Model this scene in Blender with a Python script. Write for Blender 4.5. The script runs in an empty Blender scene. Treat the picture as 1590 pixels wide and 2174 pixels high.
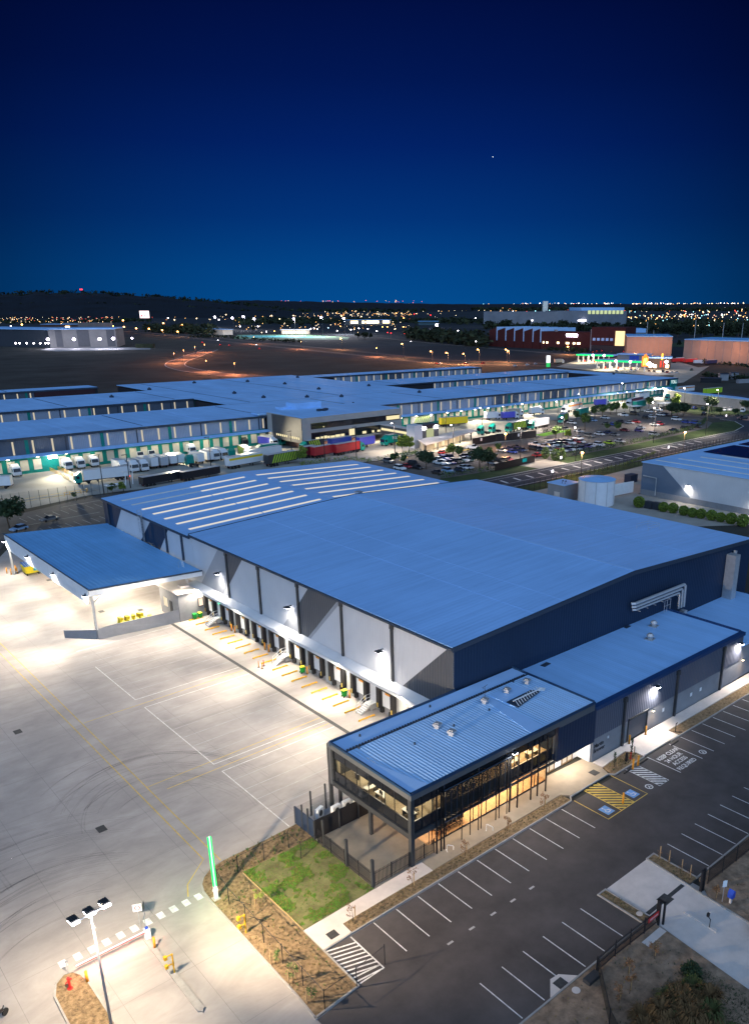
import bpy, math, random
from math import radians, sin, cos, pi, atan2, hypot, sqrt
from mathutils import Vector, Matrix

random.seed(11)
S = bpy.context.scene
COL = S.collection

# ---------------------------------------------------------------- camera
F_PX, CX, CY, PITCH, YAW, CAMZ = 1724.66, 947.27, 1277.65, .3510, .7401, 52.0
cd = bpy.data.cameras.new('camera')
cd.sensor_fit = 'VERTICAL'
cd.sensor_height = 36
cd.lens = 36 * F_PX / 2174
cd.shift_x = (795 - CX) / 2174
cd.shift_y = (CY - 1087) / 2174
cd.clip_start, cd.clip_end = 1, 60000
cam = bpy.data.objects.new('camera', cd)
cam.location = (0, 0, CAMZ)
cam.rotation_euler = (pi / 2 - PITCH, 0, -YAW)
COL.objects.link(cam)
S.camera = cam

# ---------------------------------------------------------------- sky (dusk) and exposure
SKY_FRONT = [(0.0, (.0008, .072, .275)), (.035, (.0008, .062, .255)), (.09, (.0006, .034, .190)),
             (.16, (.0005, .0155, .132)), (.22, (.0004, .0085, .085)), (.29, (.0004, .0045, .052)), (1.0, (.005, .020, .10))]
SKY_BACK = (.54, .86, 1.40)
w = bpy.data.worlds.new('World')
S.world = w
w.use_nodes = True
nt = w.node_tree
bg = nt.nodes['Background']
tc = nt.nodes.new('ShaderNodeTexCoord')
sx = nt.nodes.new('ShaderNodeSeparateXYZ')
nt.links.new(tc.outputs['Generated'], sx.inputs[0])
rp = nt.nodes.new('ShaderNodeValToRGB')
nt.links.new(sx.outputs['Z'], rp.inputs[0])
el = rp.color_ramp.elements
while len(el) < len(SKY_FRONT):
    el.new(.5)
for e, (p, c) in zip(el, SKY_FRONT):
    e.position = p
    e.color = (*c, 1)
dt = nt.nodes.new('ShaderNodeVectorMath')
dt.operation = 'DOT_PRODUCT'
dt.inputs[1].default_value = (-sin(YAW), -cos(YAW), 0)
nt.links.new(tc.outputs['Generated'], dt.inputs[0])
mr = nt.nodes.new('ShaderNodeMapRange')
mr.interpolation_type = 'SMOOTHSTEP'
mr.inputs['From Min'].default_value = -.45
mr.inputs['From Max'].default_value = .75
nt.links.new(dt.outputs['Value'], mr.inputs['Value'])
mxs = nt.nodes.new('ShaderNodeMix')
mxs.data_type = 'RGBA'
nt.links.new(mr.outputs[0], mxs.inputs[0])
# the last glow is brightest low in the direction the camera faces and dies away to both sides
hm_ = nt.nodes.new('ShaderNodeVectorMath')
hm_.operation = 'MULTIPLY'
hm_.inputs[1].default_value = (1, 1, 0)
nt.links.new(tc.outputs['Generated'], hm_.inputs[0])
hn = nt.nodes.new('ShaderNodeVectorMath')
hn.operation = 'NORMALIZE'
nt.links.new(hm_.outputs[0], hn.inputs[0])
hd = nt.nodes.new('ShaderNodeVectorMath')
hd.operation = 'DOT_PRODUCT'
GLOW_AZ = YAW - .075
hd.inputs[1].default_value = (sin(GLOW_AZ), cos(GLOW_AZ), 0)
nt.links.new(hn.outputs[0], hd.inputs[0])
hr = nt.nodes.new('ShaderNodeMapRange')
hr.inputs['From Min'].default_value = .90
hr.inputs['From Max'].default_value = 1.0
hr.inputs['To Min'].default_value = .30
hr.inputs['To Max'].default_value = 1.0
nt.links.new(hd.outputs['Value'], hr.inputs['Value'])
sc_ = nt.nodes.new('ShaderNodeVectorMath')
sc_.operation = 'SCALE'
nt.links.new(rp.outputs[0], sc_.inputs[0])
nt.links.new(hr.outputs[0], sc_.inputs['Scale'])
nt.links.new(sc_.outputs[0], mxs.inputs[6])
mxs.inputs[7].default_value = (*SKY_BACK, 1)
nt.links.new(mxs.outputs[2], bg.inputs[0])
bg.inputs[1].default_value = 1.0
S.view_settings.view_transform = 'Standard'
S.view_settings.look = 'None'
S.view_settings.exposure = 0
S.view_settings.gamma = 1
S.render.engine = 'CYCLES'
S.cycles.use_denoising = True
S.cycles.max_bounces = 5
S.cycles.diffuse_bounces = 3
S.cycles.glossy_bounces = 3
S.cycles.transparent_max_bounces = 12
S.cycles.caustics_reflective = False
S.cycles.caustics_refractive = False
S.cycles.sample_clamp_indirect = 4
LAMP_K = 2.0

# ---------------------------------------------------------------- helpers
_cp, _sp, _ca, _sa = cos(PITCH), sin(PITCH), cos(YAW), sin(YAW)


def ray(px, py):
    x, y = (px - CX) / F_PX, (py - CY) / F_PX
    r, fw, up = x, _cp - y * _sp, -_sp - y * _cp
    return (r * _ca + fw * _sa, -r * _sa + fw * _ca, up)


def P(px, py, z=0.0):
    """ground point (building axes, metres) seen at a place of the survey photo, on the level z"""
    d = ray(px, py)
    t = (z - CAMZ) / d[2]
    return (d[0] * t, d[1] * t, z)


def HT(px, py, qx, qy, z=0.0):
    """height of a thing standing at P(px,py) whose top is seen at qx,qy"""
    X, Y, _ = P(px, py, z)
    d = ray(qx, qy)
    t = (X * d[0] + Y * d[1]) / (d[0] ** 2 + d[1] ** 2)
    return CAMZ + d[2] * t - z


class MB:
    def __init__(s):
        s.v, s.f, s.m = [], [], []

    def face(s, pts, m=0):
        i = len(s.v)
        s.v += [tuple(p) for p in pts]
        s.f.append(tuple(range(i, i + len(pts))))
        s.m.append(m)
        return s

    def ext(s, pts, vec, m=0, mt=None):
        n = len(pts)
        a = [Vector(p) for p in pts]
        b = [p + Vector(vec) for p in a]
        nr = sum(((a[i] - a[0]).cross(a[(i + 1) % n] - a[0]) for i in range(1, n - 1)), Vector())
        if nr.dot(Vector(vec)) < 0:
            a.reverse()
            b.reverse()
        i = len(s.v)
        s.v += [tuple(p) for p in a + b]
        s.f.append(tuple(range(i + n - 1, i - 1, -1)))
        s.m.append(m)
        s.f.append(tuple(range(i + n, i + 2 * n)))
        s.m.append(m if mt is None else mt)
        for k in range(n):
            s.f.append((i + k, i + (k + 1) % n, i + n + (k + 1) % n, i + n + k))
            s.m.append(m)
        return s

    def prism(s, poly, z0, z1, m=0, mt=None):
        return s.ext([(p[0], p[1], z0) for p in poly], (0, 0, z1 - z0), m, mt)

    def box(s, x0, x1, y0, y1, z0, z1, m=0, mt=None):
        return s.prism([(x0, y0), (x1, y0), (x1, y1), (x0, y1)], z0, z1, m, mt)

    def ob(s, cx, cy, z0, lx, ly, h, r=0, m=0, mt=None):
        c, q = cos(r), sin(r)
        pl = [(cx + a * lx / 2 * c - b * ly / 2 * q, cy + a * lx / 2 * q + b * ly / 2 * c) for a, b in ((-1, -1), (1, -1), (1, 1), (-1, 1))]
        return s.prism(pl, z0, z0 + h, m, mt)

    def cyl(s, cx, cy, z0, z1, r0, r1=None, n=10, m=0):
        r1 = r0 if r1 is None else r1
        i = len(s.v)
        for z, r in ((z0, r0), (z1, r1)):
            s.v += [(cx + r * cos(2 * pi * k / n), cy + r * sin(2 * pi * k / n), z) for k in range(n)]
        for k in range(n):
            s.f.append((i + k, i + (k + 1) % n, i + n + (k + 1) % n, i + n + k))
            s.m.append(m)
        s.f.append(tuple(range(i + n - 1, i - 1, -1)))
        s.f.append(tuple(range(i + n, i + 2 * n)))
        s.m += [m, m]
        return s

    def tube(s, pts, r, n=6, m=0, r1=None):
        pts = [Vector(p) for p in pts]
        i = len(s.v)
        N = len(pts)
        for k, p in enumerate(pts):
            d = (pts[min(k + 1, N - 1)] - pts[max(k - 1, 0)]).normalized()
            u = d.cross(Vector((0, 0, 1)))
            if u.length < .05:
                u = d.cross(Vector((1, 0, 0)))
            u.normalize()
            v = d.cross(u)
            rr = r if r1 is None else r + (r1 - r) * k / (N - 1)
            s.v += [tuple(p + u * rr * cos(2 * pi * q / n) + v * rr * sin(2 * pi * q / n)) for q in range(n)]
        for k in range(N - 1):
            for q in range(n):
                a, b = i + k * n + q, i + k * n + (q + 1) % n
                s.f.append((a, a + n, b + n, b))
                s.m.append(m)
        s.f.append(tuple(range(i, i + n)))
        s.f.append(tuple(range(i + N * n - 1, i + N * n - n - 1, -1)))
        s.m += [m, m]
        return s

    def ball(s, cx, cy, cz, rx, ry=None, rz=None, n=8, k=5, m=0):
        ry = rx if ry is None else ry
        rz = rx if rz is None else rz
        i = len(s.v)
        s.v.append((cx, cy, cz - rz))
        for a in range(1, k):
            t = -pi / 2 + pi * a / k
            s.v += [(cx + rx * cos(t) * cos(2 * pi * q / n), cy + ry * cos(t) * sin(2 * pi * q / n), cz + rz * sin(t)) for q in range(n)]
        s.v.append((cx, cy, cz + rz))
        for q in range(n):
            s.f.append((i, i + 1 + (q + 1) % n, i + 1 + q))
            s.m.append(m)
        for a in range(k - 2):
            for q in range(n):
                b = i + 1 + a * n
                s.f.append((b + q, b + (q + 1) % n, b + n + (q + 1) % n, b + n + q))
                s.m.append(m)
        t = len(s.v) - 1
        b = i + 1 + (k - 2) * n
        for q in range(n):
            s.f.append((b + q, b + (q + 1) % n, t))
            s.m.append(m)
        return s

    def leaves(s, c, rad, n, size, m=0, shell=.35, R=random):
        for _ in range(n):
            d = Vector((R.gauss(0, 1), R.gauss(0, 1), R.gauss(0, 1))).normalized()
            t = R.uniform(shell, 1) ** .6
            p = Vector(c) + Vector((d.x * rad[0], d.y * rad[1], d.z * rad[2])) * t
            u = Vector((R.gauss(0, 1), R.gauss(0, 1), R.gauss(0, .7))).normalized()
            v = u.cross(Vector((R.gauss(0, 1), R.gauss(0, 1), R.gauss(0, 1)))).normalized()
            q = size * R.uniform(.6, 1.3)
            s.face([p - u * q, p + v * q * .55, p + u * q, p - v * q * .55], m)
        return s

    def build(s, name, mats, parent=None, smooth=False):
        me = bpy.data.meshes.new(name)
        o = Vector((0, 0, 0))
        q = parent
        while q is not None:
            o += q.location
            q = q.parent
        me.from_pydata([(x - o.x, y - o.y, z - o.z) for x, y, z in s.v], [], s.f)
        for mt in (mats if isinstance(mats, (list, tuple)) else [mats]):
            me.materials.append(mt)
        me.polygons.foreach_set('material_index', s.m)
        if smooth:
            me.polygons.foreach_set('use_smooth', [True] * len(s.f))
        me.update()
        ob = bpy.data.objects.new(name, me)
        COL.objects.link(ob)
        if parent:
            ob.parent = parent
        return ob


def tag(o, label, cat, group=None, kind=None):
    if label:
        o['label'] = label
    if cat:
        o['category'] = cat
    if group:
        o['group'] = group
    if kind:
        o['kind'] = kind
    return o


def thing(name, label, cat, loc=(0, 0, 0), rz=0, group=None):
    o = bpy.data.objects.new(name, None)
    o.location = loc if len(loc) == 3 else (*loc, 0)
    o.rotation_euler.z = rz
    o.empty_display_size = .3
    COL.objects.link(o)
    return tag(o, label, cat, group)


def struct(name, mb, mats):
    return tag(mb.build(name, mats), None, None, None, 'structure')


def stuff(name, mb, mats, label=None, cat=None):
    return tag(mb.build(name, mats), label, cat, None, 'stuff')


def copy_tree(o, parent=None):
    c = o.copy()
    COL.objects.link(c)
    if parent:
        c.parent = parent
    for ch in o.children:
        copy_tree(ch, c)
    return c


_used = set()


def place(proto, loc, rz=0, label=None, group=None, sc=None):
    """first call moves the thing itself, later calls copy the thing with its parts"""
    if proto.name in _used:
        o = copy_tree(proto)
    else:
        o = proto
        _used.add(proto.name)
    o.location = loc if len(loc) == 3 else (*loc, 0)
    o.rotation_euler.z = rz
    if sc:
        o.scale = (sc, sc, sc) if not isinstance(sc, tuple) else sc
    if label:
        o['label'] = label
    if group:
        o['group'] = group
    return o


ORD = ['first', 'second', 'third', 'fourth', 'fifth', 'sixth', 'seventh', 'eighth', 'ninth', 'tenth', 'eleventh', 'twelfth',
       'thirteenth', 'fourteenth', 'fifteenth', 'sixteenth', 'seventeenth', 'eighteenth', 'nineteenth', 'twentieth']


def nth(i):
    if i < 20:
        return ORD[i]
    t = {2: 'twenty', 3: 'thirty', 4: 'forty', 5: 'fifty'}[(i + 1) // 10]
    r = (i + 1) % 10
    return t + '-' + ORD[r - 1] if r else {'twenty': 'twentieth', 'thirty': 'thirtieth', 'forty': 'fortieth', 'fifty': 'fiftieth'}[t]


# ---------------------------------------------------------------- materials
def mat(name, col, rough=.8, metal=0, var=.12, scale=3.0, bump=0, bscale=None, spec=.3, rib=None, detail=4, streak=None):
    m = bpy.data.materials.new(name)
    m.use_nodes = True
    t = m.node_tree
    b = t.nodes['Principled BSDF']
    b.inputs['Roughness'].default_value = rough
    b.inputs['Metallic'].default_value = metal
    b.inputs['Specular IOR Level'].default_value = spec
    b.inputs['Base Color'].default_value = (*col, 1)
    co = t.nodes.new('ShaderNodeTexCoord')
    if var:
        n = t.nodes.new('ShaderNodeTexNoise')
        n.inputs['Scale'].default_value = 1 / scale
        n.inputs['Detail'].default_value = detail
        n.inputs['Roughness'].default_value = .65
        t.links.new(co.outputs['Object'], n.inputs['Vector'])
        r = t.nodes.new('ShaderNodeValToRGB')
        r.color_ramp.elements[0].position = .3
        r.color_ramp.elements[1].position = .7
        r.color_ramp.elements[0].color = (*[c * (1 - var) for c in col], 1)
        r.color_ramp.elements[1].color = (*[min(1, c * (1 + var)) for c in col], 1)
        t.links.new(n.outputs['Fac'], r.inputs[0])
        t.links.new(r.outputs[0], b.inputs['Base Color'])
    if streak:
        mp = t.nodes.new('ShaderNodeMapping')
        mp.inputs['Scale'].default_value = (*streak, 1)
        t.links.new(co.outputs['Object'], mp.inputs[0])
        n3 = t.nodes.new('ShaderNodeTexNoise')
        n3.inputs['Scale'].default_value = 1
        n3.inputs['Detail'].default_value = 6
        n3.inputs['Roughness'].default_value = .7
        t.links.new(mp.outputs[0], n3.inputs['Vector'])
        r3 = t.nodes.new('ShaderNodeMapRange')
        r3.inputs['From Min'].default_value = .3
        r3.inputs['From Max'].default_value = .7
        r3.inputs['To Min'].default_value = .88
        r3.inputs['To Max'].default_value = 1.06
        t.links.new(n3.outputs['Fac'], r3.inputs['Value'])
        vm = t.nodes.new('ShaderNodeVectorMath')
        vm.operation = 'SCALE'
        t.links.new(b.inputs['Base Color'].links[0].from_socket, vm.inputs[0])
        t.links.new(r3.outputs[0], vm.inputs['Scale'])
        t.links.new(vm.outputs[0], b.inputs['Base Color'])
    if bump:
        n2 = t.nodes.new('ShaderNodeTexNoise')
        n2.inputs['Scale'].default_value = 1 / (bscale or scale / 8)
        n2.inputs['Detail'].default_value = 3
        t.links.new(co.outputs['Object'], n2.inputs['Vector'])
        bp = t.nodes.new('ShaderNodeBump')
        bp.inputs['Strength'].default_value = 1
        bp.inputs['Distance'].default_value = bump
        t.links.new(n2.outputs['Fac'], bp.inputs['Height'])
        t.links.new(bp.outputs[0], b.inputs['Normal'])
    if rib:
        axis, pitch, depth = rib
        wv = t.nodes.new('ShaderNodeTexWave')
        wv.bands_direction = axis
        wv.wave_profile = 'SIN'
        wv.inputs['Scale'].default_value = 2 * pi / 20 / pitch
        wv.inputs['Distortion'].default_value = 0
        t.links.new(co.outputs['Object'], wv.inputs['Vector'])
        bp = t.nodes.new('ShaderNodeBump')
        bp.inputs['Strength'].default_value = 1
        bp.inputs['Distance'].default_value = depth
        t.links.new(wv.outputs['Fac'], bp.inputs['Height'])
        t.links.new(bp.outputs[0], b.inputs['Normal'])
    return m


def glow(name, col, strength, sampled=False):
    m = bpy.data.materials.new(name)
    m.use_nodes = True
    t = m.node_tree
    t.nodes.remove(t.nodes['Principled BSDF'])
    e = t.nodes.new('ShaderNodeEmission')
    e.inputs[0].default_value = (*col, 1)
    e.inputs[1].default_value = strength
    t.links.new(e.outputs[0], t.nodes['Material Output'].inputs[0])
    if not sampled:
        m.cycles.emission_sampling = 'NONE'
    return m


def glass(name, tint, alpha, rough=.03, base=(.01, .012, .015)):
    """window glass: mostly see-through, with a sheen"""
    m = bpy.data.materials.new(name)
    m.use_nodes = True
    t = m.node_tree
    b = t.nodes['Principled BSDF']
    b.inputs['Base Color'].default_value = (*base, 1)
    b.inputs['Roughness'].default_value = rough
    b.inputs['Specular IOR Level'].default_value = .5
    tr = t.nodes.new('ShaderNodeBsdfTransparent')
    tr.inputs[0].default_value = (*tint, 1)
    mx = t.nodes.new('ShaderNodeMixShader')
    mx.inputs[0].default_value = alpha
    t.links.new(tr.outputs[0], mx.inputs[1])
    t.links.new(b.outputs[0], mx.inputs[2])
    t.links.new(mx.outputs[0], t.nodes['Material Output'].inputs[0])
    return m


def sheer(name, col, cover):
    """wire mesh or perforated sheet: an even weave that lets most of what is behind through"""
    return glass(name, (1, 1, 1), cover, .7, col)


def lamp(kind, loc, power, col=(1, .86, .68), aim=None, size=150, rad=.12, parent=None, name='lamp_light'):
    l = bpy.data.lights.new(name, kind)
    l.energy = power * LAMP_K
    l.color = col
    if kind == 'SPOT':
        l.spot_size = radians(size)
        l.spot_blend = .9
        l.shadow_soft_size = rad
    elif kind == 'AREA':
        l.shape = 'RECTANGLE'
        l.size, l.size_y = rad if isinstance(rad, tuple) else (rad, rad)
        l.spread = radians(size if size < 180 else 180)
    else:
        l.shadow_soft_size = rad
    o = bpy.data.objects.new(name, l)
    COL.objects.link(o)
    v = Vector(loc)
    if parent:
        q = parent
        while q is not None:
            v -= q.location
            q = q.parent
        o.parent = parent
    o.location = v
    if aim is not None:
        o.rotation_euler = Vector(aim).to_track_quat('-Z', 'Y').to_euler()
    return o


def text_mb(mb, s, size, M, depth=0.0, m=0, align='CENTER', bold=0.0, sx=1.0):
    c = bpy.data.curves.new('t', 'FONT')
    c.body = s
    c.size = size
    c.align_x = align
    c.align_y = 'CENTER'
    c.extrude = depth
    c.offset = bold
    o = bpy.data.objects.new('t', c)
    COL.objects.link(o)
    dg = bpy.context.evaluated_depsgraph_get()
    me = bpy.data.meshes.new_from_object(o.evaluated_get(dg))
    i = len(mb.v)
    mb.v += [tuple(M @ Vector((v.co.x * sx, v.co.y, v.co.z))) for v in me.vertices]
    for p in me.polygons:
        mb.f.append(tuple(i + k for k in p.vertices))
        mb.m.append(m)
    bpy.data.objects.remove(o)
    bpy.data.curves.remove(c)
    bpy.data.meshes.remove(me)
    return mb


def frame_M(origin, xdir, ydir):
    x = Vector(xdir).normalized()
    y = Vector(ydir).normalized()
    z = x.cross(y)
    return Matrix(((x.x, y.x, z.x, origin[0]), (x.y, y.y, z.y, origin[1]), (x.z, y.z, z.z, origin[2]), (0, 0, 0, 1)))


def ribbon(mb, pts, w, z, m=0):
    n = len(pts)
    L, Rr = [], []
    for i in range(n):
        a, b = pts[max(i - 1, 0)], pts[min(i + 1, n - 1)]
        dx, dy = b[0] - a[0], b[1] - a[1]
        l = hypot(dx, dy) or 1
        nx, ny = -dy / l * w / 2, dx / l * w / 2
        L.append((pts[i][0] + nx, pts[i][1] + ny, z))
        Rr.append((pts[i][0] - nx, pts[i][1] - ny, z))
    for i in range(n - 1):
        mb.face([Rr[i], Rr[i + 1], L[i + 1], L[i]], m)
    return mb


def sheet(mb, pts, z, m=0):
    pts = [(p[0], p[1]) for p in pts]
    a = sum(pts[i][0] * pts[(i + 1) % len(pts)][1] - pts[(i + 1) % len(pts)][0] * pts[i][1] for i in range(len(pts)))
    if a < 0:
        pts.reverse()
    return mb.face([(x, y, z) for x, y in pts], m)


M = {}
M['kerb'] = mat('kerb_concrete', (.33, .31, .285), .85, var=.15, scale=.8)
M['path'] = mat('path_concrete', (.60, .53, .48), .85, var=.14, scale=2.5, detail=7)
M['mulch'] = mat('mulch', (.215, .145, .078), 1, var=.55, scale=.35, bump=.06, bscale=.12)
M['dirt'] = mat('dirt', (.26, .175, .115), 1, var=.5, scale=1.2, bump=.06, bscale=.2)
M['roof'] = mat('roof_steel', (.30, .54, .86), .5, var=.08, scale=14, rib=('X', .5, .012), spec=.4, streak=(.9, .05))
M['roof_y'] = mat('roof_steel_across', (.32, .555, .89), .5, var=.07, scale=18, rib=('Y', .76, .014), spec=.4, streak=(.045, 1.1))
M['roof_pale'] = mat('roof_sheet_pale', (.42, .66, .95), .45, var=.05, scale=6, rib=('X', .42, .05), spec=.4, streak=(1.6, .12))
M['roof_tray'] = mat('roof_sheet_flat', (.38, .60, .90), .45, var=.06, scale=5, spec=.4)
M['roof_blue'] = mat('roof_sheet_blue', (.18, .43, .74), .5, var=.08, scale=6, spec=.4, rib=('X', .76, .03), streak=(1.1, .06))
M['wall_light'] = mat('wall_cladding_light', (.60, .60, .61), .55, var=.05, scale=5, rib=('Y', .5, .035))
M['wall_mid'] = mat('wall_cladding_mid', (.34, .35, .37), .55, var=.05, scale=5, rib=('Y', .5, .035))
M['wall_dark'] = mat('wall_cladding_dark', (.085, .09, .10), .5, var=.06, scale=5, rib=('Y', .5, .05))
M['navy'] = mat('wall_navy', (.010, .026, .060), .6, var=.1, scale=8, rib=('X', .5, .02))
M['navy_y'] = mat('wall_navy_across', (.010, .028, .062), .6, var=.1, scale=8, rib=('Y', .5, .02))
M['trim'] = mat('dark_trim', (.035, .05, .075), .5, var=.08)
M['precast'] = mat('precast_grey', (.25, .25, .26), .8, var=.12, scale=2.5)
M['galv'] = mat('galvanised_steel', (.55, .55, .55), .45, .6, var=.1, scale=.7)
M['white'] = mat('white_paint', (.78, .78, .77), .55, var=.05, scale=1)
M['line_white'] = mat('line_white', (.66, .65, .63), .8, var=.28, scale=.6)
M['line_faint'] = mat('line_worn', (.43, .41, .39), .8, var=.25, scale=1)
M['line_yellow'] = mat('line_yellow', (.60, .42, .09), .8, var=.2, scale=.8)
M['yellow'] = mat('yellow_paint', (.72, .38, .02), .5, var=.1, scale=.4)
M['orange'] = mat('orange_paint', (.75, .30, .02), .5, var=.1, scale=.4)
M['black'] = mat('black_steel', (.014, .014, .017), .5, var=.15, scale=.5)
M['char'] = mat('charcoal_steel', (.045, .047, .05), .5, var=.12, scale=.8)
M['rubber'] = mat('rubber', (.02, .02, .02), .8, var=.1)
M['red'] = mat('red_paint', (.55, .03, .025), .45, var=.1, scale=.4)
M['green_bin'] = mat('green_plastic', (.02, .32, .05), .5, var=.1, scale=.3)
M['yellow_bin'] = mat('yellow_plastic', (.80, .62, .03), .5, var=.1, scale=.3)
M['blue'] = mat('blue_paint', (.03, .08, .45), .5, var=.1)
M['timber'] = mat('timber', (.42, .28, .14), .8, var=.25, scale=.3)
M['leaf'] = mat('leaves_green', (.09, .15, .035), .7, var=.5, scale=.6)
M['leaf_dark'] = mat('leaves_dark', (.035, .06, .025), .7, var=.5, scale=1)
M['leaf_dry'] = mat('leaves_russet', (.22, .11, .05), .8, var=.4, scale=.4)
M['leaf_straw'] = mat('leaves_straw', (.25, .18, .06), .8, var=.4, scale=.4)
M['leaf_lime'] = mat('leaves_lime', (.16, .22, .03), .7, var=.4, scale=.4)
M['bark'] = mat('bark', (.10, .07, .045), .9, var=.3, scale=.4)
M['grass'] = mat('grass_blades', (.10, .25, .025), .8, var=.45, scale=.5)
M['grate'] = mat('drain_grate', (.05, .05, .05), .7, var=.3, scale=.3)
M['glass'] = glass('window_glass', (.90, .90, .87), .30)
M['glass_dark'] = glass('tinted_glass', (.55, .6, .6), .6)
M['black_glass'] = mat('black_glass', (.012, .014, .018), .12, var=0, spec=.6)
M['mesh'] = sheer('chain_wire', (.03, .03, .03), .10)
M['perf'] = sheer('perforated_screen', (.007, .006, .005), .74)
M['lit_white'] = glow('lamp_lens_white', (1, .95, .98), 40)
M['lit_warm'] = glow('lamp_lens_warm', (1, .80, .55), 25)
M['lit_panel'] = glow('ceiling_panel', (1, .88, .66), 6, True)
# ================================================================ site ground
def concrete_mat():
    m = mat('yard_concrete', (.375, .34, .315), .75, var=.16, scale=7, detail=7)
    t = m.node_tree
    b = t.nodes['Principled BSDF']
    src = b.inputs['Base Color'].links[0].from_socket
    co = t.nodes.new('ShaderNodeTexCoord')
    # worn, brushed stains
    mp = t.nodes.new('ShaderNodeMapping')
    mp.inputs['Scale'].default_value = (.05, .16, 1)
    mp.inputs['Rotation'].default_value = (0, 0, .5)
    t.links.new(co.outputs['Object'], mp.inputs[0])
    n = t.nodes.new('ShaderNodeTexNoise')
    n.inputs['Scale'].default_value = 2.2
    n.inputs['Detail'].default_value = 8
    n.inputs['Roughness'].default_value = .7
    n.inputs['Distortion'].default_value = 1.2
    t.links.new(mp.outputs[0], n.inputs['Vector'])
    r = t.nodes.new('ShaderNodeValToRGB')
    r.color_ramp.elements[0].position = .35
    r.color_ramp.elements[0].color = (.70, .69, .68, 1)
    r.color_ramp.elements[1].position = .62
    r.color_ramp.elements[1].color = (1, 1, 1, 1)
    t.links.new(n.outputs['Fac'], r.inputs[0])
    mx = t.nodes.new('ShaderNodeMix')
    mx.data_type = 'RGBA'
    mx.blend_type = 'MULTIPLY'
    mx.inputs[0].default_value = .55
    t.links.new(src, mx.inputs[6])
    t.links.new(r.outputs[0], mx.inputs[7])
    t.links.new(mx.outputs[2], b.inputs['Base Color'])
    return m


def asphalt_mat(name, col):
    return mat(name, col, .82, var=.30, scale=5, bump=.01, bscale=.05, detail=8)


M['concrete'] = concrete_mat()
M['asphalt'] = asphalt_mat('asphalt', (.076, .066, .063))
M['asphalt_old'] = asphalt_mat('asphalt_old', (.085, .080, .078))
M['lawn'] = mat('lawn_soil', (.15, .145, .06), 1, var=.4, scale=1.6, bump=.04, bscale=.2)
M['field'] = mat('dry_field', (.036, .035, .029), 1, var=.55, scale=38, detail=9)
M['paver'] = mat('patio_paving', (.30, .25, .19), .8, var=.15, scale=2)

g = MB()
sheet(g, [(-30000, -3000), (30000, -3000), (30000, 40000), (-30000, 40000)], -.08)
struct('ground', g, M['field'])

g = MB()
sheet(g, [(-90, 15), (60.4, 15), (60.4, 131), (130, 131), (130, 178), (60, 178), (47.5, 200), (42, 190.3), (20, 188), (-90, 186)], 0)
struct('yard_concrete', g, M['concrete'])
g = MB()
sheet(g, [(24.95, -10), (24.95, 42.1), (29.35, 42.55), (29.35, 47.6), (160, 47.6), (160, 31.2), (36, 31.2), (36, -10)], .012)
struct('car_park', g, M['asphalt'])
# kerbs
g = MB()
def kerb(pts, w=.15, h=.14):
    ribbon_pts = pts
    for i in range(len(pts) - 1):
        a, b = Vector((*pts[i], 0)), Vector((*pts[i + 1], 0))
        d = (b - a)
        L = d.length
        r = atan2(d.y, d.x)
        mid = (a + b) / 2
        g.ob(mid.x, mid.y, -.02, L + w * .9, w, h + .02 + (i % 2) * .003, r)
BED = [(37.5, 64.75), (32.7, 64.5), (30.3, 64.5), (28.7, 64.45), (27.2, 64.1), (26.2, 63.4), (25.6, 62.6), (25.25, 61.5), (25.15, 59.8), (25.1, 53.7), (25.05, 45), (24.9, 42.2)]
kerb(BED)
kerb([(24.9, 42.3), (29.25, 42.6)])
kerb([(29.3, 42.7), (29.4, 47.65), (32.35, 47.75), (62.4, 47.75), (63.0, 48.35), (69.9, 48.35), (70.4, 47.75), (76.3, 47.75)])
kerb([(82.0, 47.75), (160, 47.75)])
kerb([(36, 31.2), (52.2, 31.2)])
kerb([(61.2, 31.3), (160, 31.2)])
kerb([(52.3, 31.3), (52.3, 36.2), (53.4, 36.2), (53.4, 31.9)])
kerb([(61.3, 31.3), (61.3, 36.2), (60.1, 36.2), (59.7, 31.1), (59.5, 29.0), (59.3, 24.5), (57.5, 20.5)])
struct('kerbs', g, M['kerb'])

g = MB()
g.prism(BED + [(29.2, 42.6), (29.3, 50.9), (29.2, 61.5), (37.5, 61.5)], -.05, .09)
g.box(32.5, 62.5, 47.85, 49.2, -.05, .09)
g.prism([(70.3, 48.4), (70.5, 47.9), (76.2, 47.9), (76.4, 48.9), (75.6, 50.0), (70.6, 49.6)], -.05, .09)
g.prism([(84.2, 47.85), (160, 47.85), (160, 49.4), (84.2, 49.4)], -.05, .10)
g.prism([(52.4, 31.3), (53.3, 31.3), (53.3, 36.1), (52.4, 36.1)], -.05, .10)
g.prism([(60.0, 31.3), (61.2, 31.3), (61.2, 36.1), (60.2, 36.1)], -.05, .10)
struct('garden_beds', g, M['mulch'])
g = MB()
g.prism([(36, 31.12), (52.9, 31.12), (53.0, 29.2), (51.6, 14), (51.6, -10), (36, -10)], -.05, .10)
g.prism([(61.3, 31.12), (160, 31.12), (160, 10), (57, 12), (57.5, 20.5), (59.4, 24.5), (59.6, 29.0)], -.05, .10)
struct('verge_soil', g, M['dirt'])
g = MB()
sheet(g, [(29.35, 61.45), (29.45, 50.95), (37.35, 51.1), (37.35, 59.4), (37.5, 61.45)], .115)
g.prism([(29.3, 61.5), (29.4, 50.9), (37.35, 50.95), (37.4, 61.5)], -.05, .11)
struct('lawn', g, M['lawn'])
g = MB()
g.prism([(29.4, 47.8), (32.4, 47.85), (32.45, 49.2), (43.2, 49.25), (43.2, 51.0), (29.4, 50.85)], -.04, .10)
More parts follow.
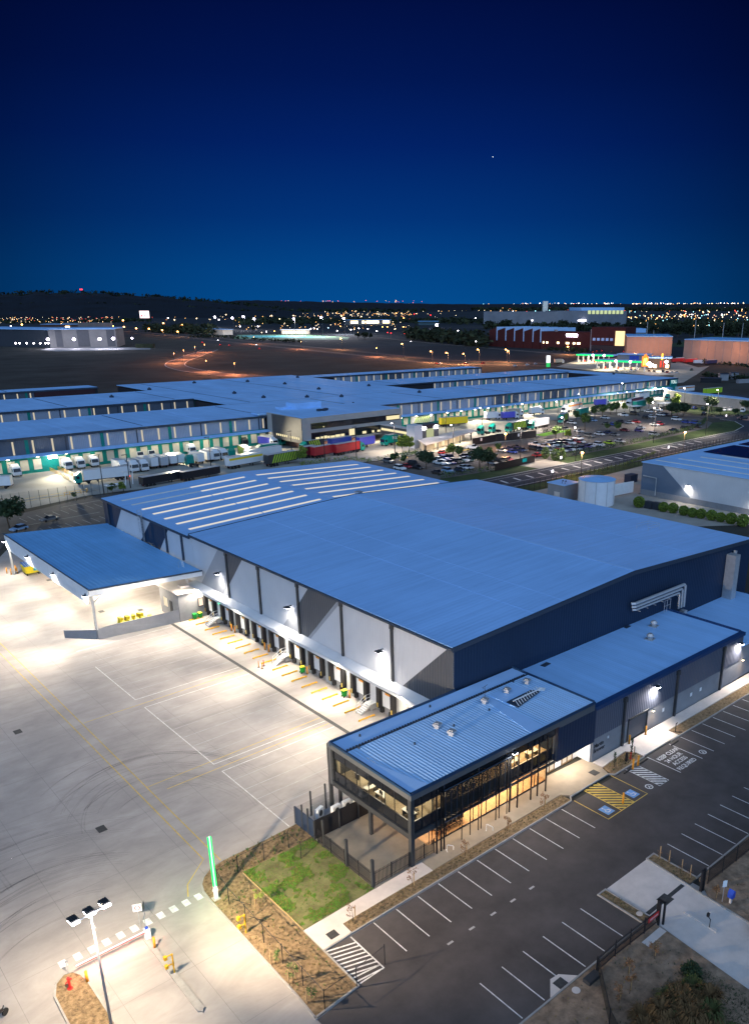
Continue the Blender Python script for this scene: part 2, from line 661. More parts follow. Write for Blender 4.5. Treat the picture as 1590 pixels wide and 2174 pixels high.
g.prism([(70.6, 49.7), (75.6, 50.1), (76.4, 49.0), (76.4, 47.9), (82, 47.9), (84.1, 47.9), (84.1, 49.5), (160, 49.5), (160, 51.2), (70.6, 51.2)], -.04, .11)
g.prism([(52.9, 36.15), (53.5, 36.2), (60.1, 36.2), (59.6, 30.9), (59.4, 24.5), (57.4, 20.4), (57, 5), (51.7, 5), (51.7, 15), (53.1, 29.2), (53.5, 31.4)], -.04, .035)
g.prism([(39.8, 31.3), (41.3, 32.6), (42.2, 32.5), (43.3, 31.3)], -.02, .03)
struct('concrete_paths', g, M['path'])
g = MB()
g.prism([(43.25, 49.25), (62.4, 49.3), (63.1, 48.5), (70.0, 48.45), (70.5, 49.7), (70.5, 52.5), (45.3, 54.0), (45.3, 61), (37.45, 61), (37.45, 51.0), (43.25, 51.05)], -.04, .105)
struct('patio_paving', g, M['paver'])
g = MB()
for a, b in (((29.3, 61.4), (29.42, 50.9)),):
    g.tube([(a[0], a[1], .14), (b[0], b[1], .14)], .05, 4)
struct('garden_edging', g, M['timber'])

# concrete joints, drain, tyre marks
g = MB()
for x in [-40 + 6.05 * k for k in range(16)]:
    ribbon(g, [(x, 20), (x, 128 if x > 36 else 186)], .035, .004)
for y in [21.6 + 8.0 * k for k in range(21)]:
    ribbon(g, [(-90, y), (25.0 if y < 60 else 37 if y < 64 else 56.5, y)], .035, .004)
struct('slab_joints', g, mat('joint_seal', (.235, .22, .205), .9, var=.2))
g = MB()
g.box(52.95, 53.5, 64.8, 129.2, -.05, .008)
for p in ((21.9, 77.9), (21.8, 106.1), (46.5, 143), (52, 139), (45.5, 168)):
    g.box(p[0] - .45, p[0] + .45, p[1] - .6, p[1] + .6, -.05, .009)
for x, y, a, b in ((31.0, 48.7, .45, .45), (68.9, 49.6, .5, .5)):
    g.box(x - a, x + a, y - b, y + b, .05, .12)
g.box(41.1, 42.1, 31.35, 32.2, 0, .045)
g.box(53.6, 59.4, 31.45, 31.85, 0, .045)
g.box(55.8, 57.1, 31.1, 32.2, 0, .046)
struct('drain_grates', g, M['grate'])
R = random.Random(5)
g = MB()
tracks = []
for k in range(26):
    c0 = (R.uniform(11, 15), R.uniform(57, 62))
    r = R.uniform(8, 21)
    a0 = R.uniform(.9, 1.6)
    a1 = a0 + R.uniform(1.0, 2.0)
    tracks.append([(c0[0] + r * cos(a0 + (a1 - a0) * i / 30), c0[1] + r * 1.15 * sin(a0 + (a1 - a0) * i / 30)) for i in range(31)])
for k in range(14):
    c0 = (R.uniform(26, 29), R.uniform(72, 76))
    r = R.uniform(6, 13)
    a0 = R.uniform(-.4, .8)
    a1 = a0 + R.uniform(1.2, 2.4)
    tracks.append([(c0[0] + r * cos(a0 + (a1 - a0) * i / 30), c0[1] + r * 1.3 * sin(a0 + (a1 - a0) * i / 30)) for i in range(31)])
for k in range(6):
    x0 = R.uniform(-8, 20)
    tracks.append([(x0 + .006 * (i - 10) ** 2, 74 + i * 2.2) for i in range(25)])
for t in tracks:
    for off in (0, .38):
        ribbon(g, [(x + off, y + off * .4) for x, y in t], .13, .0065 + .0004 * (len(g.f) % 7))
struct('tyre_marks', g, sheer('tyre_rubber', (.07, .06, .058), .085))

# painted markings
g = MB()
Z = .011
for blk in ((104.7, 127.5), (81.7, 101.6), (63.8, 79.6)):
    n = round((blk[1] - blk[0]) / 2.85)
    ribbon(g, [(36.75, blk[0]), (36.75, min(blk[1], 119.6))], .10, Z, 3)
    for i in range(n + 1):
        y = blk[0] + (blk[1] - blk[0]) * i / n
        ribbon(g, [(36.7, y), (52.8, y)], .10, Z + .002, 3 if i in (0, n) else 2)
for pts in ([(27.5, 150), (27.5, 66.0), (24.6, 63.5), (23.9, 61.9)], [(28.75, 150), (28.7, 64.5)], [(28.8, 82.3), (52.8, 82.9)], [(30.3, 80.4), (52.8, 80.8)], [(29, 102.7), (52.8, 103.3)]):
    ribbon(g, pts, .11, Z, 1)
for k in range(11):
    x = 12.4 + 1.222 * k
    g.face([(x - .3, 60.8, Z), (x + .3, 60.8, Z), (x + .3, 61.7, Z), (x - .3, 61.7, Z)], 0)
struct('yard_markings', g, [M['line_white'], M['line_yellow'], M['line_faint'], mat('line_dull', (.70, .68, .65), .8, var=.3, scale=.8)])

g = MB()
Z = .020
for k in range(12):                                     # kerb-side bays
    x = 34.6 + 2.585 * k
    if x < 62:
        ribbon(g, [(x, 42.9), (x, 47.5)], .1, Z)
for x in (76.6, 81.3, 83.9, 86.5, 89.1, 91.7, 94.3, 96.9, 99.5, 102.1, 104.7, 107.3, 109.9, 112.5):
    ribbon(g, [(x, 42.8), (x, 47.5)], .1, Z)
for k in range(6):
    x = 36.75 + 2.585 * k
    if x < 50:
        ribbon(g, [(x, 31.5), (x, 36.2)], .1, Z)
for k in range(14):
    ribbon(g, [(63.75 + 2.57 * k, 31.5), (63.75 + 2.57 * k, 36.2)], .1, Z)
for x in (38.0, 40.6, 43.3, 45.9, 48.5):                # small dashes
    ribbon(g, [(x - .32, 41.1), (x + .32, 41.1)], .22, Z, 3)
# white hatch by the lower kerb
ribbon(g, [(32.05, 47.5), (32.0, 42.75), (29.5, 42.75)], .14, Z)
for k in range(10):
    y = 43.1 + k * .49
    ribbon(g, [(29.45, y), (31.95, y - .85 if y > 43.6 else y - .35)], .15, Z + .002)
# white hatch by the yellow posts
ribbon(g, [(72.35, 47.6), (72.35, 42.85), (74.15, 42.85), (74.15, 47.0)], .1, Z)
def hatch(x0, x1, y0, y1, pitch, w, z, m):
    c = y0
    while c < y1 + (x1 - x0) * .9:
        a, b = (x0, c), (x1, c - (x1 - x0) * .9)
        if a[1] > y1:
            a = (x0 + (a[1] - y1) / .9, y1)
        if b[1] < y0:
            b = (x1 - (y0 - b[1]) / .9, y0)
        if b[0] - a[0] > .15:
            ribbon(g, [a, b], w, z, m)
        c += pitch
hatch(72.4, 74.1, 42.9, 47.1, .62, .22, Z + .002, 0)
# yellow accessible bays
ribbon(g, [(62.75, 47.6), (62.75, 42.9), (69.95, 42.9), (69.95, 48.0)], .13, Z, 1)
ribbon(g, [(65.15, 48.1), (65.15, 42.95)], .13, Z + .002, 1)
ribbon(g, [(67.5, 48.1), (67.5, 42.95)], .13, Z + .002, 1)
hatch(65.2, 67.45, 42.95, 48.1, .66, .26, Z + .004, 1)
for x0, x1, y0, y1 in ((63.35, 64.55, 43.35, 44.75), (68.05, 69.25, 43.4, 44.75)):
    sheet(g, [(x0, y0), (x1, y0), (x1, y1), (x0, y1)], Z + .002, 2)
    cx, cy = (x0 + x1) / 2, (y0 + y1) / 2               # wheelchair symbol
    ring = [(cx + .02 + .30 * cos(a), cy - .12 + .26 * sin(a)) for a in [pi * .75 + 1.45 * pi * i / 12 for i in range(13)]]
    ribbon(g, ring, .09, Z + .006, 0)
    ribbon(g, [(cx - .08, cy + .34), (cx - .05, cy + .02), (cx + .22, cy + .0), (cx + .34, cy - .32), (cx + .46, cy - .28)], .10, Z + .008, 0)
    sheet(g, [(cx - .1 + .1 * cos(2 * pi * i / 10), cy + .5 + .1 * sin(2 * pi * i / 10)) for i in range(10)], Z + .006, 0)
MT = lambda x, y: frame_M((x, y, Z + .003), (1, 0, 0), (0, 1, 0))
for s, y, x in (('KEEP CLEAR', 46.2, 79.1), ('24 HOUR', 45.25, 78.9), ('ACCESS', 44.35, 78.85), ('REQUIRED', 43.35, 78.8)):
    text_mb(g, s, .88, MT(x, y), bold=.012, sx=.88)
for cx, cy in ((71.3, 43.6), (82.7, 43.6)):             # roundel with a walking figure
    ribbon(g, [(cx + .42 * cos(2 * pi * i / 20), cy + .42 * sin(2 * pi * i / 20)) for i in range(21)], .13, Z, 0)
    ribbon(g, [(cx - .2, cy - .22), (cx, cy + .02), (cx + .06, cy + .22)], .12, Z + .002, 0)
    ribbon(g, [(cx + .2, cy - .22), (cx, cy + .02)], .1, Z + .004, 0)
struct('parking_markings', g, [M['line_white'], M['line_yellow'], mat('sign_blue_paint', (.16, .33, .62), .8, var=.1), M['line_faint']])

# ================================================================ main warehouse
WH = thing('warehouse', 'large two-part warehouse with pale blue roofs and grey diagonal cladding beside the lit loading yard', 'warehouse', (95, 100))
R0, R1 = 14.0, 15.7
g = MB()
g.box(60.05, 130, 64.65, 132, 0, 13.9)
g.ext([(60.05, 64.65, 13.9), (130, 64.65, 13.9), (95.5, 64.65, R1 - .2)], (0, 67.35, 0))
g.box(60.05, 125, 132, 173, 0, 13.3)
g.ext([(60.05, 132, 13.3), (125, 132, 13.3), (92, 132, 14.6)], (0, 40.9, 0))
g.build('core_walls', M['precast'], WH)
g = MB()                                               # roof sheets
t = .12
for a, b in (((59.75, R0), (95.5, R1)), ((95.5, R1), (130.3, R0))):
    g.ext([(a[0], 64.3, a[1]), (b[0], 64.3, b[1]), (b[0], 64.3, b[1] + t), (a[0], 64.3, a[1] + t)], (0, 68.0, 0))
g.build('roof', M['roof_y'], WH)
g = MB()
for a, b in (((59.85, 13.55), (92, 14.85)), ((92, 14.85), (125.2, 13.55))):
    g.ext([(a[0], 132.35, a[1]), (b[0], 132.35, b[1]), (b[0], 132.35, b[1] + t), (a[0], 132.35, a[1] + t)], (0, 40.9, 0))
FR = g.build('roof', M['roof_y'], WH)
FR['label'] = 'farther roof with pale skylight strips'
zf = lambda x: 13.55 + t + 1.3 * (1 - abs(x - 92) / 32.6)
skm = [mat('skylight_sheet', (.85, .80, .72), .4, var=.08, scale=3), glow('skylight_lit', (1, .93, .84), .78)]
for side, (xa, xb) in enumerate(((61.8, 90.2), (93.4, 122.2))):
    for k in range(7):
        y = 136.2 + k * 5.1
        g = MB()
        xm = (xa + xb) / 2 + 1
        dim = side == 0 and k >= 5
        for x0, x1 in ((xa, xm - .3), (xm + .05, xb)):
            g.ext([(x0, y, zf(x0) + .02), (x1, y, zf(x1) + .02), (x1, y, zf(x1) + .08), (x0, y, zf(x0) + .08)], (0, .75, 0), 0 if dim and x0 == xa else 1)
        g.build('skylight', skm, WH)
g = MB()                                               # edge trims and gutters
g.box(59.45, 59.74, 64.2, 132.3, 13.72, 14.0)
g.box(59.55, 59.83, 132.4, 173.2, 13.25, 13.52)
for a, b in (((59.6, R0 + .13), (95.5, R1 + .14)), ((95.5, R1 + .14), (130.4, R0 + .13))):
    g.ext([(a[0], 64.05, a[1] - .55), (b[0], 64.05, b[1] - .55), (b[0], 64.05, b[1]), (a[0], 64.05, a[1])], (0, .24, 0))
    g.ext([(a[0], 132.31, a[1] - .55), (b[0], 132.31, b[1] - .55), (b[0], 132.31, b[1] + .1), (a[0], 132.31, a[1] + .1)], (0, .04, 0))
g.build('gutter_trim', M['trim'], WH)
g = MB()
g.ext([(60, 64.4, 0), (130, 64.4, 0), (130, 64.4, 13.95), (95.5, 64.4, R1 - .06), (60, 64.4, 13.95)], (0, .22, 0))
g.build('end_wall', M['navy'], WH)
# front cladding: light sheets with darker diagonal panels (plane X = 60)
def wallpoly(mb, pts, x, th, m=0):
    mb.ext([(x, y, z) for y, z in pts], (th, 0, 0), m)
g = MB()
wallpoly(g, [(64.4, 4.6), (131.9, 4.6), (131.9, 13.9), (64.4, 13.9)], 59.98, .06)
wallpoly(g, [(64.4, 0), (131.9, 0), (131.9, 4.59), (64.4, 4.59)], 59.98, .06, 1)
g.build('front_cladding', [M['wall_light'], M['precast']], WH)
g = MB()
for pts, m in (([(64.4, 4.7), (75.0, 4.7), (65.1, 13.85), (64.4, 13.85)], 1),
               ([(87.6, 13.85), (94.9, 13.85), (98.0, 10.4), (98.0, 4.7), (97.0, 4.7)], 1),
               ([(98.05, 10.3), (98.05, 4.7), (103.8, 4.7)], 0),
               ([(87.5, 13.85), (97.0, 4.7), (96.3, 4.7), (87.5, 13.2)], 0),
               ([(113.9, 13.85), (122.0, 13.85), (130.8, 4.7), (123, 4.7)], 0),
               ([(113.9, 13.85), (119.4, 13.85), (119.4, 8.0)], 1)):
    x = 59.95 if m == 1 else 59.953
    if pts[0] == (113.9, 13.85) and m == 1:
        x = 59.93
    g = MB()
    wallpoly(g, pts, x, .025, 0)
    g.build('diagonal_panel', M['wall_dark' if m else 'wall_mid'], WH)
g = MB()
wallpoly(g, [(132, 0), (173, 0), (173, 13.4), (132, 13.4)], 59.98, .06, 0)
for pts in ([(173, 7), (173, 13.35), (162.9, 13.35), (168.6, 7)], [(153.6, 7), (157.3, 7), (148.2, 13.35), (140.6, 13.35), (146.8, 7)][:0] or [(155.8, 7.5), (149.0, 13.35), (141.2, 13.35), (146.9, 7.5)]):
    h = MB()
    wallpoly(h, pts, 59.94, .03, 0)
    h.build('diagonal_panel', M['navy_y'], WH)
fc = g.build('front_cladding', M['wall_light'], WH)
for y in (75.9, 87.0, 98.0, 109.2, 119.5):
    g = MB()
    g.box(59.72, 59.92, y - .22, y + .22, 5.3, 13.75)
    g.box(59.66, 59.92, y - .32, y + .32, 13.0, 13.74)
    g.build('downpipe', M['char'], WH)
for y in (170.3, 153.0, 142.5, 135.9):
    g = MB()
    g.box(59.7, 59.92, y - .25, y + .25, 8.5, 13.3)
    g.build('downpipe', M['trim'], WH)
# wall floodlights
for y in (122, 100, 77.8):
    h = MB()
    h.box(59.0, 59.9, y - .06, y + .06, 9.55, 9.68)
    h.box(58.75, 59.5, y - .45, y + .45, 9.40, 9.54)
    hp = h.build('wall_floodlight', M['char'], WH)
    l = MB()
    l.box(58.8, 59.45, y - .4, y + .4, 9.36, 9.395)
    l.build('lens', M['lit_white'], hp)
    lamp('SPOT', (58.9, y, 9.3), 1300, (1, .90, .76), (-.42, 0, -1), 168, .2, hp)
    lamp('SPOT', (58.8, y, 9.3), 21000, (1, .87, .70), (-1, 0, -.08), 110, .3, hp, 'throw_light')
# roof ladder cage, anchors, ridge capping
g = MB()
for a in (-.28, .28):
    g.tube([(59.55, 152.2 + a, 8.6), (59.55, 152.2 + a, 15.0)], .035, 5)
for k in range(18):
    g.tube([(59.55, 151.92, 8.9 + k * .33), (59.55, 152.48, 8.9 + k * .33)], .02, 4)
for k in range(8):
    z = 10.6 + k * .62
    g.tube([(59.55 - .72 * sin(a), 152.2 + .42 * cos(a), z) for a in [pi * i / 8 for i in range(9)]], .02, 4)
for a in (.3, .5, .7):
    g.tube([(59.55 - .72 * sin(pi * a), 152.2 + .42 * cos(pi * a), 10.6), (59.55 - .72 * sin(pi * a), 152.2 + .42 * cos(pi * a), 15.0)], .02, 4)
g.build('caged_ladder', M['galv'], WH)
g = MB()
g.box(95.2, 95.8, 64.4, 132.2, 15.82, 15.86)
for x in (74, 112):
    zz = R0 + .125 + (R1 - R0) * (1 - abs(x - 95.5) / 35.5)
    g.box(x - .04, x + .04, 64.4, 132.2, zz, zz + .03)
g.box(79.9, 80.0, 64.4, 132, 15.05, 15.1)
g.build('roof_flashing', M['roof_tray'], WH)
g = MB()
g.ob(98.5, 134.8, 14.6, 1.1, 1.1, .9, .2)
g.ob(98.5, 134.8, 15.5, 1.4, 1.4, .12, .2)
g.build('roof_vent', M['galv'], WH)
g = MB()
for dx, dy in ((0, 0), (3.4, 0), (3.4, 2.4), (0, 2.4)):
    g.tube([(119 + dx, 78 + dy, 14.5), (119 + dx, 78 + dy, 15.5)], .03, 4)
for z in (15.1, 15.5):
    g.tube([(119, 78, z), (122.4, 78, z), (122.4, 80.4, z), (119, 80.4, z)], .025, 4)
g.build('roof_guardrail', M['galv'], WH)
# big pipe bundle on the end wall
g = MB()
for i, (r, z) in enumerate(((.24, 11.0), (.2, 10.45), (.16, 9.95))):
    x1 = 108.2 - i * .7
    g.tube([(94.8 + .2 * i, 64.0 - .1, z), (95.2 + .2 * i, 63.55, z), (x1, 63.5 - .04 * i, z), (x1 + .2, 63.45, z - .25), (x1 + .2, 63.4, 7.3)], r, 8)
for k in range(6):
    g.box(96.2 + k * 2, 96.32 + k * 2, 63.2, 64.35, 9.6, 9.68)
g.build('pipework', M['galv'], WH)
g = MB()
g.cyl(124.0, 64.0, 11.0, 13.2, .35, .35, 8)
g.box(121.8, 123.3, 62.6, 64.3, 0, 13.0)
g.build('silver_duct', M['galv'], WH)

# ---- dock canopy + dock doors
g = MB()
g.ext([(59.9, 66, 5.55), (58.35, 66, 5.15), (58.35, 66, 5.25), (59.9, 66, 5.65)], (0, 66.3, 0))
g.box(58.2, 58.34, 66, 132.3, 4.85, 5.3)
dc = g.build('dock_canopy', [mat('canopy_steel', (.62, .63, .64), .5, var=.08, scale=2)], WH)
for k in range(10):
    y = 126.55 - 5.47 * k if k else 126.55
    y = (126.6, 120.6, 115.3, 110.05, 104.7, 98.85, 93.55, 88.35, 83.0, 77.15)[k]
    d = MB()
    d.box(59.9, 59.96, y - 1.15, y + 1.15, 1.1, 3.9)
    dr = d.build('dock_door', M['white'], WH)
    s = MB()
    for q in (-1, 1):
        s.box(59.3, 59.9, y + q * 1.5 - .3, y + q * 1.5 + .3, .9, 4.35)
    s.box(59.3, 59.9, y - 1.19, y + 1.19, 3.75, 4.4)
    s.build('dock_shelter', M['black'], dr)
    for q in (-1, 1):
        b = MB()
        b.box(59.4, 59.9, y + q * .95 - .22, y + q * .95 + .22, .35, 1.0)
        b.build('bumper', M['rubber'], dr)
        b = MB()
        b.box(59.24, 59.29, y + q * 1.5 - .1, y + q * 1.5 + .1, 1.0, 1.6)
        b.build('marker_stripe', M['line_yellow'], dr)
    s = MB()
    s.box(59.86, 59.9, y - .55, y + .55, 3.0, 3.35)
    s.build('door_notice', M['orange'], dr)
for y in (123.6, 101.6, 80.1):
    d = MB()
    d.box(59.88, 59.95, y - .85, y + .85, .5, 4.6, 0)
    d.box(59.84, 59.875, y - .45, y + .45, 1.2, 3.4, 1)
    d.build('personnel_door', [M['white'], mat('door_white', (.7, .7, .7), .4)], WH)
for k, y in enumerate((118, 112.7, 107.3, 96.1, 90.9, 85.6, 74)):
    d = MB()
    d.box(59.85, 59.95, y - .8, y + .8, 0, 4.7)
    d.build('wall_bay', mat('bay_grey', (.40, .42, .41), .6) if k == 0 else bpy.data.materials['bay_grey'], WH)
for y in (128, 114, 100, 86, 72):                       # tubes under the dock canopy
    g = MB()
    g.box(58.9, 59.05, y - 1.3, y + 1.3, 5.12, 5.2)
    g.build('batten_light', M['lit_warm'], dc)
    lamp('AREA', (58.95, y, 5.0), 1500, (1, .87, .68), (-.35, 0, -1), 180, (.2, 8), dc)
for y in (123.4, 95.6, 82.6):
    g = MB()
    g.ball(59.7, y, 3.6, .13)
    g.build('signal_light', glow('signal_green', (.05, 1, .25), 5), WH)

# ================================================================ loading canopy
CN = thing('loading_canopy', 'wide flat blue-roofed canopy on steel posts over the far end of the yard', 'canopy', (50, 152))
zc = lambda x: 8.55 - (x - 41) * .012
g = MB()
g.ext([(40.95, 130.6, zc(41)), (59.4, 128.3, zc(59.4)), (59.9, 172, zc(59.4)), (41.1, 176.2, zc(41))], (0, 0, .12))
g.build('roof', M['roof_blue'], CN)
g = MB()
g.ext([(40.85, 130.5, 7.0), (40.95, 131.5, 6.0), (40.95, 132.5, 5.9), (41.0, 175, 5.6), (41.0, 176.3, 6.2), (41.0, 176.3, 8.72), (40.85, 130.5, 8.72)], (-.12, 0, 0))
g.ext([(40.9, 130.45, 7.55), (59.4, 128.1, 7.6), (59.4, 128.1, 8.45), (40.9, 130.45, 8.6)], (0, -.12, 0))
g.build('fascia', M['white'], CN)
g = MB()
g.box(40.7, 40.84, 130.3, 176.4, 8.73, 8.86)
g.ext([(40.8, 130.2, 8.5), (59.4, 127.85, 8.4), (59.4, 127.85, 8.62), (40.8, 130.2, 8.72)], (0, .2, 0))
g.build('gutter_trim', M['trim'], CN)
g = MB()
for k in range(9):
    y = 133 + k * 5
    g.box(41.2, 59.2, y - .12, y + .12, 7.75, 8.2)
g.build('rafters', M['galv'], CN)
for x, y in ((41.3, 130.7), (41.4, 176.5)):
    g = MB()
    g.box(x - .17, x + .17, y - .17, y + .17, 0, 7.6)
    pp = g.build('post', M['galv'], CN)
    g = MB()
    g.tube([(x, y, 6.1), (x + 1.9, y - .15, 7.7)], .07, 5)
    g.build('brace', M['galv'], pp)
for k, y in enumerate((175.6, 161.2, 147.0, 131.6)):
    h = MB()
    h.box(40.2, 40.75, y - .4, y + .4, 7.35, 7.5)
    h.box(40.6, 40.74, y - .1, y + .1, 7.5, 7.8)
    hp = h.build('canopy_floodlight', M['char'], CN)
    l = MB()
    l.box(40.22, 40.72, y - .38, y + .38, 7.30, 7.345)
    l.build('lens', M['lit_white'], hp)
    lamp('SPOT', (40.3, y, 7.2), 3000, (1, .90, .74), (-.45, 0, -1), 168, .2, hp)
    lamp('SPOT', (40.2, y, 7.2), 15000, (1, .87, .70), (-1, -.3, -.10), 110, .3, hp, 'throw_light')
for y in (138, 152, 166):
    g = MB()
    g.box(47, 53, y - .15, y + .15, 7.6, 7.7)
    hp = g.build('batten_light', M['lit_warm'], CN)
    lamp('AREA', (50, y, 7.5), 1500, (1, .87, .68), (0, 0, -1), 180, (6, .3), hp)
LD = thing('roof_ladder', 'short galvanised ladder from the dock canopy up to the loading canopy roof', 'ladder', (58.1, 131.6))
g = MB()
for a in (-.3, .3):
    g.tube([(58.1, 131.4 + a, 5.3), (57.9, 132.4 + a, 9.7)], .05, 5)
for k in range(12):
    q = k / 12
    g.tube([(58.1 - .2 * q, 131.1 + q, 5.4 + 4.3 * q), (58.1 - .2 * q, 131.7 + q, 5.4 + 4.3 * q)], .03, 4)
g.build('rails', M['white'], LD)
g = MB()
g.tube([(57, 131.9, 8.6), (57, 131.9, 9.6), (57.6, 132.6, 9.6)], .03, 4)
g.tube([(59, 130, 5.7), (59, 130, 6.7), (59, 132, 6.7)], .03, 4)
g.build('guard_hoop', M['galv'], LD)

# dock office hut and retaining wall
HU = thing('dock_hut', 'small grey flat-roofed dock hut with a lit window tucked under the loading canopy', 'hut', (57, 133))
g = MB()
g.box(54.7, 59.8, 128.4, 129.0, 0, 5.0)
g.box(54.7, 55.0, 129.0, 136, 0, 5.0)
g.box(55.0, 59.8, 135.8, 136, 0, 5.0)
g.build('walls', M['precast'], HU)
g = MB()
g.box(54.5, 59.9, 128.2, 136.2, 5.0, 5.2)
g.box(56.4, 58, 130.6, 132, 5.2, 5.6)
g.build('roof', M['path'], HU)
g = MB()
g.box(58.2, 59.2, 128.32, 128.385, 2.0, 3.6)
wf = g.build('window', M['char'], HU)
g = MB()
g.box(58.32, 59.08, 128.28, 128.315, 2.15, 3.45)
g.build('pane', glow('hut_window_light', (1, .8, .6), 1.3), wf)
g = MB()
g.box(54.62, 54.69, 131, 132, .9, 3.1)
g.build('door', M['char'], HU)
g = MB()
g.box(54.62, 54.69, 133, 134.4, 1.6, 3.2)
g.build('window', glow('hut_glass_light', (1, .85, .6), 1.0), HU)
RW = thing('retaining_wall', 'low grey concrete ramp wall running from the canopy post to the dock hut', 'wall', (48, 130))
g = MB()
g.ext([(37.3, 134.6, 0), (41.1, 130.3, 0), (41.1, 130.3, 1.7), (37.3, 134.6, 1.35)], (.18, .15, 0))
g.ext([(41.2, 130.1, 0), (54.65, 128.5, 0), (54.65, 128.5, 2.25), (42.6, 130.0, 2.0), (41.2, 130.1, 1.7)], (.02, .22, 0))
g.build('panels', M['precast'], RW)
# ================================================================ office building
OF = thing('office_building', 'two-storey glazed office with pale ribbed roof and black posts beside the car park', 'office', (56, 58))
M['wood_warm'] = mat('interior_timber', (.55, .33, .17), .6, var=.15, scale=.8)
M['cream'] = mat('interior_cream', (.62, .54, .40), .7, var=.04)
M['carpet'] = mat('interior_carpet', (.40, .33, .24), .9, var=.1)
M['fascia'] = mat('fascia_charcoal', (.10, .105, .11), .5, var=.06)
g = MB()                                               # roof: ribbed front, flat tray behind, ribbed gutter between
g.prism([(42.0, 51.0), (69.75, 51.0), (69.75, 61.2), (42.0, 61.2)], 8.3, 8.52)
g.build('roof', M['roof_pale'], OF)
g = MB()
g.prism([(42.0, 61.55), (69.75, 61.55), (69.75, 63.95), (42.0, 63.95)], 8.3, 8.47)
g.prism([(42.05, 51.05), (44.2, 51.05), (42.05, 60.6)], 8.4, 8.57)
g.prism([(59.0, 51.2), (61.2, 51.2), (61.6, 60.8), (60.9, 60.8)], 8.4, 8.565)
g.build('roof', M['roof_tray'], OF)
g = MB()
g.box(42.0, 69.75, 61.22, 61.53, 8.2, 8.5)
for k in range(70):
    g.box(42.2 + k * .39, 42.4 + k * .39, 61.2, 61.6, 8.5, 8.62)
g.build('ridge_gutter', M['trim'], OF)
g = MB()
g.box(41.85, 69.9, 50.78, 50.98, 8.36, 8.62)
g.box(41.8, 41.98, 50.8, 64.2, 8.36, 8.62)
g.box(41.85, 60, 63.97, 64.2, 8.05, 8.66)
g.box(69.78, 69.95, 51.0, 64.0, 8.05, 8.7)
g.build('roof_trim', mat('trim_blue', (.014, .045, .10), .45, var=.08), OF)
g = MB()
g.box(41.9, 63.6, 50.84, 51.1, 7.72, 8.35)
g.box(63.62, 69.9, 50.86, 51.05, 7.5, 8.35)
g.box(41.88, 42.2, 51.12, 64.6, 7.72, 8.35)
g.box(42.0, 60, 64.3, 64.7, 3.2, 8.04)
g.build('fascia', M['fascia'], OF)
# floors, interior
g = MB()
g.box(42.5, 69.6, 51.6, 64.25, 3.05, 3.98, 0, 1)
g.box(42.5, 69.6, 51.5, 64.25, 7.45, 7.72, 2)
g.box(45.4, 63.6, 52.45, 64.25, .11, .17, 3)
g.build('floor_slab', [M['fascia'], M['carpet'], M['white'], M['wood_warm']], OF)
g = MB()
g.box(46.8, 55.0, 58.9, 59.1, 3.99, 7.44, 0)
g.box(55.05, 63.4, 56.6, 56.8, 3.99, 7.44, 1)
g.box(42.6, 42.9, 63.9, 64.2, 3.99, 7.44, 0)
g.box(45.6, 45.75, 51.9, 55.2, 3.99, 7.44, 0)
g.box(52.6, 52.75, 55.5, 58.85, 3.99, 7.44, 0)
g.box(60.5, 60.65, 54.5, 56.55, 3.99, 7.44, 1)
g.box(42.7, 45.5, 55.8, 55.95, 3.99, 7.44, 0)
g.box(42.7, 46.6, 60.0, 60.15, 3.99, 7.44, 0)
g.box(45.45, 45.65, 52.45, 61.3, .18, 3.04, 1)
g.box(45.7, 63.4, 57.4, 57.6, .18, 3.04, 1)
g.box(52.4, 52.6, 54.6, 57.35, .18, 3.04, 1)
g.box(63.5, 63.7, 52.45, 57.35, .18, 3.04, 0)
g.build('interior_walls', [M['cream'], M['wood_warm']], OF)
for x, y in [(44.2, 53.4), (44.4, 58), (44.3, 62), (49, 54), (50.5, 57), (55, 54), (57, 57), (62, 54)]:
    g = MB()
    g.box(x - .9, x + .9, y - .15, y + .15, 7.40, 7.44)
    g.build('ceiling_light', M['lit_panel'], OF)
for x, y in [(47.5, 55), (50.5, 55), (54.5, 55), (58, 55), (61.5, 55)]:
    g = MB()
    g.box(x - .9, x + .9, y - .15, y + .15, 2.99, 3.035)
    g.build('ceiling_light', M['lit_panel'], OF)
lamp('AREA', (44.5, 57.5, 7.3), 620, (1, .86, .62), (0, 0, -1), 180, (3, 10), OF)
lamp('AREA', (58, 54.2, 7.3), 1200, (1, .68, .36), (0, 0, -1), 180, (14, 3), OF)
lamp('AREA', (54.5, 54.8, 2.95), 1700, (1, .73, .47), (0, 0, -1), 180, (16, 3), OF)
lamp('AREA', (67, 52.2, 2.85), 260, (1, .85, .68), (0, -.25, -1), 180, (5, 1.2), OF)
# upper glazing, short side (X = 42.3) and front (Y = 51.3)
g = MB()
g.box(42.28, 42.32, 51.6, 64.3, 5.0, 7.2)
g.box(42.3, 46.35, 51.28, 51.32, 5.0, 7.2)
g.box(46.45, 63.4, 51.58, 51.62, 4.9, 7.3)
gz = g.build('upper_glazing', M['glass'], OF)
g = MB()
g.box(42.26, 42.36, 51.6, 64.3, 3.62, 4.94, 0)
g.box(42.3, 46.4, 51.26, 51.36, 3.62, 4.94, 0)
g.box(46.45, 63.4, 51.56, 51.66, 3.3, 4.84, 0)
g.box(42.26, 42.36, 51.6, 64.3, 6.45, 7.72, 0)  # black head band carried down over the panes to paint their dark reflections
g.box(42.3, 46.4, 51.26, 51.36, 6.45, 7.72, 0)
g.box(46.41, 63.4, 51.26, 51.36, 6.5, 7.72, 0)
g.build('spandrel_and_dark_bands', M['black_glass'], OF)
g = MB()
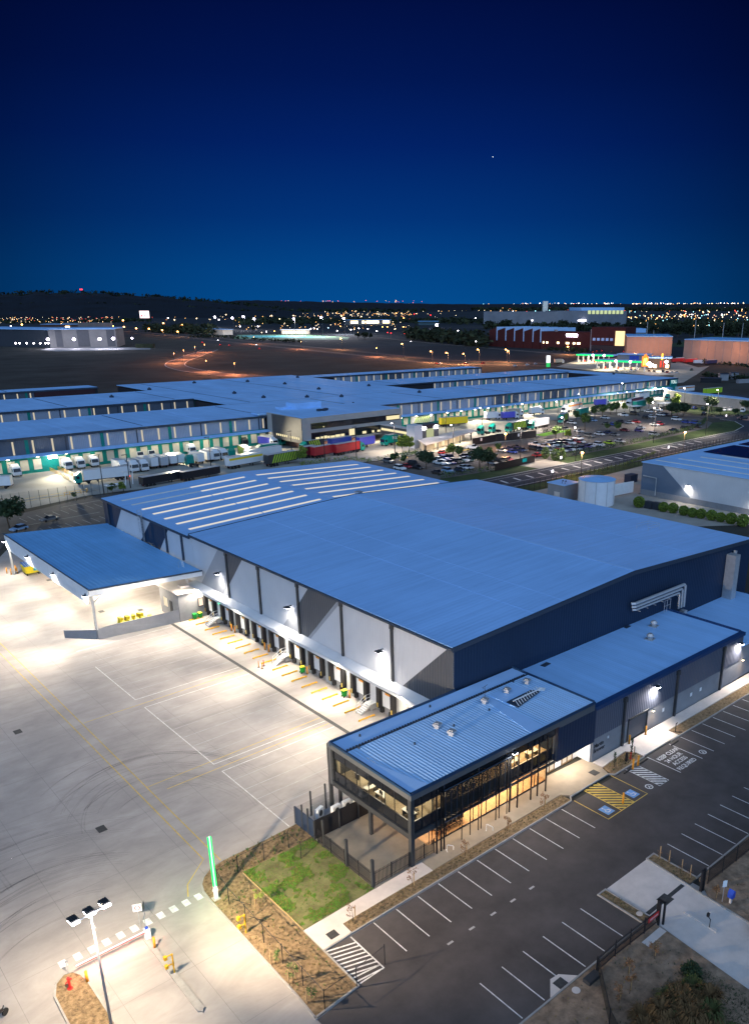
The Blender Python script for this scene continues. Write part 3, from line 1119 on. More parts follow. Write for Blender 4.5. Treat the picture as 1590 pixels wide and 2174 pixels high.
for k in range(7):
    y = 51.7 + k * 2.08
    g.box(42.22, 42.27, y - .04, y + .04, 3.62, 7.72)
for x in (43.6, 44.9, 46.3):
    g.box(x - .04, x + .04, 51.2, 51.25, 3.62, 7.72)
for k in range(9):
    x = 46.6 + k * 2.08
    g.box(x - .04, x + .04, 51.5, 51.55, 3.3, 7.3)
g.box(42.2, 42.24, 51.5, 64.4, 4.94, 5.0)
g.build('mullions', M['black'], OF)
g = MB()
g.box(42.1, 42.42, 51.4, 64.6, 3.0, 3.6)
g.box(42.45, 63.5, 51.1, 51.25, 3.0, 3.29)
g.box(42.45, 46.4, 51.1, 51.4, 3.3, 3.6)
g.build('edge_beam', M['char'], OF)
for x, y, r in ((42.15, 51.15, .22), (42.3, 57.9, .17), (42.15, 64.75, .17), (43.2, 64.6, .15), (45.6, 64.6, .17)):
    g = MB()
    g.box(x - r, x + r, y - r, y + r, 0, 8.02 if y != 57.9 else 2.99)
    g.build('column', M['char'], OF)
# ground-floor glazing
g = MB()
g.box(45.7, 63.4, 52.4, 52.44, .2, 3.0)
g.build('ground_glazing', M['glass'], OF)
g = MB()
for k in range(10):
    x = 45.8 + k * 1.95
    g.box(x - .03, x + .03, 52.3, 52.37, .1, 3.0)
g.box(45.7, 63.4, 52.3, 52.365, .1, .24)
g.build('glazing_frame', M['black'], OF)
g = MB()                                               # white lit entry with doors
g.box(63.75, 70.3, 53.3, 53.5, .11, 3.04)
g.box(70.3, 70.5, 51.5, 53.3, .11, 3.04)
g.build('entry_wall', M['white'], OF)
for x0, x1 in ((64.1, 65.9), (67.3, 69.2)):
    f = MB()
    f.box(x0, x1, 53.2, 53.28, .12, .25)
    f.box(x0, x1, 53.2, 53.28, 2.5, 2.6)
    for x in (x0, (x0 + x1) / 2, x1):
        f.box(x - .06, x + .06, 53.19, 53.27, .12, 2.6)
    fr = f.build('entry_door', mat('bronze_frame', (.20, .13, .07), .5) if x0 < 65 else bpy.data.materials['bronze_frame'], OF)
    f = MB()
    f.box(x0, x1, 53.285, 53.297, .2, 2.5)
    f.build('pane', glow('entry_glass_light', (1, .86, .66), .9), fr)
g = MB()
g.box(63.6, 70.4, 51.0, 53.6, 3.05, 7.48)
g.build('entry_box', M['navy'], OF)
# perforated screen in front of the first floor
g = MB()
g.box(46.4, 55.7, 50.93, 50.96, 3.25, 6.95)
SC = g.build('perforated_screen', M['perf'], OF)
g = MB()
g.tube([(46.2, 51.2, 7.85), (46.2, 50.9, 7.75), (46.2, 50.88, 7.0), (55.7, 50.88, 7.0)], .06, 6)
g.tube([(51.0, 51.2, 7.85), (51.0, 50.9, 7.75), (51.0, 50.88, 7.0)], .06, 6)
g.tube([(55.7, 51.1, 7.9), (55.7, 50.5, 7.75)], .05, 6)
g.tube([(46.3, 50.93, 3.2), (55.7, 50.93, 3.2)], .05, 4)
for k in range(13):
    g.box(46.4 + k * .775 - .02, 46.4 + k * .775 + .02, 50.9, 50.925, 3.25, 6.95)
g.build('screen_frame', M['trim'], OF)
for x in (45.2, 45.8, 46.2, 48.6, 49.8, 51.0, 51.4, 53.6, 54.1, 55.3, 55.75, 57.0, 59.2, 60.3, 61.7):
    g = MB()
    g.box(x - .05, x + .05, 50.84, 51.0 if x < 46.3 or x > 55.7 else 50.89, .1, 7.3 if x > 55.7 else 7.0)
    g.build('facade_post', M['black'], OF)
h = MB()
h.box(55.5, 56.1, 50.2, 50.5, 7.62, 7.75)
hp = h.build('facade_floodlight', M['char'], OF)
l = MB()
l.box(55.52, 56.08, 50.22, 50.48, 7.57, 7.615)
l.build('lens', M['lit_white'], hp)
lamp('SPOT', (55.8, 50.35, 7.5), 700, (1, .93, .85), (.0, -.35, -1), 165, .1, hp)
# rooftop pieces
for x, y in ((52.3, 58.7), (52.4, 56.5), (60.3, 59.4), (64.1, 59.5), (67.7, 59.6)):
    g = MB()
    g.ob(x, y, 8.5, .55, .55, .35, .3)
    g.ob(x, y, 8.88, .8, .8, .22, .3)
    g.ob(x, y, 9.12, .5, .5, .1, .3)
    g.build('roof_vent', M['galv'], OF)
for x, y in ((48.2, 57.7), (53.9, 57.8), (59.4, 57.8), (43.4, 61.0), (66.8, 61), (45, 63), (55, 63)):
    g = MB()
    g.cyl(x, y, 8.5, 8.75, .13, .1, 7)
    g.build('roof_stub', M['trim'], OF)
g = MB()                                               # sunken light well with slatted skylight
g.ext([(62.0, 60.4, 8.53), (66.2, 60.4, 8.53), (66.9, 57.0, 8.53), (62.1, 56.3, 8.53)], (0, 0, .08))
g.build('well_kerb', M['roof_tray'], OF)
g = MB()
g.prism([(62.1, 57.7), (66.6, 57.9), (67.1, 56.9), (62.2, 55.9)], 8.62, 8.70)
lw = g.build('light_well', M['trim'], OF)
g = MB()
for k in range(10):
    x = 62.4 + k * .5
    y = 56.0 + k * .1
    g.ext([(x, y, 8.71), (x + .09, y, 8.71), (x + .09, y + .55, 9.15), (x, y + .55, 9.15)], (0, .05, .03))
g.box(62.2, 67.1, 56.7, 56.8, 9.1, 9.2)
g.build('louvre_blades', M['white'], lw)
g = MB()
g.tube([(61.2, 60.3, 8.5), (61.2, 60.3, 10.1)], .03, 4)
g.tube([(60.8, 60.3, 10.0), (61.7, 60.4, 10.1)], .03, 4)
g.tube([(60.9, 60.1, 9.9), (60.9, 60.6, 9.9)], .02, 4)
g.build('aerial', M['char'], OF)
g = MB()
g.ob(67.7, 57.2, 8.6, .7, .8, .12, .6)
g.build('satellite_dish', M['white'], OF)

def furniture(name, label, cat, x, y, z, kind, rz=0, grp=None):
    t = thing(name, label, cat, (x, y, z), 0, grp)
    if kind == 'desk':
        g = MB()
        g.ob(x, y, z + .70, 1.6, .75, .05, rz)
        g.build('desktop', M['white'], t)
        g = MB()
        for a in (-.7, .7):
            g.ob(x + a * cos(rz), y + a * sin(rz), z, .06, .6, .7, rz)
        g.build('legs', M['char'], t)
        g = MB()
        g.ob(x - .15 * sin(rz), y + .15 * cos(rz), z + .76, .55, .04, .4, rz)
        g.build('monitor', M['black'], t)
    else:
        g = MB()
        g.ob(x, y, z + .42, .48, .48, .07, rz)
        g.build('seat', M['char' if kind == 'chair' else 'timber'], t)
        g = MB()
        g.ob(x - .22 * sin(rz), y + .22 * cos(rz), z + .5, .46, .06, .45, rz)
        g.build('backrest', M['char' if kind == 'chair' else 'timber'], t)
        g = MB()
        g.cyl(x, y, z + .05, z + .42, .03, .03, 6)
        for q in range(4):
            g.ob(x + .12 * cos(q * pi / 2), y + .12 * sin(q * pi / 2), z, .28, .04, .05, q * pi / 2)
        g.build('pedestal', M['black'], t)
    return t
for k, (x, y, rz) in enumerate(((43.6, 53.2, 1.57), (43.5, 57.4, 1.57), (43.5, 59.3, 0), (44.6, 62.3, 0), (48.6, 52.8, 0), (51.4, 52.8, 0), (58.2, 52.8, 0), (61.2, 52.8, 0))):
    where = ('behind the corner glazing', 'fourth along the short glazed side', 'third along the short glazed side', 'at the yard end of the short glazed side', 'behind the left of the dark screen', 'behind the middle of the dark screen',
             'left of the two behind the upper right glazing', 'right of the two behind the upper right glazing')[k]
    furniture('office_desk', 'white desk with a black monitor upstairs, ' + where, 'desk', x, y, 3.99, 'desk', rz, 'desks on the upper office floor')
for k, (x, y, rz) in enumerate(((44.5, 53.2, 1.2), (44.4, 57.2, 1.9), (43.6, 58.4, .2), (44.6, 61.4, .1))):
    where = ('by the corner desk', 'by the fourth desk of the short side', 'by the third desk of the short side', 'by the desk at the yard end')[k]
    furniture('office_chair', ('tan' if k == 1 else 'charcoal') + ' office chair upstairs ' + where, 'chair', x, y, 3.99, 'stool' if k == 1 else 'chair', rz, 'chairs on the upper office floor')
t = thing('lunch_table', 'long pale table with chairs round it behind the ground-floor glazing', 'table', (49, 54.4, .17))
g = MB()
g.box(47.2, 50.9, 53.7, 54.5, .86, .93)
g.build('tabletop', M['white'], t)
g = MB()
for x in (47.5, 50.6):
    g.box(x - .05, x + .05, 53.8, 54.4, .17, .86)
g.build('legs', M['char'], t)
for k in range(7):
    furniture('dining_chair', 'black chair, %s from the left along the near side of the lunch table' % nth(k), 'chair', 47.4 + k * .55, 53.3, .17, 'chair', pi, 'chairs at the lunch table')

# ================================================================ low annex
AN = thing('annex_building', 'long low navy-clad annex with blue roof stretching along the car park footpath', 'building', (88, 58))
g = MB()
g.prism([(70.55, 51.85), (104.9, 51.95), (104.9, 64.35), (70.0, 64.35)], 7.0, 7.4)
g.build('roof', M['roof'], AN)
g = MB()
g.box(70.0, 105.2, 51.1, 51.84, 7.05, 7.55)
g.box(104.92, 105.25, 51.86, 64.4, 6.9, 7.62)
g.build('roof_trim', mat('trim_deep_blue', (.012, .045, .13), .5, var=.08), AN)
g = MB()
g.box(70.6, 105.1, 51.3, 51.5, 3.12, 7.04)
g.box(104.9, 105.1, 51.5, 64.3, 3.12, 6.9)
g.build('cladding', mat('annex_cladding', (.095, .105, .14), .5, var=.06, scale=4, rib=('X', .4, .05)), AN)
for x0, x1 in ((70.6, 76.4), (76.5, 77.7), (81.7, 88.0), (88.1, 99.6), (99.7, 105.1)):
    g = MB()
    g.box(x0, x1, 51.35, 51.55, 0, 3.1)
    if x1 > 105:
        g.box(104.95, 105.1, 51.551, 64.3, 0, 3.1)
    g.build('precast_panel', M['precast'], AN)
for x in (76.45, 88.05, 99.65):
    g = MB()
    g.box(x - .16, x + .16, 51.02, 51.28, .1, 6.6)
    g.box(x - .28, x + .28, 50.96, 51.28, 6.2, 6.8)
    g.build('downpipe', M['char'], AN)
g = MB()
g.box(77.75, 81.65, 51.42, 51.5, .11, 3.1)
rd = g.build('roller_door', mat('roller_door', (.12, .12, .13), .5, var=.05, rib=('Z', .15, .02)), AN)
g = MB()
g.box(77.6, 77.75, 51.2, 51.34, .11, 3.3)
g.box(81.65, 81.8, 51.2, 51.34, .11, 3.3)
g.box(77.6, 81.8, 51.15, 51.29, 3.12, 3.4)
g.build('frame', M['char'], rd)
for x, z, pw, c, aim in ((83.1, 6.1, 2800, (1, .93, .85), (0, -.35, -1)), (104.2, 6.0, 2600, (1, .9, .8), (0, -.35, -1)), (82.9, 2.7, 160, (1, .7, .4), (0, -.3, -1)), (105.6, 3.0, 160, (1, .7, .4), (0, -.3, -1))):
    big = z > 5
    h = MB()
    h.box(x - .3 * (1 if big else .5), x + .3 * (1 if big else .5), 50.7 if big else 51.05, 51.28, z + .02, z + .16)
    hp = h.build('wall_floodlight' if big else 'bulkhead_light', M['char'], AN)
    l = MB()
    l.box(x - .26 * (1 if big else .5), x + .26 * (1 if big else .5), 50.72 if big else 51.07, 51.22, z - .05, z + .015)
    l.build('lens', M['lit_white' if big else 'lit_warm'], hp)
    lamp('SPOT', (x, 50.75, z - .1), pw * .62, c, (-.55, .30, -1) if big else aim, 150, .1, hp)
for x, y in ((93.0, 59.1), (97.6, 61.6)):
    g = MB()
    g.ob(x, y, 7.4, 1.2, 1.2, .12, .2)
    g.cyl(x, y, 7.52, 8.0, .38, .5, 12)
    g.cyl(x, y, 8.0, 8.3, .55, .3, 12)
    g.build('roof_ventilator', M['galv'], AN)
g = MB()
for x in (92.2, 94.6, 85.5):
    g.box(x - .22, x + .22, 51.30, 51.345, 1.6, 2.1)
g.box(73.5, 73.75, 51.30, 51.345, 2.2, 2.5)
g.build('wall_notice', M['white'], AN)
g = MB()
MW = lambda x, z: frame_M((x, 51.34, z), (1, 0, 0), (0, 0, 1))
text_mb(g, 'Martin', .75, MW(71.85, 2.02), .02, bold=.01, align='CENTER', sx=.95)
text_mb(g, 'Brower', .75, MW(71.95, 1.35), .02, bold=.01, align='CENTER', sx=.95)
g.build('sign_lettering', M['black'], AN)
g = MB()
g.ob(94.5, 58.5 + 5.5, 7.42, 1.2, .5, .06, .1)
g.ob(75.5, 63.3, 7.42, 1.4, .7, .06, .1)
g.build('roof_hatch', M['trim'], AN)
A2 = thing('plant_building', 'lower blue-roofed plant building beyond the annex at the right edge', 'building', (115, 58))
g = MB()
g.box(105.3, 126.5, 51.5, 64.3, 0, 5.1)
g.build('walls', M['precast'], A2)
g = MB()
g.box(105.3, 126.7, 51.3, 64.36, 5.12, 5.35)
g.build('roof', M['roof'], A2)
g = MB()
g.box(126.72, 126.9, 51.2, 64.4, 5.0, 5.5)
g.build('roof_trim', M['trim'], A2)
g = MB()
g.ob(108.6, 63.4, 5.35, .9, .8, 1.3, 0)
g.cyl(107.4, 63.5, 5.35, 6.6, .35, .35, 10)
g.build('condenser', M['galv'], A2)
g = MB()
for x in (103.6, 104.3, 105.2):
    g.tube([(x, 63.8, 7.4), (x, 63.8, 9.3)], .04, 4)
g.tube([(103.6, 63.8, 9.3), (105.2, 63.8, 9.3)], .04, 4)
g.tube([(103.6, 63.8, 8.4), (105.2, 63.8, 8.4)], .04, 4)
g.build('guard_rail', M['galv'], A2)

# ================================================================ plant enclosure + fences by the office
def fence_run(t, pts, h, spacing, post_r, pm, rails=(), rail_r=.03, fill=None, fm=None, tall=0):
    """posts are parts of their own, rails and infill one part each"""
    rg, fg = MB(), MB()
    for i in range(len(pts) - 1):
        a, b = Vector((*pts[i], 0)), Vector((*pts[i + 1], 0))
        L = (b - a).length
        n = max(1, round(L / spacing))
        for k in range(n + (1 if i == len(pts) - 2 else 0)):
            p = a + (b - a) * k / n
            g = MB()
            g.cyl(p.x, p.y, 0, h + tall, post_r, post_r, 6)
            g.build('post', pm, t)
        for z in rails:
            rg.tube([(a.x, a.y, z), (b.x, b.y, z)], rail_r, 4)
        d = (b - a).normalized()
        if fill == 'sheet':
            nn = Vector((-d.y, d.x, 0)) * .015
            fg.ext([(a.x - nn.x, a.y - nn.y, .12), (b.x - nn.x, b.y - nn.y, .12), (b.x - nn.x, b.y - nn.y, h), (a.x - nn.x, a.y - nn.y, h)], nn * 2)
        elif fill == 'wire':
            fg.face([(a.x, a.y, .12), (b.x, b.y, .12), (b.x, b.y, h), (a.x, a.y, h)])
        elif fill == 'pickets':
            m = int(L / .16)
            for k in range(m):
                p = a + d * (.08 + k * .16)
                fg.ob(p.x, p.y, .15, .055, .03, h - .1, atan2(d.y, d.x))
    if rails:
        rg.build('rails', pm, t)
    if fill:
        fg.build({'sheet': 'panels', 'wire': 'chain_mesh', 'pickets': 'pickets'}[fill], fm, t)
PE = thing('screen_fence', 'solid dark panel fence boxing in the air conditioners at the office corner', 'fence', (40, 63))
g = MB()
g.box(37.48, 37.56, 61.1, 64.8, .1, 2.25)
g.build('panels', mat('panel_navy', (.02, .035, .07), .5, var=.08, rib=('Y', 1.2, .03)), PE)
g = MB()
g.box(37.6, 45.4, 61.05, 61.12, .1, 2.3)
g.box(37.6, 38.6, 61.13, 61.2, .1, 2.3)
g.build('panels', mat('screen_black', (.016, .016, .018), .6, var=.1), PE)
g = MB()
g.box(37.6, 42.2, 64.78, 64.82, .1, 2.1)
g.build('mesh_panel', M['mesh'], PE)
for x, y, h in ((37.5, 63.4, 3.1), (37.5, 62.3, 3.2), (39.5, 64.8, 3.2), (41.4, 64.8, 3.3), (37.45, 61.1, 2.3), (40.5, 61.02, 2.3), (43, 61.02, 2.3), (37.5, 64.8, 2.2), (37.4, 59.35, 3.4), (38.1, 60.6, 2.4)):
    g = MB()
    g.box(x - .07, x + .07, y - .07, y + .07, 0, h)
    g.build('post', M['char'], PE)
def acunit():
    t = thing('air_conditioner', '', 'air conditioner')
    g = MB()
    g.box(-.5, .5, -.2, .2, .1, 1.25)
    g.build('casing', M['white'], t)
    g = MB()
    g.ext([(.28 * cos(2 * pi * k / 14), -.21, .7 + .36 * sin(2 * pi * k / 14)) for k in range(14)], (0, -.03, 0))
    g.build('fan_grille', M['char'], t)
    g = MB()
    for a in (-.4, .4):
        g.box(a - .05, a + .05, -.18, .18, 0, .1)
    g.build('feet', M['char'], t)
    return t
ac = acunit()
for k, (x, y, z, rz, lb) in enumerate(((39.3, 62.9, .9, .35, 'white air conditioner raised above the dark panel fence, nearest the lawn'),
                                       (40.9, 62.2, .85, .1, 'white air conditioner behind the dark panel fence, middle one of the row'),
                                       (42.3, 62.2, .85, 0, 'white air conditioner behind the dark panel fence, second nearest the office wall'),
                                       (43.6, 62.2, .85, .05, 'white air conditioner behind the dark panel fence, nearest the office wall'))):
    place(ac, (x, y, z), rz, lb, 'air conditioners in the fenced pen')
g = MB()
g.box(37.8, 45.2, 61.5, 63.9, .1, .84)
st = tag(g.build('plant_plinth', M['precast']), 'grey plinth carrying the row of air conditioners', 'plinth')
PF = thing('palisade_fence', 'black palisade fence around the paved patio under the office', 'fence', (40, 54))
fence_run(PF, [(37.4, 60.4), (37.4, 51.2), (41.8, 51.2)], 1.75, 2.3, .05, M['black'], (.45, 1.55), .025, 'pickets', M['black'], .1)
fence_run(PF, [(42.5, 51.2), (45.1, 51.2)], 1.75, 1.3, .05, M['black'], (.45, 1.55), .025, 'pickets', M['black'], .1)
for x, y in ((37.4, 55.4), (37.4, 51.25)):
    g = MB()
    g.box(x - .13, x + .13, y - .13, y + .13, 0, 3.2)
    g.build('tall_post', M['char'], PF)
GF = thing('chain_wire_fence', 'black chain-wire fence on thin posts around the lawn and the planted strip', 'fence', (28, 52))
fence_run(GF, [(37.3, 59.5), (34.7, 59.4), (34.7, 61.7), (29.0, 61.7), (26.6, 61.2), (26.2, 58.3), (25.9, 42.45)], 2.0, 3.0, .04, M['black'], (1.98,), .025, 'wire', M['mesh'], .15)
fence_run(GF, [(25.9, 42.45), (29.1, 42.6), (32.3, 43.0)], 2.0, 3.2, .04, M['black'], (1.98,), .025, 'wire', M['mesh'], .15)
for k, y in enumerate((57, 54, 51, 48)):
    g = MB()
    g.tube([(26, y, 1.6), (27.6, y - .1, .1)], .025, 4)
    g.build('brace', M['black'], GF)
# sliding gate and lower fence
SG = thing('sliding_gate', 'long black palisade sliding gate standing open beside the driveway', 'gate', (49, 30.6))
fence_run(SG, [(44.6, 30.45), (47.2, 30.5), (53.3, 30.35)], 1.6, 2.2, .06, M['black'], (.3, .95, 1.5), .05, 'pickets', M['black'], .2)
g = MB()
for x, y in ((53.5, 29.95), (53.5, 30.6), (53.15, 30.2)):
    g.box(x - .08, x + .08, y - .08, y + .08, 0, 2.45)
g.box(53.42, 53.58, 29.95, 30.6, 2.3, 2.45)
g.build('guide_frame', M['black'], SG)
g = MB()
g.box(51.5, 53.1, 30.2, 30.26, 1.15, 1.6)
gs = g.build('sign', M['red'], SG)
g = MB()
MS = lambda x, z: frame_M((x, 30.19, z), (1, 0, 0), (0, 0, 1))
text_mb(g, 'KEEP CLEAR', .22, MS(52.3, 1.38), .004)
g.build('lettering', M['white'], gs)
g = MB()
g.box(50.2, 52.9, 29.2, 29.9, -.02, .13)
struct('gate_slab', g, M['path'])
g = MB()
g.box(43.0, 44.5, 29.9, 30.6, .1, .45)
tag(g.build('gate_motor_pit', M['char']), 'dark gate track box at the end of the sliding gate', 'box')
LF = thing('mesh_fence', 'dark mesh fence running towards the viewer from the sliding gate', 'fence', (42, 27))
fence_run(LF, [(44.6, 30.3), (41.2, 26.6), (37.5, 20.0)], 1.6, 3.5, .05, M['black'], (1.55,), .03, 'wire', sheer('shade_mesh', (.012, .012, .012), .7), .1)
RF = thing('palisade_fence', 'black palisade fence on the brown verge at the right edge of the photo', 'fence', (66, 30))
fence_run(RF, [(61.2, 30.1), (84, 29.6)], 1.9, 2.6, .05, M['black'], (.4, 1.7), .03, 'pickets', M['black'], .1)
g = MB()
for x in (59.75, 60.15):
    g.box(x - .1, x + .1, 29.9, 30.1, 0, 2.5)
g.build('gate_post', M['black'], RF)

# ================================================================ yard objects
for k, y in enumerate((78.5, 81.65, 84.35, 87, 89.7, 92.2, 94.9, 97.5, 100.2, 103.4, 106, 108.7, 111.4, 114, 116.6, 119.25, 121.9, 125.25, 127.9)):
    t = thing('wheel_guide', 'yellow steel wheel guide bar before the docks, %s from the office' % nth(k), 'wheel guide', (57.3, y), 0, 'wheel guides along the dock row')
    g = MB()
    g.tube([(56.0, y, .14), (58.6, y, .14)], .10, 6)
    g.build('bar', M['yellow'], t)
    g = MB()
    for x in (56.1, 57.3, 58.5):
        g.box(x - .12, x + .12, y - .12, y + .12, .008, .06)
    g.build('base_plates', M['yellow'], t)
def bollard(h=1.2, r=.11):
    t = thing('bollard', '', 'bollard')
    g = MB()
    g.cyl(0, 0, .02, h, r, r, 12)
    g.ball(0, 0, h, r, r, r * .45, 12, 4)
    g.build('post', M['orange'], t, True)
    g = MB()
    g.cyl(0, 0, 0, .03, r * 1.7, r * 1.7, 10)
    g.build('base_plate', M['char'], t)
    return t
bl = bollard()
GB = 'orange-yellow bollards'
for x, y, lb in ((59.2, 128.6, 'orange bollard beside the green bins at the hut corner'), (59.3, 118.8, 'orange bollard, left of the pair after the first dock stairs'), (59.3, 117.7, 'orange bollard, right of the pair after the first dock stairs'),
                 (59.3, 108.0, 'orange bollard, left of the pair before the middle dock stairs'), (59.3, 106.8, 'orange bollard, right of the pair before the middle dock stairs'),
                 (59.25, 95.7, 'orange bollard beside the lone green bin in the middle of the docks'), (59.25, 85.0, 'orange bollard beside the green bin nearest the office'),
                 (73.0, 47.05, 'tall yellow bollard at the kerb, left of the pair above the white hatching'), (74.1, 47.1, 'tall yellow bollard at the kerb, right of the pair above the white hatching'),
                 (66.3, 43.6, 'tall yellow bollard standing on the yellow hatching between the blue squares'), (77.55, 50.85, 'yellow bollard left of the annex roller door'), (81.0, 50.8, 'yellow bollard right of the annex roller door'),
                 (18.85, 57.7, 'thin yellow bollard at the head of the median beside the boom'), (13.2, 57.8, 'thin yellow bollard on the rim of the mulch island'),
                 (40.6, 178.4, 'orange bollard, outermost of four round the far canopy post'), (41.0, 176.9, 'orange bollard, nearest the yard of four round the far canopy post'), (42.4, 178.8, 'orange bollard, farthest of four round the far canopy post'), (42.2, 177.0, 'orange bollard, rightmost of four round the far canopy post')):
    place(bl, (x, y, .1 if y > 50 and x > 76 and x < 90 else 0), 0, lb, GB, (1, 1, 1.15) if 'tall' in lb else None)
def loop_bollards():
    for x, y, m, lb in ((55.1, 102.7, 'orange', 'thin orange marker post before the middle dock stairs, left of two'), (55.2, 101.9, 'orange', 'thin orange marker post before the middle dock stairs, right of two'), (55.9, 102.6, 'red', 'thin red marker post beside the two orange ones before the docks')):
        t = thing('marker_post', lb, 'marker post', (x, y), 0, 'marker posts before the docks')
        g = MB()
        g.cyl(x, y, .05, 1.0, .05, .05, 8)
        g.build('post', M[m], t)
        g = MB()
        g.cyl(x, y, 0, .05, .2, .16, 8)
        g.build('foot', M['rubber'], t)
loop_bollards()
def wheelie(lid):
    t = thing('wheelie_bin', '', 'bin')
    g = MB()
    b0 = [(-.24, -.26), (.24, -.26), (.24, .24), (-.24, .24)]
    b1 = [(-.30, -.36), (.30, -.36), (.30, .34), (-.30, .34)]
    i = len(g.v)
    g.v += [(x, y, .12) for x, y in b0] + [(x, y, 1.0) for x, y in b1]
    g.f += [(3, 2, 1, 0), (4, 5, 6, 7)] + [(k, (k + 1) % 4, 4 + (k + 1) % 4, 4 + k) for k in range(4)]
    g.m += [0] * 6
    g.build('body', M['green_bin'], t)
    g = MB()
    g.ext([(-.32, -.38, 1.005), (.32, -.38, 1.005), (.32, .36, 1.04), (-.32, .36, 1.04)], (0, 0, .06))
    g.build('lid', M[lid], t)
    for x in (-.27, .27):
        g = MB()
        g.ext([(x - .03, .26 + .12 * cos(2 * pi * k / 10), .12 + .12 * sin(2 * pi * k / 10)) for k in range(10)], (.06, 0, 0))
        g.build('wheel', M['rubber'], t)
    return t
wy, wg = wheelie('yellow_bin'), wheelie('green_bin')
GW = 'wheelie bins along the docks'
place(wg, (57.15, 128.0), 0, 'all-green wheelie bin against the grey ramp wall', GW)
place(wy, (58.15, 128.0), .1, 'green wheelie bin with a yellow lid, next to the all-green one at the ramp wall', GW)
place(wy, (58.9, 96.5), 1.4, 'green wheelie bin with a yellow lid, alone in the middle of the docks', GW)
place(wy, (58.9, 85.8), 1.6, 'green wheelie bin with a yellow lid, nearest the office', GW)
def dock_stairs():
    t = thing('dock_stairs', '', 'stairs')
    g = MB()
    for k in range(6):
        g.box(-1.5 + k * .28, -1.5 + k * .28 + .30, -.55, .55, .17 * (k + 1) - .04, .17 * (k + 1))
    g.box(.2, 1.3, -.6, .6, 1.0, 1.06)
    g.build('treads', M['white'], t)
    g = MB()
    for y in (-.6, .6):
        g.ext([(-1.55, y, 0), (.2, y, .95), (1.3, y, .95), (1.3, y, 1.1), (.15, y, 1.1), (-1.55, y, .2)], (0, .05, 0))
    for x in (.3, 1.2):
        for y in (-.5, .5):
            g.box(x - .04, x + .04, y - .04, y + .04, 0, 1.0)
    g.box(.2, 1.3, -.5, .5, .2, .9)
    g.build('stringers', M['galv'], t)
    g = MB()
    for y in (-.6, .6):
        for dz in (.5, 1.0):
            g.tube([(-1.4, y, .2 + dz), (.2, y, 1.05 + dz), (1.3, y, 1.05 + dz)], .03, 5)
        for x, z in ((-1.4, .2), (-.6, .62), (.2, 1.05), (1.3, 1.05)):
            g.tube([(x, y, z), (x, y, z + 1.0)], .03, 5)
    g.build('handrail', M['white'], t)
    return t
ds = dock_stairs()
for y, lb in ((123.6, 'white metal dock stairs farthest from the office, near the hut'), (101.7, 'white metal dock stairs in the middle of the dock row'), (80.2, 'white metal dock stairs nearest the office roof')):
    place(ds, (58.75, y), 0, lb, 'dock stairs')
t = thing('skip_bin', 'yellow front-lift skip with a blue striped lid near the far canopy post', 'skip', (44.2, 174.8))
g = MB()
g.ext([(43.0, 173.6, .45), (45.6, 173.6, .45), (45.9, 173.4, 2.0), (42.7, 173.4, 2.0)], (0, 2.4, 0))
g.build('body', M['yellow_bin'], t)
g = MB()
for k in range(7):
    g.ext([(42.75 + k * .46, 173.3, 2.02), (43.1 + k * .46, 173.3, 2.02), (43.1 + k * .46, 176.0, 2.4), (42.75 + k * .46, 176.0, 2.4)], (0, 0, .08), k % 2 * 0)
for k in range(7):
    g.ext([(43.12 + k * .46, 173.3, 2.0), (43.18 + k * .46, 173.3, 2.0), (43.18 + k * .46, 176.0, 2.38), (43.12 + k * .46, 176.0, 2.38)], (0, 0, .06), 1)
g.build('lid', [mat('lid_blue', (.10, .25, .6), .5), M['white']], t)
g = MB()
g.box(44.4, 45.3, 173.36, 173.44, .95, 1.5)
g.build('label_plate', mat('plate_teal', (.05, .3, .4), .5), t)
g = MB()
for x in (43.2, 45.4):
    g.box(x - .1, x + .1, 173.7, 175.8, 0, .44)
g.build('skids', M['black'], t)
t = thing('tug_vehicle', 'small red and black yard tug parked behind the yellow skip under the canopy', 'tug', (47.5, 175))
g = MB()
g.box(46.4, 48.9, 174.2, 175.4, .35, .8)
g.box(46.4, 47.2, 174.25, 175.35, .8, 1.3)
g.build('chassis', M['red'], t)
g = MB()
g.box(47.3, 47.9, 174.4, 175.2, .8, 1.4)
g.tube([(47.2, 174.4, 1.3), (47.3, 174.4, 2.0), (48.6, 174.4, 2.0)], .04, 4)
g.build('seat', M['black'], t)
for x in (46.8, 48.5):
    for y in (174.15, 175.3):
        g = MB()
        g.ext([(x + .33 * cos(2 * pi * k / 12), y, .33 + .33 * sin(2 * pi * k / 12)) for k in range(12)], (0, .2, 0))
        g.build('wheel', M['rubber'], t)
t = thing('steel_plates', 'flat stack of dark red steel plates lying behind the yellow skip', 'plates', (50.5, 173.5))
g = MB()
for k in range(3):
    g.ob(50.4, 173.2, .01 + k * .08, 3.4, 2.2, .07, .05 * k)
g.build('plate_stack', mat('plate_red', (.25, .06, .06), .6), t)
RRr = random.Random(3)
for k in range(9):
    g = MB()
    x, y = 46.2 + (k % 5) * 1.1, 131.4 + (k // 5) * 1.5 + RRr.uniform(-.2, .2)
    a = RRr.uniform(-.4, .4)
    c, s_ = cos(a), sin(a)
    pr_ = [(-.5, 0), (.5, 0), (.34, .8), (.3, 1.5), (-.3, 1.5), (-.34, .8)]
    g.ext([(x + px_ * c - .55 * -s_, y + px_ * s_ - .55 * c, .02 + pz + (.3 if k > 4 else 0)) for px_, pz in pr_], (-1.1 * s_, 1.1 * c, 0))
    tag(g.build('plastic_barrier', M['yellow_bin']), 'bright yellow plastic barrier in the heap behind the grey ramp wall', 'barrier', 'heap of yellow barriers')

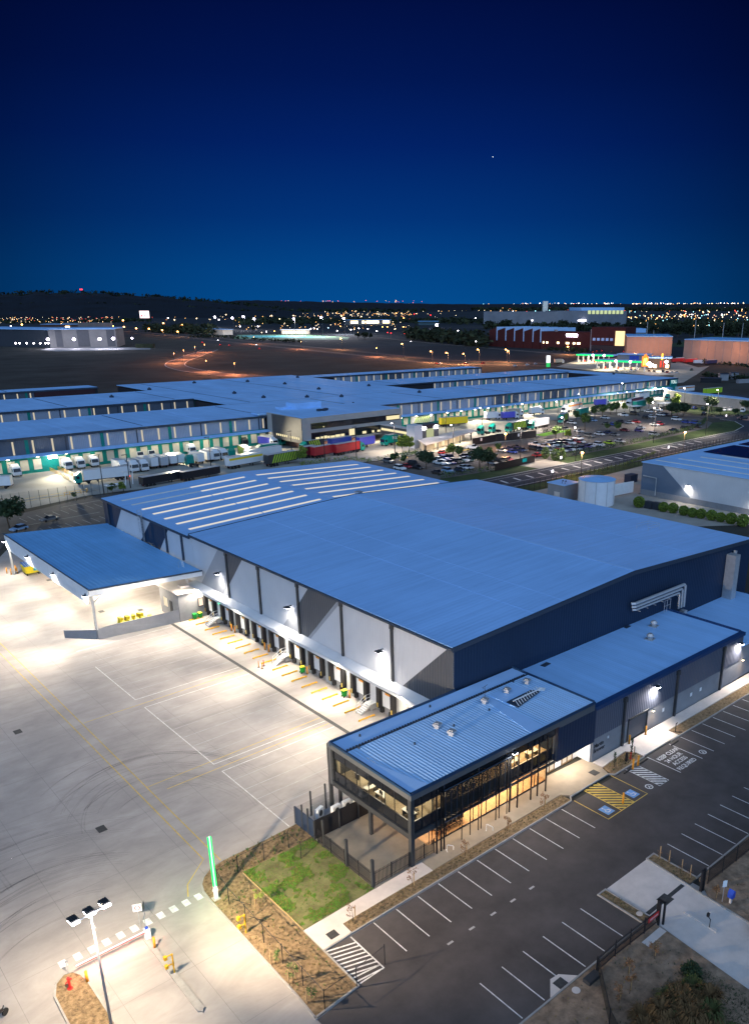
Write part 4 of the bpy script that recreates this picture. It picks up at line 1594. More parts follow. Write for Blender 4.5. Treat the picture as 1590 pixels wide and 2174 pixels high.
# ---- gate area bottom left
g = MB()
isl = [(10.9, 20), (10.6, 54.8), (10.7, 58.0), (11.2, 59.3), (12.0, 59.9), (12.7, 59.7), (13.1, 58.9), (13.25, 57.5), (13.35, 40), (13.4, 20)]
g.prism(isl, -.05, .12, 0)
struct('traffic_island', g, M['mulch'])
g = MB()
kerb(isl, .16, .15)
g.prism([(18.45, 49.0), (18.75, 48.7), (19.05, 49.0), (18.95, 59.3), (18.5, 59.3)], -.05, .16)
struct('island_kerbs', g, M['kerb'])
LP = thing('floodlight_pole', 'tall grey yard floodlight pole with three lit heads on the mulch island', 'light pole', (12.9, 51.9))
g = MB()
g.cyl(12.9, 51.9, .1, 10.9, .125, .065, 12)
g.cyl(12.9, 51.9, .1, .25, .3, .3, 10)
g.build('pole', M['galv'], LP, True)
g = MB()
g.tube([(11.7, 51.8, 10.9), (14.1, 52.1, 10.9)], .05, 6)
g.build('crossarm', M['galv'], LP)
for k in (-1, 0, 1):
    x, y = 12.9 + k * 1.15, 51.95 + k * .14
    h = MB()
    h.ob(x, y + .35, 10.95, .62, .75, .10, .12)
    for q in range(4):
        h.ob(x - .22 + q * .15, y + .35, 11.05, .04, .68, .07, .12)
    hp = h.build('lamp_head', M['char'], LP)
    l = MB()
    l.ob(x, y + .2, 10.86, .56, .8, .08, .12)
    l.ob(x, y - .16, 10.88, .56, .05, .16, .12)
    l.build('lens', M['lit_white'], hp)
lamp('SPOT', (12.9, 52.3, 10.7), 6500, (1, .82, .58), (.05, .1, -1), 172, .35, LP)
lamp('SPOT', (12.9, 52.6, 10.7), 7000, (1, .84, .62), (.25, 1, -.42), 120, .35, LP, 'throw_light')
lamp('SPOT', (13.2, 51.9, 10.7), 34000, (1, .78, .54), (1, .02, -.18), 100, .12, LP, 'throw_light')
BG = thing('boom_gate', 'white and red boom barrier closed across the entry lane, glowing red below', 'boom gate', (18.9, 60.1))
g = MB()
g.box(18.65, 19.1, 58.95, 59.4, .1, 1.15)
g.build('cabinet', M['white'], BG)
g = MB()
g.box(18.75, 19.0, 59.05, 59.3, 1.16, 1.3)
g.build('cap', M['blue'], BG)
g = MB()
for k in range(12):
    g.tube([(18.75 - k * .49, 59.15, 1.0), (18.75 - (k + 1) * .49, 59.15, 1.0)], .055, 6, 0)
bm = g.build('boom_arm', glow('boom_lamp_white', (1, .80, .74), 2.2, True), BG)
g = MB()
g.tube([(18.7, 59.08, .88), (12.9, 59.08, .88)], .03, 5)
g.build('light_strip', glow('boom_strip_red', (1, .10, .10), 1.5), bm)
lamp('AREA', (15.9, 58.9, .85), 90, (1, .18, .14), (0, -.5, -1), 170, (5.6, .05), bm, 'strip_light')
GP = thing('light_pillar', 'glowing green light pillar on a white base at the garden corner', 'light pillar', (25.7, 59.85))
g = MB()
g.box(25.56, 25.86, 59.68, 59.98, .05, 1.5)
g.build('base', M['white'], GP)
g = MB()
g.box(25.35, 26.0, 59.5, 60.15, .04, .14)
g.build('footing', M['kerb'], GP)
g = MB()
g.cyl(25.7, 59.83, 1.5, 6.9, .08, .08, 10)
g.build('light_tube', glow('pillar_core', (.50, 1, .60), 2.2, True), GP, True)
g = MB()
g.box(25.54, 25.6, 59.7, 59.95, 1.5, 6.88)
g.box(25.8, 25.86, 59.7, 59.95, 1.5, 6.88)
g.build('halo_strip', glow('pillar_green', (.02, 1, .2), 1.6), GP)  # thin glowing strips added to paint the green halo round the tube
lamp('POINT', (25.2, 58.9, 4.0), 190, (.15, 1, .3), rad=.5, parent=GP, name='pillar_light')
def sign_post(lb, x, y, h, w, hh, face, rz=0, extra=None):
    t = thing('road_sign', lb, 'sign', (x, y))
    g = MB()
    g.cyl(x, y, 0, h, .03, .03, 6)
    g.build('pole', M['galv'], t)
    g = MB()
    c, s_ = cos(rz), sin(rz)
    g.ob(x - .06 * -s_, y - .06 * c, h - hh, w, .03, hh, rz)
    p = g.build('panel', face, t)
    if extra:
        extra(p, x, y, h, w, hh, rz)
    return t
def ring_face(p, x, y, h, w, hh, rz):
    g = MB()
    Mx = frame_M((x + .085 * sin(rz), y - .085 * cos(rz), h - hh / 2), (cos(rz), sin(rz), 0), (0, 0, 1))
    pts = [(.25 * cos(2 * pi * k / 20), .25 * sin(2 * pi * k / 20)) for k in range(21)]
    for k in range(20):
        a, b = pts[k], pts[k + 1]
        g.face([Mx @ Vector((a[0], a[1], 0)), Mx @ Vector((b[0], b[1], 0)), Mx @ Vector((b[0] * .7, b[1] * .7, 0)), Mx @ Vector((a[0] * .7, a[1] * .7, 0))], 0)
    g.build('red_ring', M['red'], p)
    g = MB()
    text_mb(g, '10', .22, Mx, .0)
    g.build('digits', M['black'], p)
sign_post('white sign with a red speed ring facing the entry lane beside the boom', 18.95, 61.0, 2.6, .75, .75, M['white'], -.45, ring_face)
sign_post('dark backed square sign beside the white speed sign at the boom', 19.35, 60.8, 2.6, .6, .75, M['char'], 1.0)
sign_post('small white sign on a thin post between the red hydrant and the boom tip', 12.35, 59.75, 1.5, .22, .2, M['precast'], 0)
def intercom(lb, x, y):
    t = thing('intercom_post', lb, 'intercom', (x, y))
    g = MB()
    g.cyl(x, y, 0, 2.1, .07, .07, 8)
    g.tube([(x, y, 2.05), (x - .45, y, 2.1), (x - .5, y, 2.0)], .05, 6)
    g.tube([(x, y, 1.1), (x - .42, y, 1.15)], .05, 6)
    g.build('post', M['yellow'], t)
    for z in (1.85, .95):
        g = MB()
        g.box(x - .7, x - .45, y - .14, y + .14, z, z + .32)
        g.build('reader', M['yellow'], t)
intercom('yellow double-height intercom post on the concrete median', 18.85, 53.9)
intercom('yellow double-height intercom post on the planted strip by the fence', 25.5, 54.0)
def hydrant(lb, x, y, s=1.0, z0=.1):
    t = thing('fire_hydrant', lb, 'hydrant', (x, y, z0))
    g = MB()
    g.cyl(x, y, z0, z0 + .95 * s, .09 * s, .09 * s, 10)
    g.ball(x, y, z0 + .95 * s, .14 * s, .14 * s, .16 * s)
    g.cyl(x, y, z0, z0 + .08, .2 * s, .2 * s, 10)
    g.build('riser', M['red'], t)
    for q in (-1, 1):
        g = MB()
        g.tube([(x, y, z0 + .75 * s), (x + q * .20 * s, y + .1 * q, z0 + .78 * s), (x + q * .24 * s, y + .1 * q, z0 + .68 * s)], .05 * s, 6)
        g.build('outlet', M['red'], t)
hydrant('red hydrant standing in the mulch island at the lower left', 11.9, 58.0, 1.1)
hydrant('small red hydrant in the planted bed by the lettered wall', 74.7, 48.6, .8)
t = thing('black_post_sign', 'short black marker post in the planted bed left of the small red hydrant', 'marker post', (73.8, 48.6))
g = MB()
g.box(73.7, 73.95, 48.5, 48.7, .08, 1.25)
g.build('post', M['black'], t)
t = thing('garden_hoop', 'black bent pipe hoop at the edge of the straw-coloured bed', 'pipe', (84.5, 48.2))
g = MB()
g.tube([(84.4, 48.6, .05), (84.4, 48.6, 1.3), (84.55, 48.5, 1.45)], .06, 6)
g.tube([(84.4, 48.55, .12), (85.0, 47.95, .12)], .07, 6)
g.build('pipe', M['black'], t)
def cycle_rack(lb, x, y, rz):
    t = thing('bike_rack', lb, 'bike rack', (x, y, .1))
    c, s_ = cos(rz), sin(rz)
    q = lambda a, b, z: (x + .7 * (a * c - b * s_), y + .7 * (a * s_ + b * c), .03 + z * .75)
    g = MB()
    g.tube([q(0, 0, .1), q(0, 0, .95), q(.15, 0, 1.05), q(.9, 0, .75), q(1.0, 0, .6), q(1.0, 0, .1)], .035, 6)
    g.build('hoop', M['white'], t)
    g = MB()
    g.tube([q(0, -.3, .12), q(0, .4, .12)], .03, 5)
    g.build('foot', M['white'], t)
cycle_rack('white bent-tube rack by the office posts, left of two', 46.2, 50.5, -.4)
cycle_rack('white bent-tube rack by the office posts, right of two', 51.6, 50.3, -.9)
for k, (x, y) in enumerate(((72.2, 47.2), (75.4, 47.2), (82.0, 47.1))):
    g = MB()
    g.ob(x, y, .015, 1.6, .16, .11, .05)
    tag(g.build('wheel_stop', M['rubber']), 'low black wheel stop at the kerb, ' + ('left of the white hatching', 'right of the white hatching', 'beside the keep clear lettering')[k], 'wheel stop', 'wheel stops')
# lower right objects
g = MB()
g.prism([(56.15, 29.5), (56.35, 29.6), (56.35, 26.3), (56.0, 26.2)], 0, .17)
struct('median_kerb', g, M['path'])
t = thing('card_reader', 'black card reader on a bent post on the driveway median', 'card reader', (56.1, 26.9, .17))
g = MB()
g.tube([(56.1, 26.9, .17), (56.1, 26.9, 1.0), (56.1, 27.15, 1.2)], .045, 6)
g.build('post', M['black'], t)
g = MB()
g.box(55.97, 56.2, 27.05, 27.25, 1.2, 1.55)
g.build('reader', M['black'], t)
sign_post('white and blue parking notice on a thin pole at the right verge', 60.0, 27.9, 2.5, .42, .7, M['white'], -.5, None)
t = thing('letterbox', 'blue letterbox on a pale stand at the right verge', 'letterbox', (60.4, 27.3))
g = MB()
g.box(60.28, 60.52, 27.2, 27.4, .08, .75)
g.build('stand', M['path'], t)
g = MB()
g.ext([(60.15, 27.05, .75), (60.65, 27.05, .75), (60.65, 27.05, 1.35), (60.4, 27.05, 1.6), (60.15, 27.05, 1.35)], (0, .5, 0))
g.build('box', M['blue'], t)
for x, y, r, lb in ((41.9, 30.4, .35, 'round pale pit lid in the brown verge near the drain inlet'), (53.0, 32.1, .3, 'round pale pit lid at the end of the narrow planted strip'), (26.15, 60.9, .3, 'round pale pit lid beside the green pillar')):
    g = MB()
    g.cyl(x, y, .05, .13, r, r, 14)
    tag(g.build('pit_lid', M['path']), lb, 'pit lid')
g = MB()
g.ob(47.9, 21.4, .1, .55, .4, .12, .4)
tag(g.build('stone_block', M['path']), 'pale block lying in the dark grass by the big bush', 'block')
t = thing('motorcycle', 'black and chrome motorcycle cut off by the left edge of the photo', 'motorcycle', P(3, 2168))
mx0, my0, _ = P(3, 2168)
g = MB()
g.tube([(mx0 - .5, my0 - .4, .6), (mx0, my0, .85), (mx0 + .3, my0 + .2, .8)], .14, 8)
g.tube([(mx0 + .3, my0 + .2, .8), (mx0 + .45, my0 + .3, 1.05)], .04, 6)
g.build('frame', M['black'], t)
for a in (-.6, .5):
    g = MB()
    g.ext([(mx0 + a + .3 * cos(2 * pi * k / 12) * .82, my0 + a * .7 + .3 * cos(2 * pi * k / 12) * .57, .31 + .3 * sin(2 * pi * k / 12)) for k in range(12)], (-.06, .09, 0))
    g.build('wheel', M['rubber'], t)
# ================================================================ near planting
RP = random.Random(21)
def sapling(lb, x, y, h, leafm, stakes=1, n=60, size=.09, spread=.35, z0=.09, grp=None):
    t = thing('young_tree', lb, 'sapling', (x, y, z0), 0, grp)
    g = MB()
    top = (x + RP.uniform(-.1, .1), y + RP.uniform(-.1, .1), z0 + h)
    g.tube([(x, y, z0), ((x + top[0]) / 2 + .05, (y + top[1]) / 2, z0 + h * .5), top], .03, 5, 0, .01)
    ends = []
    for k in range(7):
        q = RP.uniform(.35, .9)
        a = RP.uniform(0, 2 * pi)
        r = spread * RP.uniform(.6, 1.2)
        b = (x + (top[0] - x) * q, y + (top[1] - y) * q, z0 + h * q)
        e = (b[0] + r * cos(a), b[1] + r * sin(a), b[2] + RP.uniform(.15, .45))
        g.tube([b, e], .012, 4, 0, .006)
        ends.append(e)
    g.build('trunk', M['bark'], t)
    g = MB()
    for e in ends:
        g.leaves(e, (spread * .6, spread * .6, .3), n // 7, size, R=RP)
    g.build('crown', leafm, t)
    for k in range(stakes):
        q = (-1) ** k * .35
        g = MB()
        g.box(x + q - .035, x + q + .035, y + .1, y + .17, z0, z0 + 1.5)
        g.build('stake', M['timber'], t)
for k, x in enumerate((33.2, 40.1, 47.0, 53.1, 58.9)):
    sapling('nearly leafless russet sapling in the kerbside bed, %s from the lawn end' % nth(k), x, 48.7, 1.9, M['leaf_dry'], 1, 70 + 20 * k, .08, .4, grp='saplings along the office kerb')
for k, (px, py) in enumerate(((455, 560), (558, 925), (670, 1045), (785, 1165))):
    x, y, _ = P(400 + px / 3, 1740 + py / 3)
    sapling('staked green sapling in the mulch strip by the chain-wire fence, %s from the green pillar' % nth(k), x, y, 1.7, M['leaf_lime' if k == 0 else 'leaf'], 2, 90, .10, .35, grp='staked saplings by the fence')
for k, (x, y) in enumerate(((60.7, 35.2), (60.8, 34.2), (60.5, 32.6), (60.4, 31.6))):
    sapling('bare staked sapling in the narrow strip beside the driveway, %s from the asphalt' % nth(k), x, y, .9, M['leaf_dry'], 1, 20, .07, .25, grp='saplings in the driveway strip')
for k, (x, y) in enumerate(((49.4, 28.1), (46.1, 28.4), (44.8, 27.3), (43.4, 27.3), (59.7, 28.4))):
    sapling('dark russet staked sapling in the brown verge, ' + ('nearest the gate slab', 'third from the mesh fence', 'second from the mesh fence', 'nearest the mesh fence', 'right of the driveway')[k], x, y, 1.6, M['leaf_dry'], 1, 110, .10, .32, grp='saplings in the lower verge')
def spiky(lb, x, y, h):
    t = thing('spiky_shrub', lb, 'shrub', (x, y, .09))
    g = MB()
    for k in range(70):
        a, z = RP.uniform(0, 2 * pi), RP.uniform(.2, h)
        r = .3 * (1.1 - .5 * z / h)
        p = (x, y, .09 + z)
        e = (x + r * cos(a), y + r * sin(a), .09 + z + RP.uniform(.1, .4))
        g.tube([p, e], .035, 3, 0, .004)
    g.build('blades', M['leaf_dark'], t)
    g = MB()
    g.cyl(x, y, .08, h * .8, .06, .04, 6)
    g.build('stem', M['bark'], t)
    g = MB()
    g.box(x + .3, x + .37, y - .2, y - .13, .09, 1.3)
    g.build('stake', M['timber'], t)
spiky('dark spiky upright shrub in the bed before the lettered wall, left of two', 71.7, 48.8, 1.9)
spiky('dark spiky upright shrub in the bed before the lettered wall, right of two', 75.4, 49.0, 2.2)
g = MB()
def tuft(g, x, y, z, s, n=9, m=0, lean=.5):
    for _ in range(n):
        a = RP.uniform(0, 2 * pi)
        q = RP.uniform(.4, 1) * s
        c = (x + cos(a) * q * lean, y + sin(a) * q * lean, z + q)
        b = s * .12
        g.face([(x - b * sin(a), y + b * cos(a), z), (x + b * sin(a), y - b * cos(a), z), c], m)
for k in range(150):
    x = 32.9 + k * .198
    for y in (48.15, 48.5, 48.9):
        if RP.random() < .8:
            tuft(g, x + RP.uniform(-.05, .05), y + RP.uniform(-.06, .06), .09, RP.uniform(.12, .24), 7, RP.choice((0, 0, 1)))
for k in range(330):
    x, y = RP.uniform(25.3, 29.1), RP.uniform(43, 61)
    tuft(g, x, y, .09, RP.uniform(.1, .3), 8, RP.choice((0, 1, 1, 2)))
for k in range(120):
    x, y = RP.uniform(27, 37), RP.uniform(61.6, 64.3)
    tuft(g, x, y, .09, RP.uniform(.15, .45), 10, RP.choice((0, 2, 1)))
for k in range(70):
    x, y = RP.uniform(70.6, 76.2), RP.uniform(48.1, 49.6)
    tuft(g, x, y, .09, RP.uniform(.15, .35), 9, RP.choice((0, 1, 1)))
for k in range(160):
    x, y = RP.uniform(37, 52), RP.uniform(24, 31)
    tuft(g, x, y, .1, RP.uniform(.1, .25), 8, RP.choice((0, 1)))
for k in range(50):
    for a, b in ((52.4, 53.3), (60.2, 61.1)):
        tuft(g, RP.uniform(a, b), RP.uniform(31.6, 36), .1, RP.uniform(.1, .25), 8, RP.choice((0, 1)))
for k in range(160):
    tuft(g, RP.uniform(61.6, 90), RP.uniform(22, 30.8), .1, RP.uniform(.1, .3), 8, RP.choice((0, 1)))
for k in range(60):
    tuft(g, RP.uniform(10.8, 13.1), RP.uniform(46, 59.5), .12, RP.uniform(.06, .16), 6, RP.choice((0, 1, 1)))
stuff('bed_plants', g, [M['leaf_dark'], M['leaf_straw'], M['leaf']], 'small tufted ground plants dotted through the mulch beds', 'ground plants')
g = MB()
import mathutils.noise as mnoise
cnt = 0
while cnt < 8500:
    x, y = RP.uniform(29.4, 37.3), RP.uniform(51.0, 61.4)
    v = mnoise.noise((x * .55, y * .55, 3.1)) + .5 * mnoise.noise((x * 1.9, y * 1.9, 9))
    edge = min(x - 29.3, 37.4 - x, y - 50.9) < 1.3
    if v < (.10 if not edge else -.10) and RP.random() > .05:
        continue
    tuft(g, x, y, .11, RP.uniform(.08, .20), 6, RP.choice((0, 0, 0, 1, 2)), .7)
    cnt += 1
stuff('lawn_grass', g, [M['grass'], M['leaf_lime'], M['leaf_straw']], 'patchy green grass growing on the bare soil beside the patio', 'grass')
def big_bush(lb, c, rad, m, n, nm='shrub', size=.16, arch=False):
    t = thing(nm, lb, 'bush', (c[0], c[1], 0))
    g = MB()
    for k in range(7):
        a = 2 * pi * k / 7
        g.tube([(c[0], c[1], 0), (c[0] + rad[0] * .6 * cos(a), c[1] + rad[1] * .6 * sin(a), c[2] + rad[2] * .3)], .06, 5, 0, .02)
    g.build('stems', M['bark'], t)
    g = MB()
    if arch:
        for q in range(34):
            a, r_ = RP.uniform(0, 2 * pi), sqrt(RP.random())
            bx, by = c[0] + rad[0] * .85 * r_ * cos(a), c[1] + rad[1] * .85 * r_ * sin(a)
            top = c[2] + rad[2] * (1 - .55 * r_ * r_) * RP.uniform(.6, 1.05)
            mi = 0 if RP.random() < .62 else 1
            for _ in range(n // 34):
                b = RP.uniform(0, 2 * pi)
                L = RP.uniform(.5, 1.35)
                p0 = Vector((bx + .15 * cos(b), by + .15 * sin(b), top * RP.uniform(.35, .8)))
                p1 = p0 + Vector((cos(b) * L * .45, sin(b) * L * .45, L * .55))
                p2 = p1 + Vector((cos(b) * L * .5, sin(b) * L * .5, -L * RP.uniform(.1, .55)))
                w2 = Vector((-sin(b), cos(b), 0)) * .035
                g.face([p0 - w2, p0 + w2, p1 + w2, p1 - w2], mi)
                g.face([p1 - w2, p1 + w2, p2], mi)
    else:
        blobs = [(c[0] + rad[0] * .5 * RP.uniform(-1, 1), c[1] + rad[1] * .5 * RP.uniform(-1, 1), c[2] + rad[2] * .4 * RP.uniform(-1, 1)) for _ in range(9)]
        for b in blobs:
            g.leaves(b, (rad[0] * .55, rad[1] * .55, rad[2] * .6), n // 9, size, RP.choice((0, 0, 1)), R=RP)
    g.build('foliage', m, t)
big_bush('very large brown and olive grassy bush at the bottom right', (45.2, 22.6, .1), (4.6, 3.6, 2.0), [mat('blades_brown', (.13, .075, .03), .9, var=.5, scale=.5), mat('blades_olive', (.06, .07, .02), .9, var=.5, scale=.5)], 9500, 'grassy_bush', arch=True)
big_bush('dark green shrub cut off by the right edge beside the driveway', (58.9, 22.9, .8), (1.6, 1.8, 1.0), [M['leaf_dark'], M['leaf']], 2200, 'shrub', .14)
big_bush('low dark hedge clump on the left of the driveway behind the large brown bush', (50.2, 25.0, .5), (1.1, 1.0, .6), [M['leaf_dark'], M['leaf']], 1200, 'shrub', .12)
g = MB()
for k in range(5000):
    x, y = RP.uniform(42, 51.6), RP.uniform(15, 26)
    if (x - 45.2) / 5 + (y - 22.6) / 4 > -9 and x + y > 66:
        tuft(g, x, y, .1, RP.uniform(.08, .2), 4, 0, .7)
stuff('verge_grass', g, [M['leaf_dark']], 'dark grass on the verge around the big bush', 'grass')
# ================================================================ vehicles
def paint(name, c, r=.35):
    return mat('paint_' + name, c, r, var=.03, spec=.5)
PAINT = {'white': paint('white', (.72, .72, .72)), 'silver': paint('silver', (.42, .43, .45)), 'grey': paint('grey', (.14, .145, .15)), 'black': paint('black', (.018, .018, .022)),
         'navy': paint('navy', (.02, .03, .09)), 'blue': paint('blue', (.03, .07, .35)), 'pale blue': paint('pale_blue', (.22, .36, .55)), 'red': paint('red', (.45, .025, .03)),
         'maroon': paint('maroon', (.16, .015, .03)), 'lime': paint('lime', (.42, .62, .03)), 'dark green': paint('dark_green', (.02, .07, .05)), 'purple': paint('purple', (.09, .06, .22)),
         'teal': paint('teal', (.0, .25, .20)), 'orange': paint('orange', (.6, .2, .03)), 'yellow': paint('yellow', (.85, .62, .02)), 'violet': paint('violet', (.10, .10, .55)),
         'dark': paint('charcoal', (.04, .042, .045)), 'tan': paint('tan', (.45, .38, .28))}
M['tail'] = glow('tail_light', (1, .04, .02), 6)
M['head'] = glow('head_light', (1, .9, .75), 12)
M['lamp_off'] = mat('lamp_unlit', (.6, .6, .6), .2, var=0)
M['tail_off'] = mat('tail_unlit', (.25, .02, .02), .3, var=0)
_cars = {}
def wheel(t, x, y, r=.33, w=.22):
    g = MB()
    g.ext([(x + r * cos(2 * pi * k / 10), y - w / 2, r + r * sin(2 * pi * k / 10)) for k in range(10)], (0, w, 0))
    return g.build('wheel', M['rubber'], t)
def car(kind, col):
    key = (kind, col)
    if key in _cars:
        return _cars[key]
    t = thing('parked_car' if kind != 'van' else 'parked_van', '', 'car' if kind not in ('ute', 'van') else kind)
    L, H, W = {'sedan': (4.6, 1.42, 1.78), 'hatch': (4.1, 1.46, 1.74), 'suv': (4.7, 1.75, 1.88), 'ute': (5.3, 1.78, 1.88), 'van': (5.2, 2.1, 1.95)}[kind]
    a = L / 2
    belt = H * .60
    g = MB()
    prof = [(-a, .35), (a - .05, .35), (a, .6), (a - .15, belt - .12), (a * .45, belt), (-a * .9, belt), (-a, belt - .1)]
    g.ext([(x, -W / 2, z) for x, z in prof], (0, W, 0))
    if kind == 'ute':
        g2 = [(-.35, belt), (a * .45, belt), (a * .18, H), (-.2, H)]
        for y in (-W / 2, W / 2 - .08):
            g.box(-a + .05, -.4, y, y + .08, belt - .02, belt + .12)
    elif kind == 'suv':
        g2 = [(-a * .93, belt), (a * .42, belt), (a * .18, H), (-a * .82, H)]
    elif kind == 'van':
        g2 = [(-a * .98, belt), (a * .75, belt), (a * .5, H), (-a * .95, H)]
    elif kind == 'hatch':
        g2 = [(-a * .92, belt), (a * .42, belt), (a * .08, H), (-a * .62, H)]
    else:
        g2 = [(-a * .68, belt), (a * .42, belt), (a * .08, H), (-a * .38, H)]
    rw = W / 2 - .2
    x0, x1 = g2[3][0], g2[2][0]
    g.box(x0, x1, -rw, rw, H - .05, H + .02)
    if kind == 'van':
        g.ext([(x0, -W / 2 + .02, belt), (x1 - .6, -W / 2 + .02, belt), (x1 - .6, -W / 2 + .06, H), (x0, -W / 2 + .06, H)], (0, W - .06, 0))
    g.build('body', PAINT[col], t)
    g = MB()
    i = len(g.v)
    b, tp = g2[:2], g2[2:]
    yb, yt = W / 2 - .04, rw
    g.v += [(b[0][0], -yb, b[0][1]), (b[1][0], -yb, b[1][1]), (b[1][0], yb, b[1][1]), (b[0][0], yb, b[0][1]),
            (tp[1][0], -yt, H - .05), (tp[0][0], -yt, H - .05), (tp[0][0], yt, H - .05), (tp[1][0], yt, H - .05)]
    g.f += [(0, 1, 5, 4), (1, 2, 6, 5), (2, 3, 7, 6), (3, 0, 4, 7)]
    g.m += [0] * 4
    g.build('windows', M['black_glass'], t)
    for x in (-a * .62, a * .6):
        for y in (-W / 2 + .09, W / 2 - .09):
            wheel(t, x, y)
    for y in (-W / 2 + .28, W / 2 - .28):
        g = MB()
        g.box(a - .12, a + .012, y - .2, y + .2, .58, .75)
        g.build('headlight', M['lamp_off'], t)
        g = MB()
        g.box(-a - .012, -a + .1, y - .16, y + .16, .68, .86)
        g.build('tail_light', M['tail_off'], t)
    _cars[key] = t
    return t
def cars(where, group, items):
    """px, py, kind, colour, heading; label = colour + kind + rank inside its row"""
    items = sorted(items, key=lambda i: i[0])
    n = len(items)
    for k, it in enumerate(items):
        px, py, kind, col = it[:4]
        h = it[4] if len(it) > 4 else -90
        word = {'sedan': 'sedan', 'hatch': 'hatchback', 'suv': 'four-wheel drive', 'ute': 'ute', 'van': 'van'}[kind]
        lb = '%s %s%s %s' % (col, word, (', %s from the left' % nth(k)) if n > 1 else '', where)
        x, y, _ = P(px, py, .4)
        place(car(kind, col), (x, y, .03), radians(h), lb, group)
_trk = {}
def wheels_row(t, xs, W, r=.48):
    for x in xs:
        for y in (-W / 2 + .16, W / 2 - .16):
            wheel(t, x, y, r, .3)
def cab(t, x, col, W=2.45, lights=False):
    """truck cab whose nose is at x"""
    g = MB()
    pf = [(x - 2.1, .6), (x - .02, .6), (x, 1.5), (x - .25, 2.85), (x - .7, 3.15), (x - 2.1, 3.25)]
    g.ext([(a, -W / 2, z) for a, z in pf], (0, W, 0))
    g.ext([(x - 2.0, -W / 2 + .15, 3.26), (x - .9, -W / 2 + .15, 3.2), (x - 1.9, -W / 2 + .15, 3.9)], (0, W - .3, 0))
    c = g.build('cab', PAINT[col], t)
    g = MB()
    g.ext([(x - .02, -W / 2 + .12, 1.6), (x - .02, W / 2 - .12, 1.6), (x - .25, W / 2 - .2, 2.7), (x - .25, -W / 2 + .2, 2.7)], (.05, 0, .01))
    for y in (-W / 2 - .02, W / 2 - .01):
        g.box(x - 1.4, x - .45, y, y + .03, 1.75, 2.6)
    g.build('windscreen', M['black_glass'], c)
    for y in (-W / 2 + .35, W / 2 - .35):
        g = MB()
        g.box(x - .1, x + .03, y - .22, y + .22, .8, 1.05)
        g.build('headlight', M['head'] if lights else M['lamp_off'], t)
def chevrons(mb, x0, x1, W, z0, z1, m=1):
    for side in (-1, 1):
        y = side * (W / 2 + .012)
        x = x0
        while x < x1 - 1.2:
            mb.ext([(x, y, z0), (x + .55, y, z0), (min(x + 1.9, x1), y, z1), (min(x + 1.35, x1), y, z1)], (0, .01, 0), m)
            x += 1.1
def box_truck(col, cabcol, L=8.2):
    key = ('bt', col, cabcol, L)
    if key in _trk:
        return _trk[key]
    t = thing('box_truck', '', 'truck')
    a = L / 2
    g = MB()
    g.box(-a, a - 2.3, -1.25, 1.25, 1.0, 3.75)
    g.box(-a + .02, a - 2.32, -1.2, 1.2, 3.752, 3.80, 1)
    g.build('cargo_box', [PAINT[col], PAINT['silver']], t)
    cab(t, a, cabcol)
    g = MB()
    g.box(-a + .1, a - .4, -.5, .5, .65, .98)
    g.build('chassis', M['black'], t)
    wheels_row(t, (-a + 1.6, a - 1.1), 2.5)
    for y in (-.95, .95):
        g = MB()
        g.box(-a - .03, -a + .05, y - .14, y + .14, .72, .95)
        g.build('tail_light', M['tail_off'], t)
    _trk[key] = t
    return t
def semi(col, cabcol=None, chev=None, L=13.6, logo=None, stripe=None, lights=False, double=False):
    key = ('s', col, cabcol, chev, L, logo, stripe, lights, double)
    if key in _trk:
        return _trk[key]
    t = thing('semi_trailer' if cabcol is None else 'articulated_truck', '', 'trailer' if cabcol is None else 'truck')
    a = L / 2
    g = MB()
    g.box(-a, a, -1.25, 1.25, 1.15, 4.1)
    g.box(-a + .03, a - .03, -1.2, 1.2, 4.102, 4.15, 1)
    if chev:
        chevrons(g, -a + 1.5, a - .3, 2.5, 1.25, 4.0, 2)
    if stripe:
        for y in (-1.262, 1.252):
            g.box(-a + .1, a - .1, y, y + .01, 2.9, 3.6, 3)
    tr = g.build('trailer_body', [PAINT[col], PAINT['silver'], PAINT[chev or 'white'], PAINT[stripe or 'white']], t)
    if logo:
        g = MB()
        for s, x in ((-1, a * .5), (1, -a * .5)):
            Mx = frame_M((a * .45, s * 1.27, 2.8), (-s, 0, 0), (0, 0, 1))
            text_mb(g, logo, 1.5, Mx, .004, bold=.03)
        g.build('lettering', M['white'], tr)
    g = MB()
    g.box(-a + .2, a - .2, -.55, .55, .8, 1.13)
    g.box(a - 4.2, a - 4.0, -.9, -.7, 0, .9)
    g.box(a - 4.2, a - 4.0, .7, .9, 0, .9)
    g.build('chassis', M['black'], t)
    wheels_row(t, (-a + 1.2, -a + 2.5, -a + 3.8), 2.5)
    for y in (-.95, .95):
        g = MB()
        g.box(-a - .03, -a + .05, y - .16, y + .16, .85, 1.1)
        g.build('tail_light', M['tail'] if lights else M['tail_off'], t)
    if cabcol:
        cab(t, a + 2.6, cabcol, 2.5, lights)
        wheels_row(t, (a + 1.6, a - 1.2), 2.5)
        g = MB()
        g.box(a - 2.2, a + 1.4, -.5, .5, .65, .95)
        g.build('tractor_chassis', M['black'], t)
    _trk[key] = t
    return t
def tractor(col):
    key = ('t', col)
    if key in _trk:
        return _trk[key]
    t = thing('prime_mover', '', 'truck')
    cab(t, 2.9, col, 2.5)
    g = MB()
    g.box(-2.8, 2.2, -.5, .5, .65, .98)
    g.cyl(-1.2, 0, .98, 1.15, .55, .55, 10)
    g.build('chassis', M['black'], t)
    wheels_row(t, (1.9, -.9, -2.2), 2.5)
    _trk[key] = t
    return t
